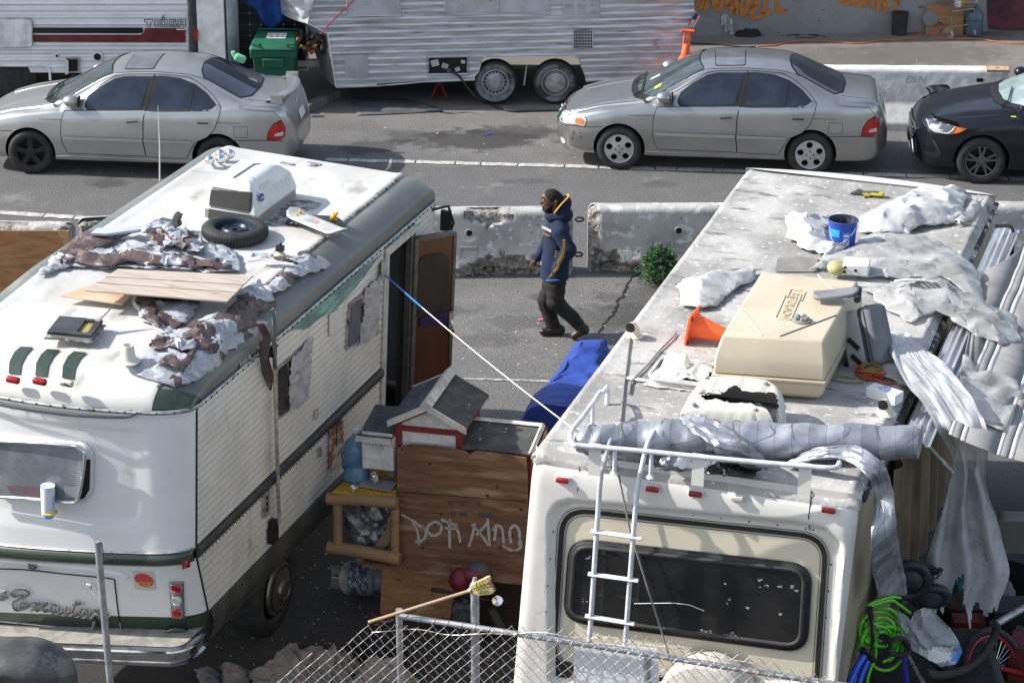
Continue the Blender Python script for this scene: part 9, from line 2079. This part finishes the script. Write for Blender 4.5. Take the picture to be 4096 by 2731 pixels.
b=MB(); b.tube([mp(2182,1124,-.24),mp(2205,1122,-.25),mp(2236,1120,-.25)],[.012,.009,.005],6); tag(b.build('blue_tool',mat('blue pen plastic',(.05,.20,.50),rough=.4),None,Fr(Matrix.Translation(mo)),smooth=60),'small blue object held in the walking man\'s near hand','tool')
# ================= awning and clutter on the right =================
def AW(px,py,z0=2.97,sl=.16):
 z=2.7
 for _ in range(12): q=R2.z(px,py,z); z=z0-sl*max(0,q.x-2.7)
 return (q.x,q.y)
stc=[mat('awning grey cloth',(.24,.235,.232),(.20,.195,.19),5,rough=.75),mat('awning white cloth',(.48,.48,.48),(.40,.40,.39),5,rough=.75)]
P=[AW(*q) for q in ((3720,1712),(3800,1540),(3900,1260),(3920,1120),(4000,980),(4110,1000),(4230,1500),(4230,1880),(4096,1838),(3960,1800),(3850,1762))]
def wspan(u):
 o=[]
 for i in range(len(P)):
  (a,c),(d,e)=P[i-1],P[i]
  if (a>u)!=(d>u): o.append(c+(e-c)*(u-a)/(d-a))
 return (min(o),max(o)) if len(o)>1 else None
mb=MB(); u=min(p[0] for p in P)+.01; k=0; ume=max(p[0] for p in P)-.01
while u<ume:
 u1=min(u+(.24,.03,.06,.04)[k%4],ume); s0,s1=wspan(u),wspan(u1)
 if s0 and s1: mb.grid(lambda a,c:(lambda x,y:V((x,y,2.97-.16*max(0,x-2.7)+.035*nz(x*2,y*2,1)+.012*math.sin(y*9))))(u+(u1-u)*a,(s0[0]+(s1[0]-s0[0])*a)*(1-c)+(s0[1]+(s1[1]-s0[1])*a)*c),2,40,m=k%2)
 u=u1;k+=1
tag(mb.build('awning_fabric',stc,None,Fr(R2.M),smooth=60,solid=.006),'grey and white striped awning cloth spread right of right motorhome','awning')
def YP(px,py,Y): return WF.at(px,py,1,Y)
def YC(px,py,d=0): return YP(px,py,17.3+(px-3440)*.0022+d)
def tb(name,pts,r,m,par=None,seg=8,sm=5,fn=YC,d=0,**k):
 b=MB(); b.tube(cat([fn(*q,d) for q in pts],sm),r,seg,**k); return b.build(name,m,par,smooth=60)
tag(tb('awning_strut',[(3680,1745),(3810,1890)],.022,vane,fn=lambda x,y,d:YP(x,y,18.0),sm=2),'grey metal awning strut under the ribbed awning cover','strut')
# hanging plastic drape
dr_=[(1340,3540,3640,3.13),(1430,3560,3740,3.12),(1520,3620,3830,3.08),(1620,3690,3900,2.98),(1720,3750,3950,2.85)]
A=[];B=[]
for y,xl,xr,z in dr_: A.append(G(xl,y,z+.03));B.append(G(xr,y,z+.03))
for y,xl,xr in ((1800,3795,3950),(1880,3800,3945),(1990,3775,3965),(2150,3725,4010),(2300,3700,4040),(2420,3690,3990),(2520,3690,3985)): A.append(YP(xl,y,18.25));B.append(YP(xr,y,18.25))
A=cat(A,7);B=cat(B,7);N=len(A); b=MB()
def df(u,v):
 i=int(round(u*(N-1))); p=A[i].lerp(B[i],v); s=u; return p+V((.02*fold(v*2,u*3,3,1.5),-.06*math.sin(v*17+2.2*math.sin(u*4))*min(1,max(0,u*2.2-.35))+.03*fold(v*1.5,u*2.5,7,1.4)*min(1,.3+u),.012*fold(v*3,u*5,9,1.5)+.05*max(0,1-u*2)*abs(fold(v*1.3,u*3,4,1.2))))
pp=MB(); pp.grid(df,N-1,46); n0=len(pp.f)
keep=[]
for k,f_ in enumerate(pp.f):
 u=(k//46+.5)/(N-1);v=(k%46+.5)/46
 if u>.80 and abs(v-.45+.15*nz(u*9,2))<.9*(u-.80): continue
 if u>.93+.10*nz(v*7,5): continue
 keep.append(f_)
b.add(pp.v,keep); drm=mat('translucent drape plastic',(.56,.565,.57),(.44,.44,.445),4,rough=.25,alpha=.80,c3=(.24,.24,.235),sc3=5,lo3=.58,hi3=.72)
tag(b.build('plastic_drape',drm,None,smooth=55),'long translucent plastic sheet hanging from roof edge to the ground at right','plastic sheet')
cor=[AW(*q) for q in ((3850,1440),(3940,1500),(4060,1520),(4090,1600),(4010,1740),(3900,1700),(3830,1600))]
tag(MB().patch(cor,.04,lambda u,w:V((u,w,3.0-.16*(u-2.7)+.06*fold(u*.6,w,5,2.4)),),jit=.3).build('plastic_sheet',pls,None,Fr(R2.M),smooth=45,solid=.003),'crumpled cloudy plastic sheet lying on the striped awning','plastic sheet')
# curtains along the side wall
cu_=mat('brown stained curtain',(.20,.145,.085),(.09,.065,.04),3,st=(1,1,.3),rough=.8)
b=MB(); b.grid(lambda u,v:V((W2+.06+.05*math.sin(u*44)+.06*v,1.1+3.2*u,2.75-1.35*v)),110,6); tag(b.build('side_curtain',cu_,None,Fr(R2.M),smooth=60),'stained brown curtain hanging along shaded side of right motorhome','curtain')
# dark junk filling
rn=random.Random(77); dk_=[mat('junk %s'%n_,c,tuple(q*.5 for q in c),8,rough=.7) for n_,c in (('black',(.018,.018,.02)),('brown',(.07,.045,.028)),('olive',(.09,.085,.03)),('navy',(.02,.03,.06)),('grey',(.12,.12,.12)),('teal',(.03,.16,.13)),('red',(.16,.02,.02)))]
names=('storage_box','wooden_crate','canvas_bag','plastic_tote','metal_case','bundle');
for i in range(34):
 X=rn.uniform(3.0,4.5);Y=rn.uniform(17.6,20.6);
 if X<2.75+(Y-17)*.32: X+=.8
 s=rn.uniform(.14,.38); z=rn.choice((0,.0,.35)) ; mi=rn.choice((0,0,0,1,1,2,3,4,4,5,6)); nm=names[i%6]
 b=MB(); b.cbox((0,0,s*.5),(s*1.5,s,s)) if i%2 else b.sphere((0,0,s*.5),s*.8,14,10,sq=(1,.8,.65))
 if not i%2: b.v=[tuple(V(v)*(1+.25*fold(v[0]*2,v[2]*3+v[1],i,2.5))) for v in b.v]
 lab='%s %s in the dark clutter at far right'%((('black','brown','olive','navy','grey','teal','red')[mi]),('box' if i%2 else 'bundle'))
 tag(b.build(nm,dk_[mi],None,Fr(Matrix.Translation((X,Y,z))@Matrix.Rotation(rn.uniform(-.7,.7),4,'Z')),smooth=30),lab,'box' if i%2 else 'bundle','dark clutter under the awning')
b=MB(); b.box((2.75,17.5,0),(3.9,18.9,.75)); tag(b.build('rubbish_heap',dk_[0],None,bev=.1),'black heap of junk beneath the bicycles','junk')
f=Fr(Matrix.Translation(YP(4075,2150,19.5))@Matrix.Rotation(.5,4,'X')); b=MB(); b.prism([V((x,0,z)) for x,z in rrect(.42,.5,.08)],(0,.10,0)); crt=tag(b.build('storage_bin',mat('grey beige tote',(.22,.215,.20),rough=.5),None,f,bev=.02),'grey-beige plastic storage bin at the right edge under awning','bin')
# seats, crate, cables
for x,y,a_,lb in ((3640,2320,.3,'upright black padded seat ring beside hanging foil'),(3720,2385,1.2,'lower black padded seat behind clear plastic bag')):
 c=YC(x,y,.25); b=MB(); b.tube([c+V((.13*math.cos(t_),-.05*math.sin(a_)*math.sin(t_),.15*math.sin(t_)*math.cos(a_*.7))) for t_ in [k*.3 for k in range(21)]],.038,8,closed=True); b.sphere(c,.12,14,10,sq=(1,.35,.8)); tag(b.build('padded_seat',mat('dusty black vinyl',(.02,.024,.03),(.04,.05,.06),7,rough=.5),None,smooth=60),lb,'seat')
b=MB()
for k in range(14): c=YC(3710+rn.uniform(-25,30),2285+rn.uniform(-18,18),.2); b.tube(cat([c+V((rn.uniform(-.07,.07),rn.uniform(-.05,.05),rn.uniform(-.05,.05))) for _ in range(5)],5),.005,4)
tag(b.build('cable_tangle',blk,None),'tangle of thin black cables above the padded seats','cables')
tag(tb('dark_post',[(3598,2245),(3602,2420)],.022,dk_[0],sm=2),'short dark post beside the hanging foil','post')
# green hose
gh=mat('bright green hose',(.10,.52,.02),(.13,.60,.03),9,rough=.35,coat=.3); hs=[]
rn=random.Random(5); P=[(3600,2390),(3560,2388),(3490,2410),(3475,2425),(3560,2400),(3600,2420),(3640,2450)]
b=MB(); b.tube(cat([YC(x,y,-.03) for x,y in P],6),.013,7)
for k in range(9):
 cx,cy=3525+rn.uniform(-16,20),2500+k*14+rn.uniform(-14,14); rx,ry=rn.uniform(50,78),rn.uniform(40,80); ph=rn.uniform(0,6)
 b.tube(cat([YC(cx+rx*math.cos(t_+ph),cy+ry*math.sin(t_+ph),.0+rn.uniform(-.06,.06)) for t_ in np.linspace(0,5.2,9)],5),.013,7)
b.tube(cat([YC(*q,-.05) for q in ((3500,2560),(3502,2620),(3480,2680),(3470,2731),(3500,2740))],5),.013,7)
tag(b.build('garden_hose',gh,None,smooth=60),'bright green coiled hose hanging between the bicycles','hose')
# bicycles
bf=mat('bicycle blue',(.01,.07,.55),(.01,.10,.65),5,rough=.25,coat=.6,metal=.3); pf=mat('purple blue frame',(.03,.03,.42),rough=.3,coat=.5); rf=mat('bicycle red',(.45,.02,.02),(.3,.02,.02),8,rough=.35,coat=.4)
def empty_at(nm,lb,ct,p): return thing(nm,lb,ct,Fr(Matrix.Translation(p)))
def sub2(t,nm,pts,r,m,d=0,sm=5,**k):
 o=tb(nm,pts,r,m,t,d=d,sm=sm,**k); o.matrix_parent_inverse=t.matrix_world.inverted(); return o
bpy.context.view_layer.update()
t=empty_at('bicycle','blue bicycle with upturned black handlebar leaning by right motorhome','bicycle',YC(3440,2850)); bpy.context.view_layer.update()
sub2(t,'frame',[(3455,2620),(3420,2680),(3390,2760)],.030,bf,-.1,2); sub2(t,'frame_tube',[(3470,2640),(3445,2700),(3430,2760)],.028,bf,-.1,2); sub2(t,'stem',[(3450,2600),(3478,2615),(3490,2640)],.03,trimb,-.1,2)
sub2(t,'handlebar',[(3482,2440),(3486,2500),(3492,2560),(3484,2610)],.014,blk,-.1); sub2(t,'grip',[(3480,2428),(3485,2472)],.022,blk,-.1,2); sub2(t,'brake_lever',[(3488,2485),(3500,2510),(3502,2530)],.006,chrome,-.12); sub2(t,'cable',[(3500,2500),(3530,2560),(3560,2600),(3600,2610)],.004,blk,-.12)
t=empty_at('bicycle','purple-blue bicycle with black bars below the clear bag','bicycle',YC(3640,2880)); bpy.context.view_layer.update()
sub2(t,'frame',[(3615,2620),(3625,2700),(3632,2780)],.020,pf,-.15,2); sub2(t,'handlebar',[(3560,2610),(3565,2570),(3590,2550),(3620,2560),(3640,2600),(3600,2620),(3560,2610)],.02,blk,-.18); sub2(t,'fork',[(3632,2620),(3670,2690),(3705,2750)],.017,alloy,-.15,2); sub2(t,'brake_cable',[(3600,2630),(3650,2660),(3700,2640),(3690,2700)],.004,blk,-.2); sub2(t,'tyre',[(3620,2560),(3700,2610),(3760,2660),(3820,2690),(3880,2700)],.04,tyre,-.1)
t=empty_at('bicycle','red-wheeled bicycle lying at the bottom right corner','bicycle',YC(3965,2850)); bpy.context.view_layer.update()
ell=lambda rx,ry,n=40:[(3968+rx*math.cos(a)+.25*ry*math.sin(a)*.2,2665+ry*math.sin(a)) for a in [k*2*math.pi/n for k in range(n)]]
for nm,rx,ry,r,m_ in (('tyre',112,145,.030,tyre),('rim',95,124,.014,rf),('brake_disc',30,38,.003,iron)):
 b=MB(); b.tube([YC(x,y,.0) for x,y in ell(rx,ry)],r,8,closed=True); o=b.build(nm,m_,t,smooth=60); o.matrix_parent_inverse=t.matrix_world.inverted()
b=MB()
for k in range(28): a=k*2*math.pi/28; b.tube([YC(3968+8*math.cos(a+1.3),2665+10*math.sin(a+1.3)),YC(3968+94*math.cos(a),2665+122*math.sin(a))],.002,3)
o=b.build('spokes',chrome,t); o.matrix_parent_inverse=t.matrix_world.inverted()
sub2(t,'frame',[(3995,2670),(4060,2685),(4150,2710)],.022,rf,-.1,2); sub2(t,'hub',[(3960,2665),(4010,2668)],.03,iron,-.08,2); sub2(t,'blue_tube',[(3860,2660),(3920,2710),(3960,2760)],.016,bf,-.06,2)
tag(tb('cycle_tyre',[(3700,2690),(3760,2700),(3850,2680),(3930,2620),(3975,2550),(3985,2505),(3970,2492)],.036,tyre,d=-.3,fn=YC),'loose black bicycle tyre curving across the red wheel','tyre')
tag(tb('metal_pole',[(3975,2500),(4130,2410)],.03,vane,d=.1,sm=2),'grey metal pole slanting out of the right edge','pole')
# clear bag
c=YC(3700,2560,-.25); b=MB(); P=[(3545,2490),(3560,2430),(3600,2440),(3640,2470),(3680,2430),(3730,2435),(3790,2490),(3830,2550),(3852,2610),(3820,2650),(3770,2660),(3720,2620),(3660,2590),(3610,2550),(3600,2490),(3570,2495)]
pw2=[((YP(x,y,c.y)-c).x,(YP(x,y,c.y)-c).z) for x,y in P]
b.patch(pw2,.025,lambda x,z:V((x,-.10*max(0,1-(x/.3)**2-(z/.25)**2)-.05*fold(x,z,4,5),z)),jit=.3,mf=lambda x,z:1 if (x>-.05 and z<-.02 and z>-.16 and x<.2) else (2 if x>.18 and z<-.02 else 0))
tag(b.build('clear_plastic_bag',[mat('clear bag film',(.50,.51,.52),rough=.15,alpha=.62,coat=.5),mat('white bag filling',(.78,.78,.78),rough=.6),mat('blue white wrap',(.10,.25,.62),(.6,.62,.66),9,rough=.3)],None,Fr(Matrix.Translation(c)),smooth=35),'clear plastic bag with white filling on top of the bicycles','bag')
# ================= fence in front =================
ra=G(1600,2462,2.2);rb=G(3250,2722,2.2); yw=math.atan2((rb-ra).y,(rb-ra).x); FF=Fr(Matrix.Translation((ra.x,ra.y,0))@Matrix.Rotation(yw,4,'Z'))
gal=mat('galvanised tube',(.48,.49,.50),(.34,.35,.36),12,rough=.42,metal=.6,c3=(.26,.18,.12),sc3=8,lo3=.66,hi3=.74); wir=mat('fence wire',(.42,.41,.39),(.24,.15,.09),30,lo=.5,hi=.62,rough=.45,metal=.6)
t=thing('chain_link_fence','galvanised chain-link fence with top rail across the bottom of the scene','fence',FF)
q=FF.w(1590,2443,0); b=MB(); b.tube([(q.x,.03,0),(q.x,.03,q.z)],.024,12); b.build('fence_post',gal,t,smooth=60)
q=FF.w(1888,2350,0); b=MB(); b.tube([(q.x,.06,0),(q.x,.06,q.z)],.030,14); p=b.build('fence_post',gal,t,smooth=60); b=MB(); b.lathe([(.036,q.z-.07),(.038,q.z-.01),(.02,q.z+.02),(.014,q.z+.05),(0,q.z+.055)],16,Matrix.Translation((q.x,.06,0)),cap=False); b.build('post_cap',gal,p,smooth=50)
q=FF.w(2582,2640,0); b=MB(); b.tube([(q.x,.05,0),(q.x,.05,q.z)],.024,12); b.build('fence_post',gal,t,smooth=60)
b=MB(); b.tube([(0,0,2.2),(1.5,0,2.2+.006),(4.2,0,2.2)],.021,12); b.build('top_rail',gal,t,smooth=60)
tpx=[FF.w(x,y,0) for x,y in ((980,2790),(1100,2700),(1260,2600),(1330,2585),(1440,2490),(1560,2478),(1900,2500),(2110,2490),(2330,2505),(2600,2530),(3000,2612),(3300,2690),(3560,2760),(3900,2830))]
tx=[q.x for q in tpx];tz=[q.z for q in tpx]; ztop=lambda x:float(np.interp(x,tx,tz))
b=MB(); rn=random.Random(2); pit=.082; x0=tx[0];x1=4.2
for sgn in (1,-1):
 for k in range(int((x1-x0+1.6)/pit)):
  xs=x0-.8+k*pit; pts=[]; z=.9;j=0
  while z<3.4:
   x=xs+sgn*(z-.9)*.95+(0 if sgn>0 else .8); ok=x0<x<x1 and z<ztop(x)+.01
   if ok: pts.append(V((x+.006*nz(x*6,z*6,k),-.028+(.005 if j%2 else -.005)*sgn+.02*nz(x*1.5,z*1.5,3),z+.005*nz(x*5,z*5,9))))
   elif pts: break
   z+=pit*.5/.95;j+=1
  if len(pts)>1: b.tube(pts,.0022,4,cap=False)
tag(b.build('wire_mesh',wir,t),kind='stuff')
b=MB(); b.tube(cat([V((x,-.03+.01*math.sin(x*9),ztop(x)-.06+.012*math.sin(x*13))) for x in np.linspace(-.2,3.6,30)],3),.0035,4); b.build('tension_wire',wir,t)
b=MB()
for x in np.linspace(.05,4.0,40): b.tube([V((x+.012*math.sin(a),.026*math.cos(a),2.2+.026*math.sin(a))) for a in np.linspace(0,6.2,10)],.0025,4)
tag(b.build('tie_wires',wir,t),kind='stuff')
P=[FF.w(x,y,.05) for x,y in ((2298,2562),(2632,2594),(2640,2900),(2290,2880))]; b=MB(); b.prism([V((x,.05,z)) for x,z in rpoly([(q.x,q.z) for q in P],.02)],(0,.004,0)); tag(b.build('blank_sign',mat('white sign sheet',(.74,.75,.78),(.68,.69,.72),2,rough=.35),None,Fr(FF.M)),'blank white sign sheet fixed behind the chain-link fence','sign')
# broom
a_=FF.w(1475,2487,-.06);c_=FF.w(1878,2362,-.0); a_.y=-.06;c_.y=0; t=thing('broom','straw broom lying over the fence post, bristles to the right','broom',FF); b=MB(); b.tube([a_,c_],.013,8); b.build('broom_handle',mat('broom wood',(.42,.28,.16),(.3,.2,.12),8,rough=.6),t,smooth=60)
d=(c_-a_).normalized(); up=V((-d.z,0,d.x)); straw=mat('broom straw',(.62,.47,.24),(.48,.34,.16),30,rough=.8); b=MB(); rn=random.Random(3)
for k in range(260):
 s=rn.uniform(-1,1);y=rn.uniform(-.022,.022); l=rn.uniform(.15,.185); b.tube([c_+up*s*.014+V((0,y*.5,0)),c_+d*.06+up*s*.045+V((0,y,0)),c_+d*l+up*s*.062+V((0,y,0))],.0022,3,cap=False)
tag(b.build('bristles',straw,t),kind='stuff')
b=MB();
for e in (.075,.10,.125): b.tube([c_+d*e+up*(.058*math.cos(a))+V((0,.03*math.sin(a),0)) for a in [k*.5 for k in range(13)]],.003,4)
b.build('binding_thread',mat('green thread',(.25,.40,.03),rough=.7),t); b=MB(); b.tube([c_-d*.005,c_+d*.02],[.018,.024],10); b.build('broom_collar',vane,t)
# lone pole at left
p0=YP(390,2165,16.9); p1=G(415,2850); t=thing('metal_post','lone galvanised post standing before the left motorhome bumper','post',Fr(Matrix.Translation((p0.x+.02,16.9,0)))); b=MB(); L_=p0.z; b.tube([(.035,0,0),(-.02,0,L_)],.026,14); b.build('post_tube',gal,t,smooth=60); b=MB(); b.lathe([(.024,0),(.022,-.03),(0,-.03)],14,Matrix.Translation((-.02,0,L_+.001)),cap=False); b.build('post_opening',darkhole,t); b=MB(); b.tube(cat([V((-.01,-.03,L_)),V((.012,-.03,L_+.005)),V((.02,-.03,L_-.06)),V((.018,-.03,L_-.12))],4),.004,5); b.build('post_wire',blk,t)
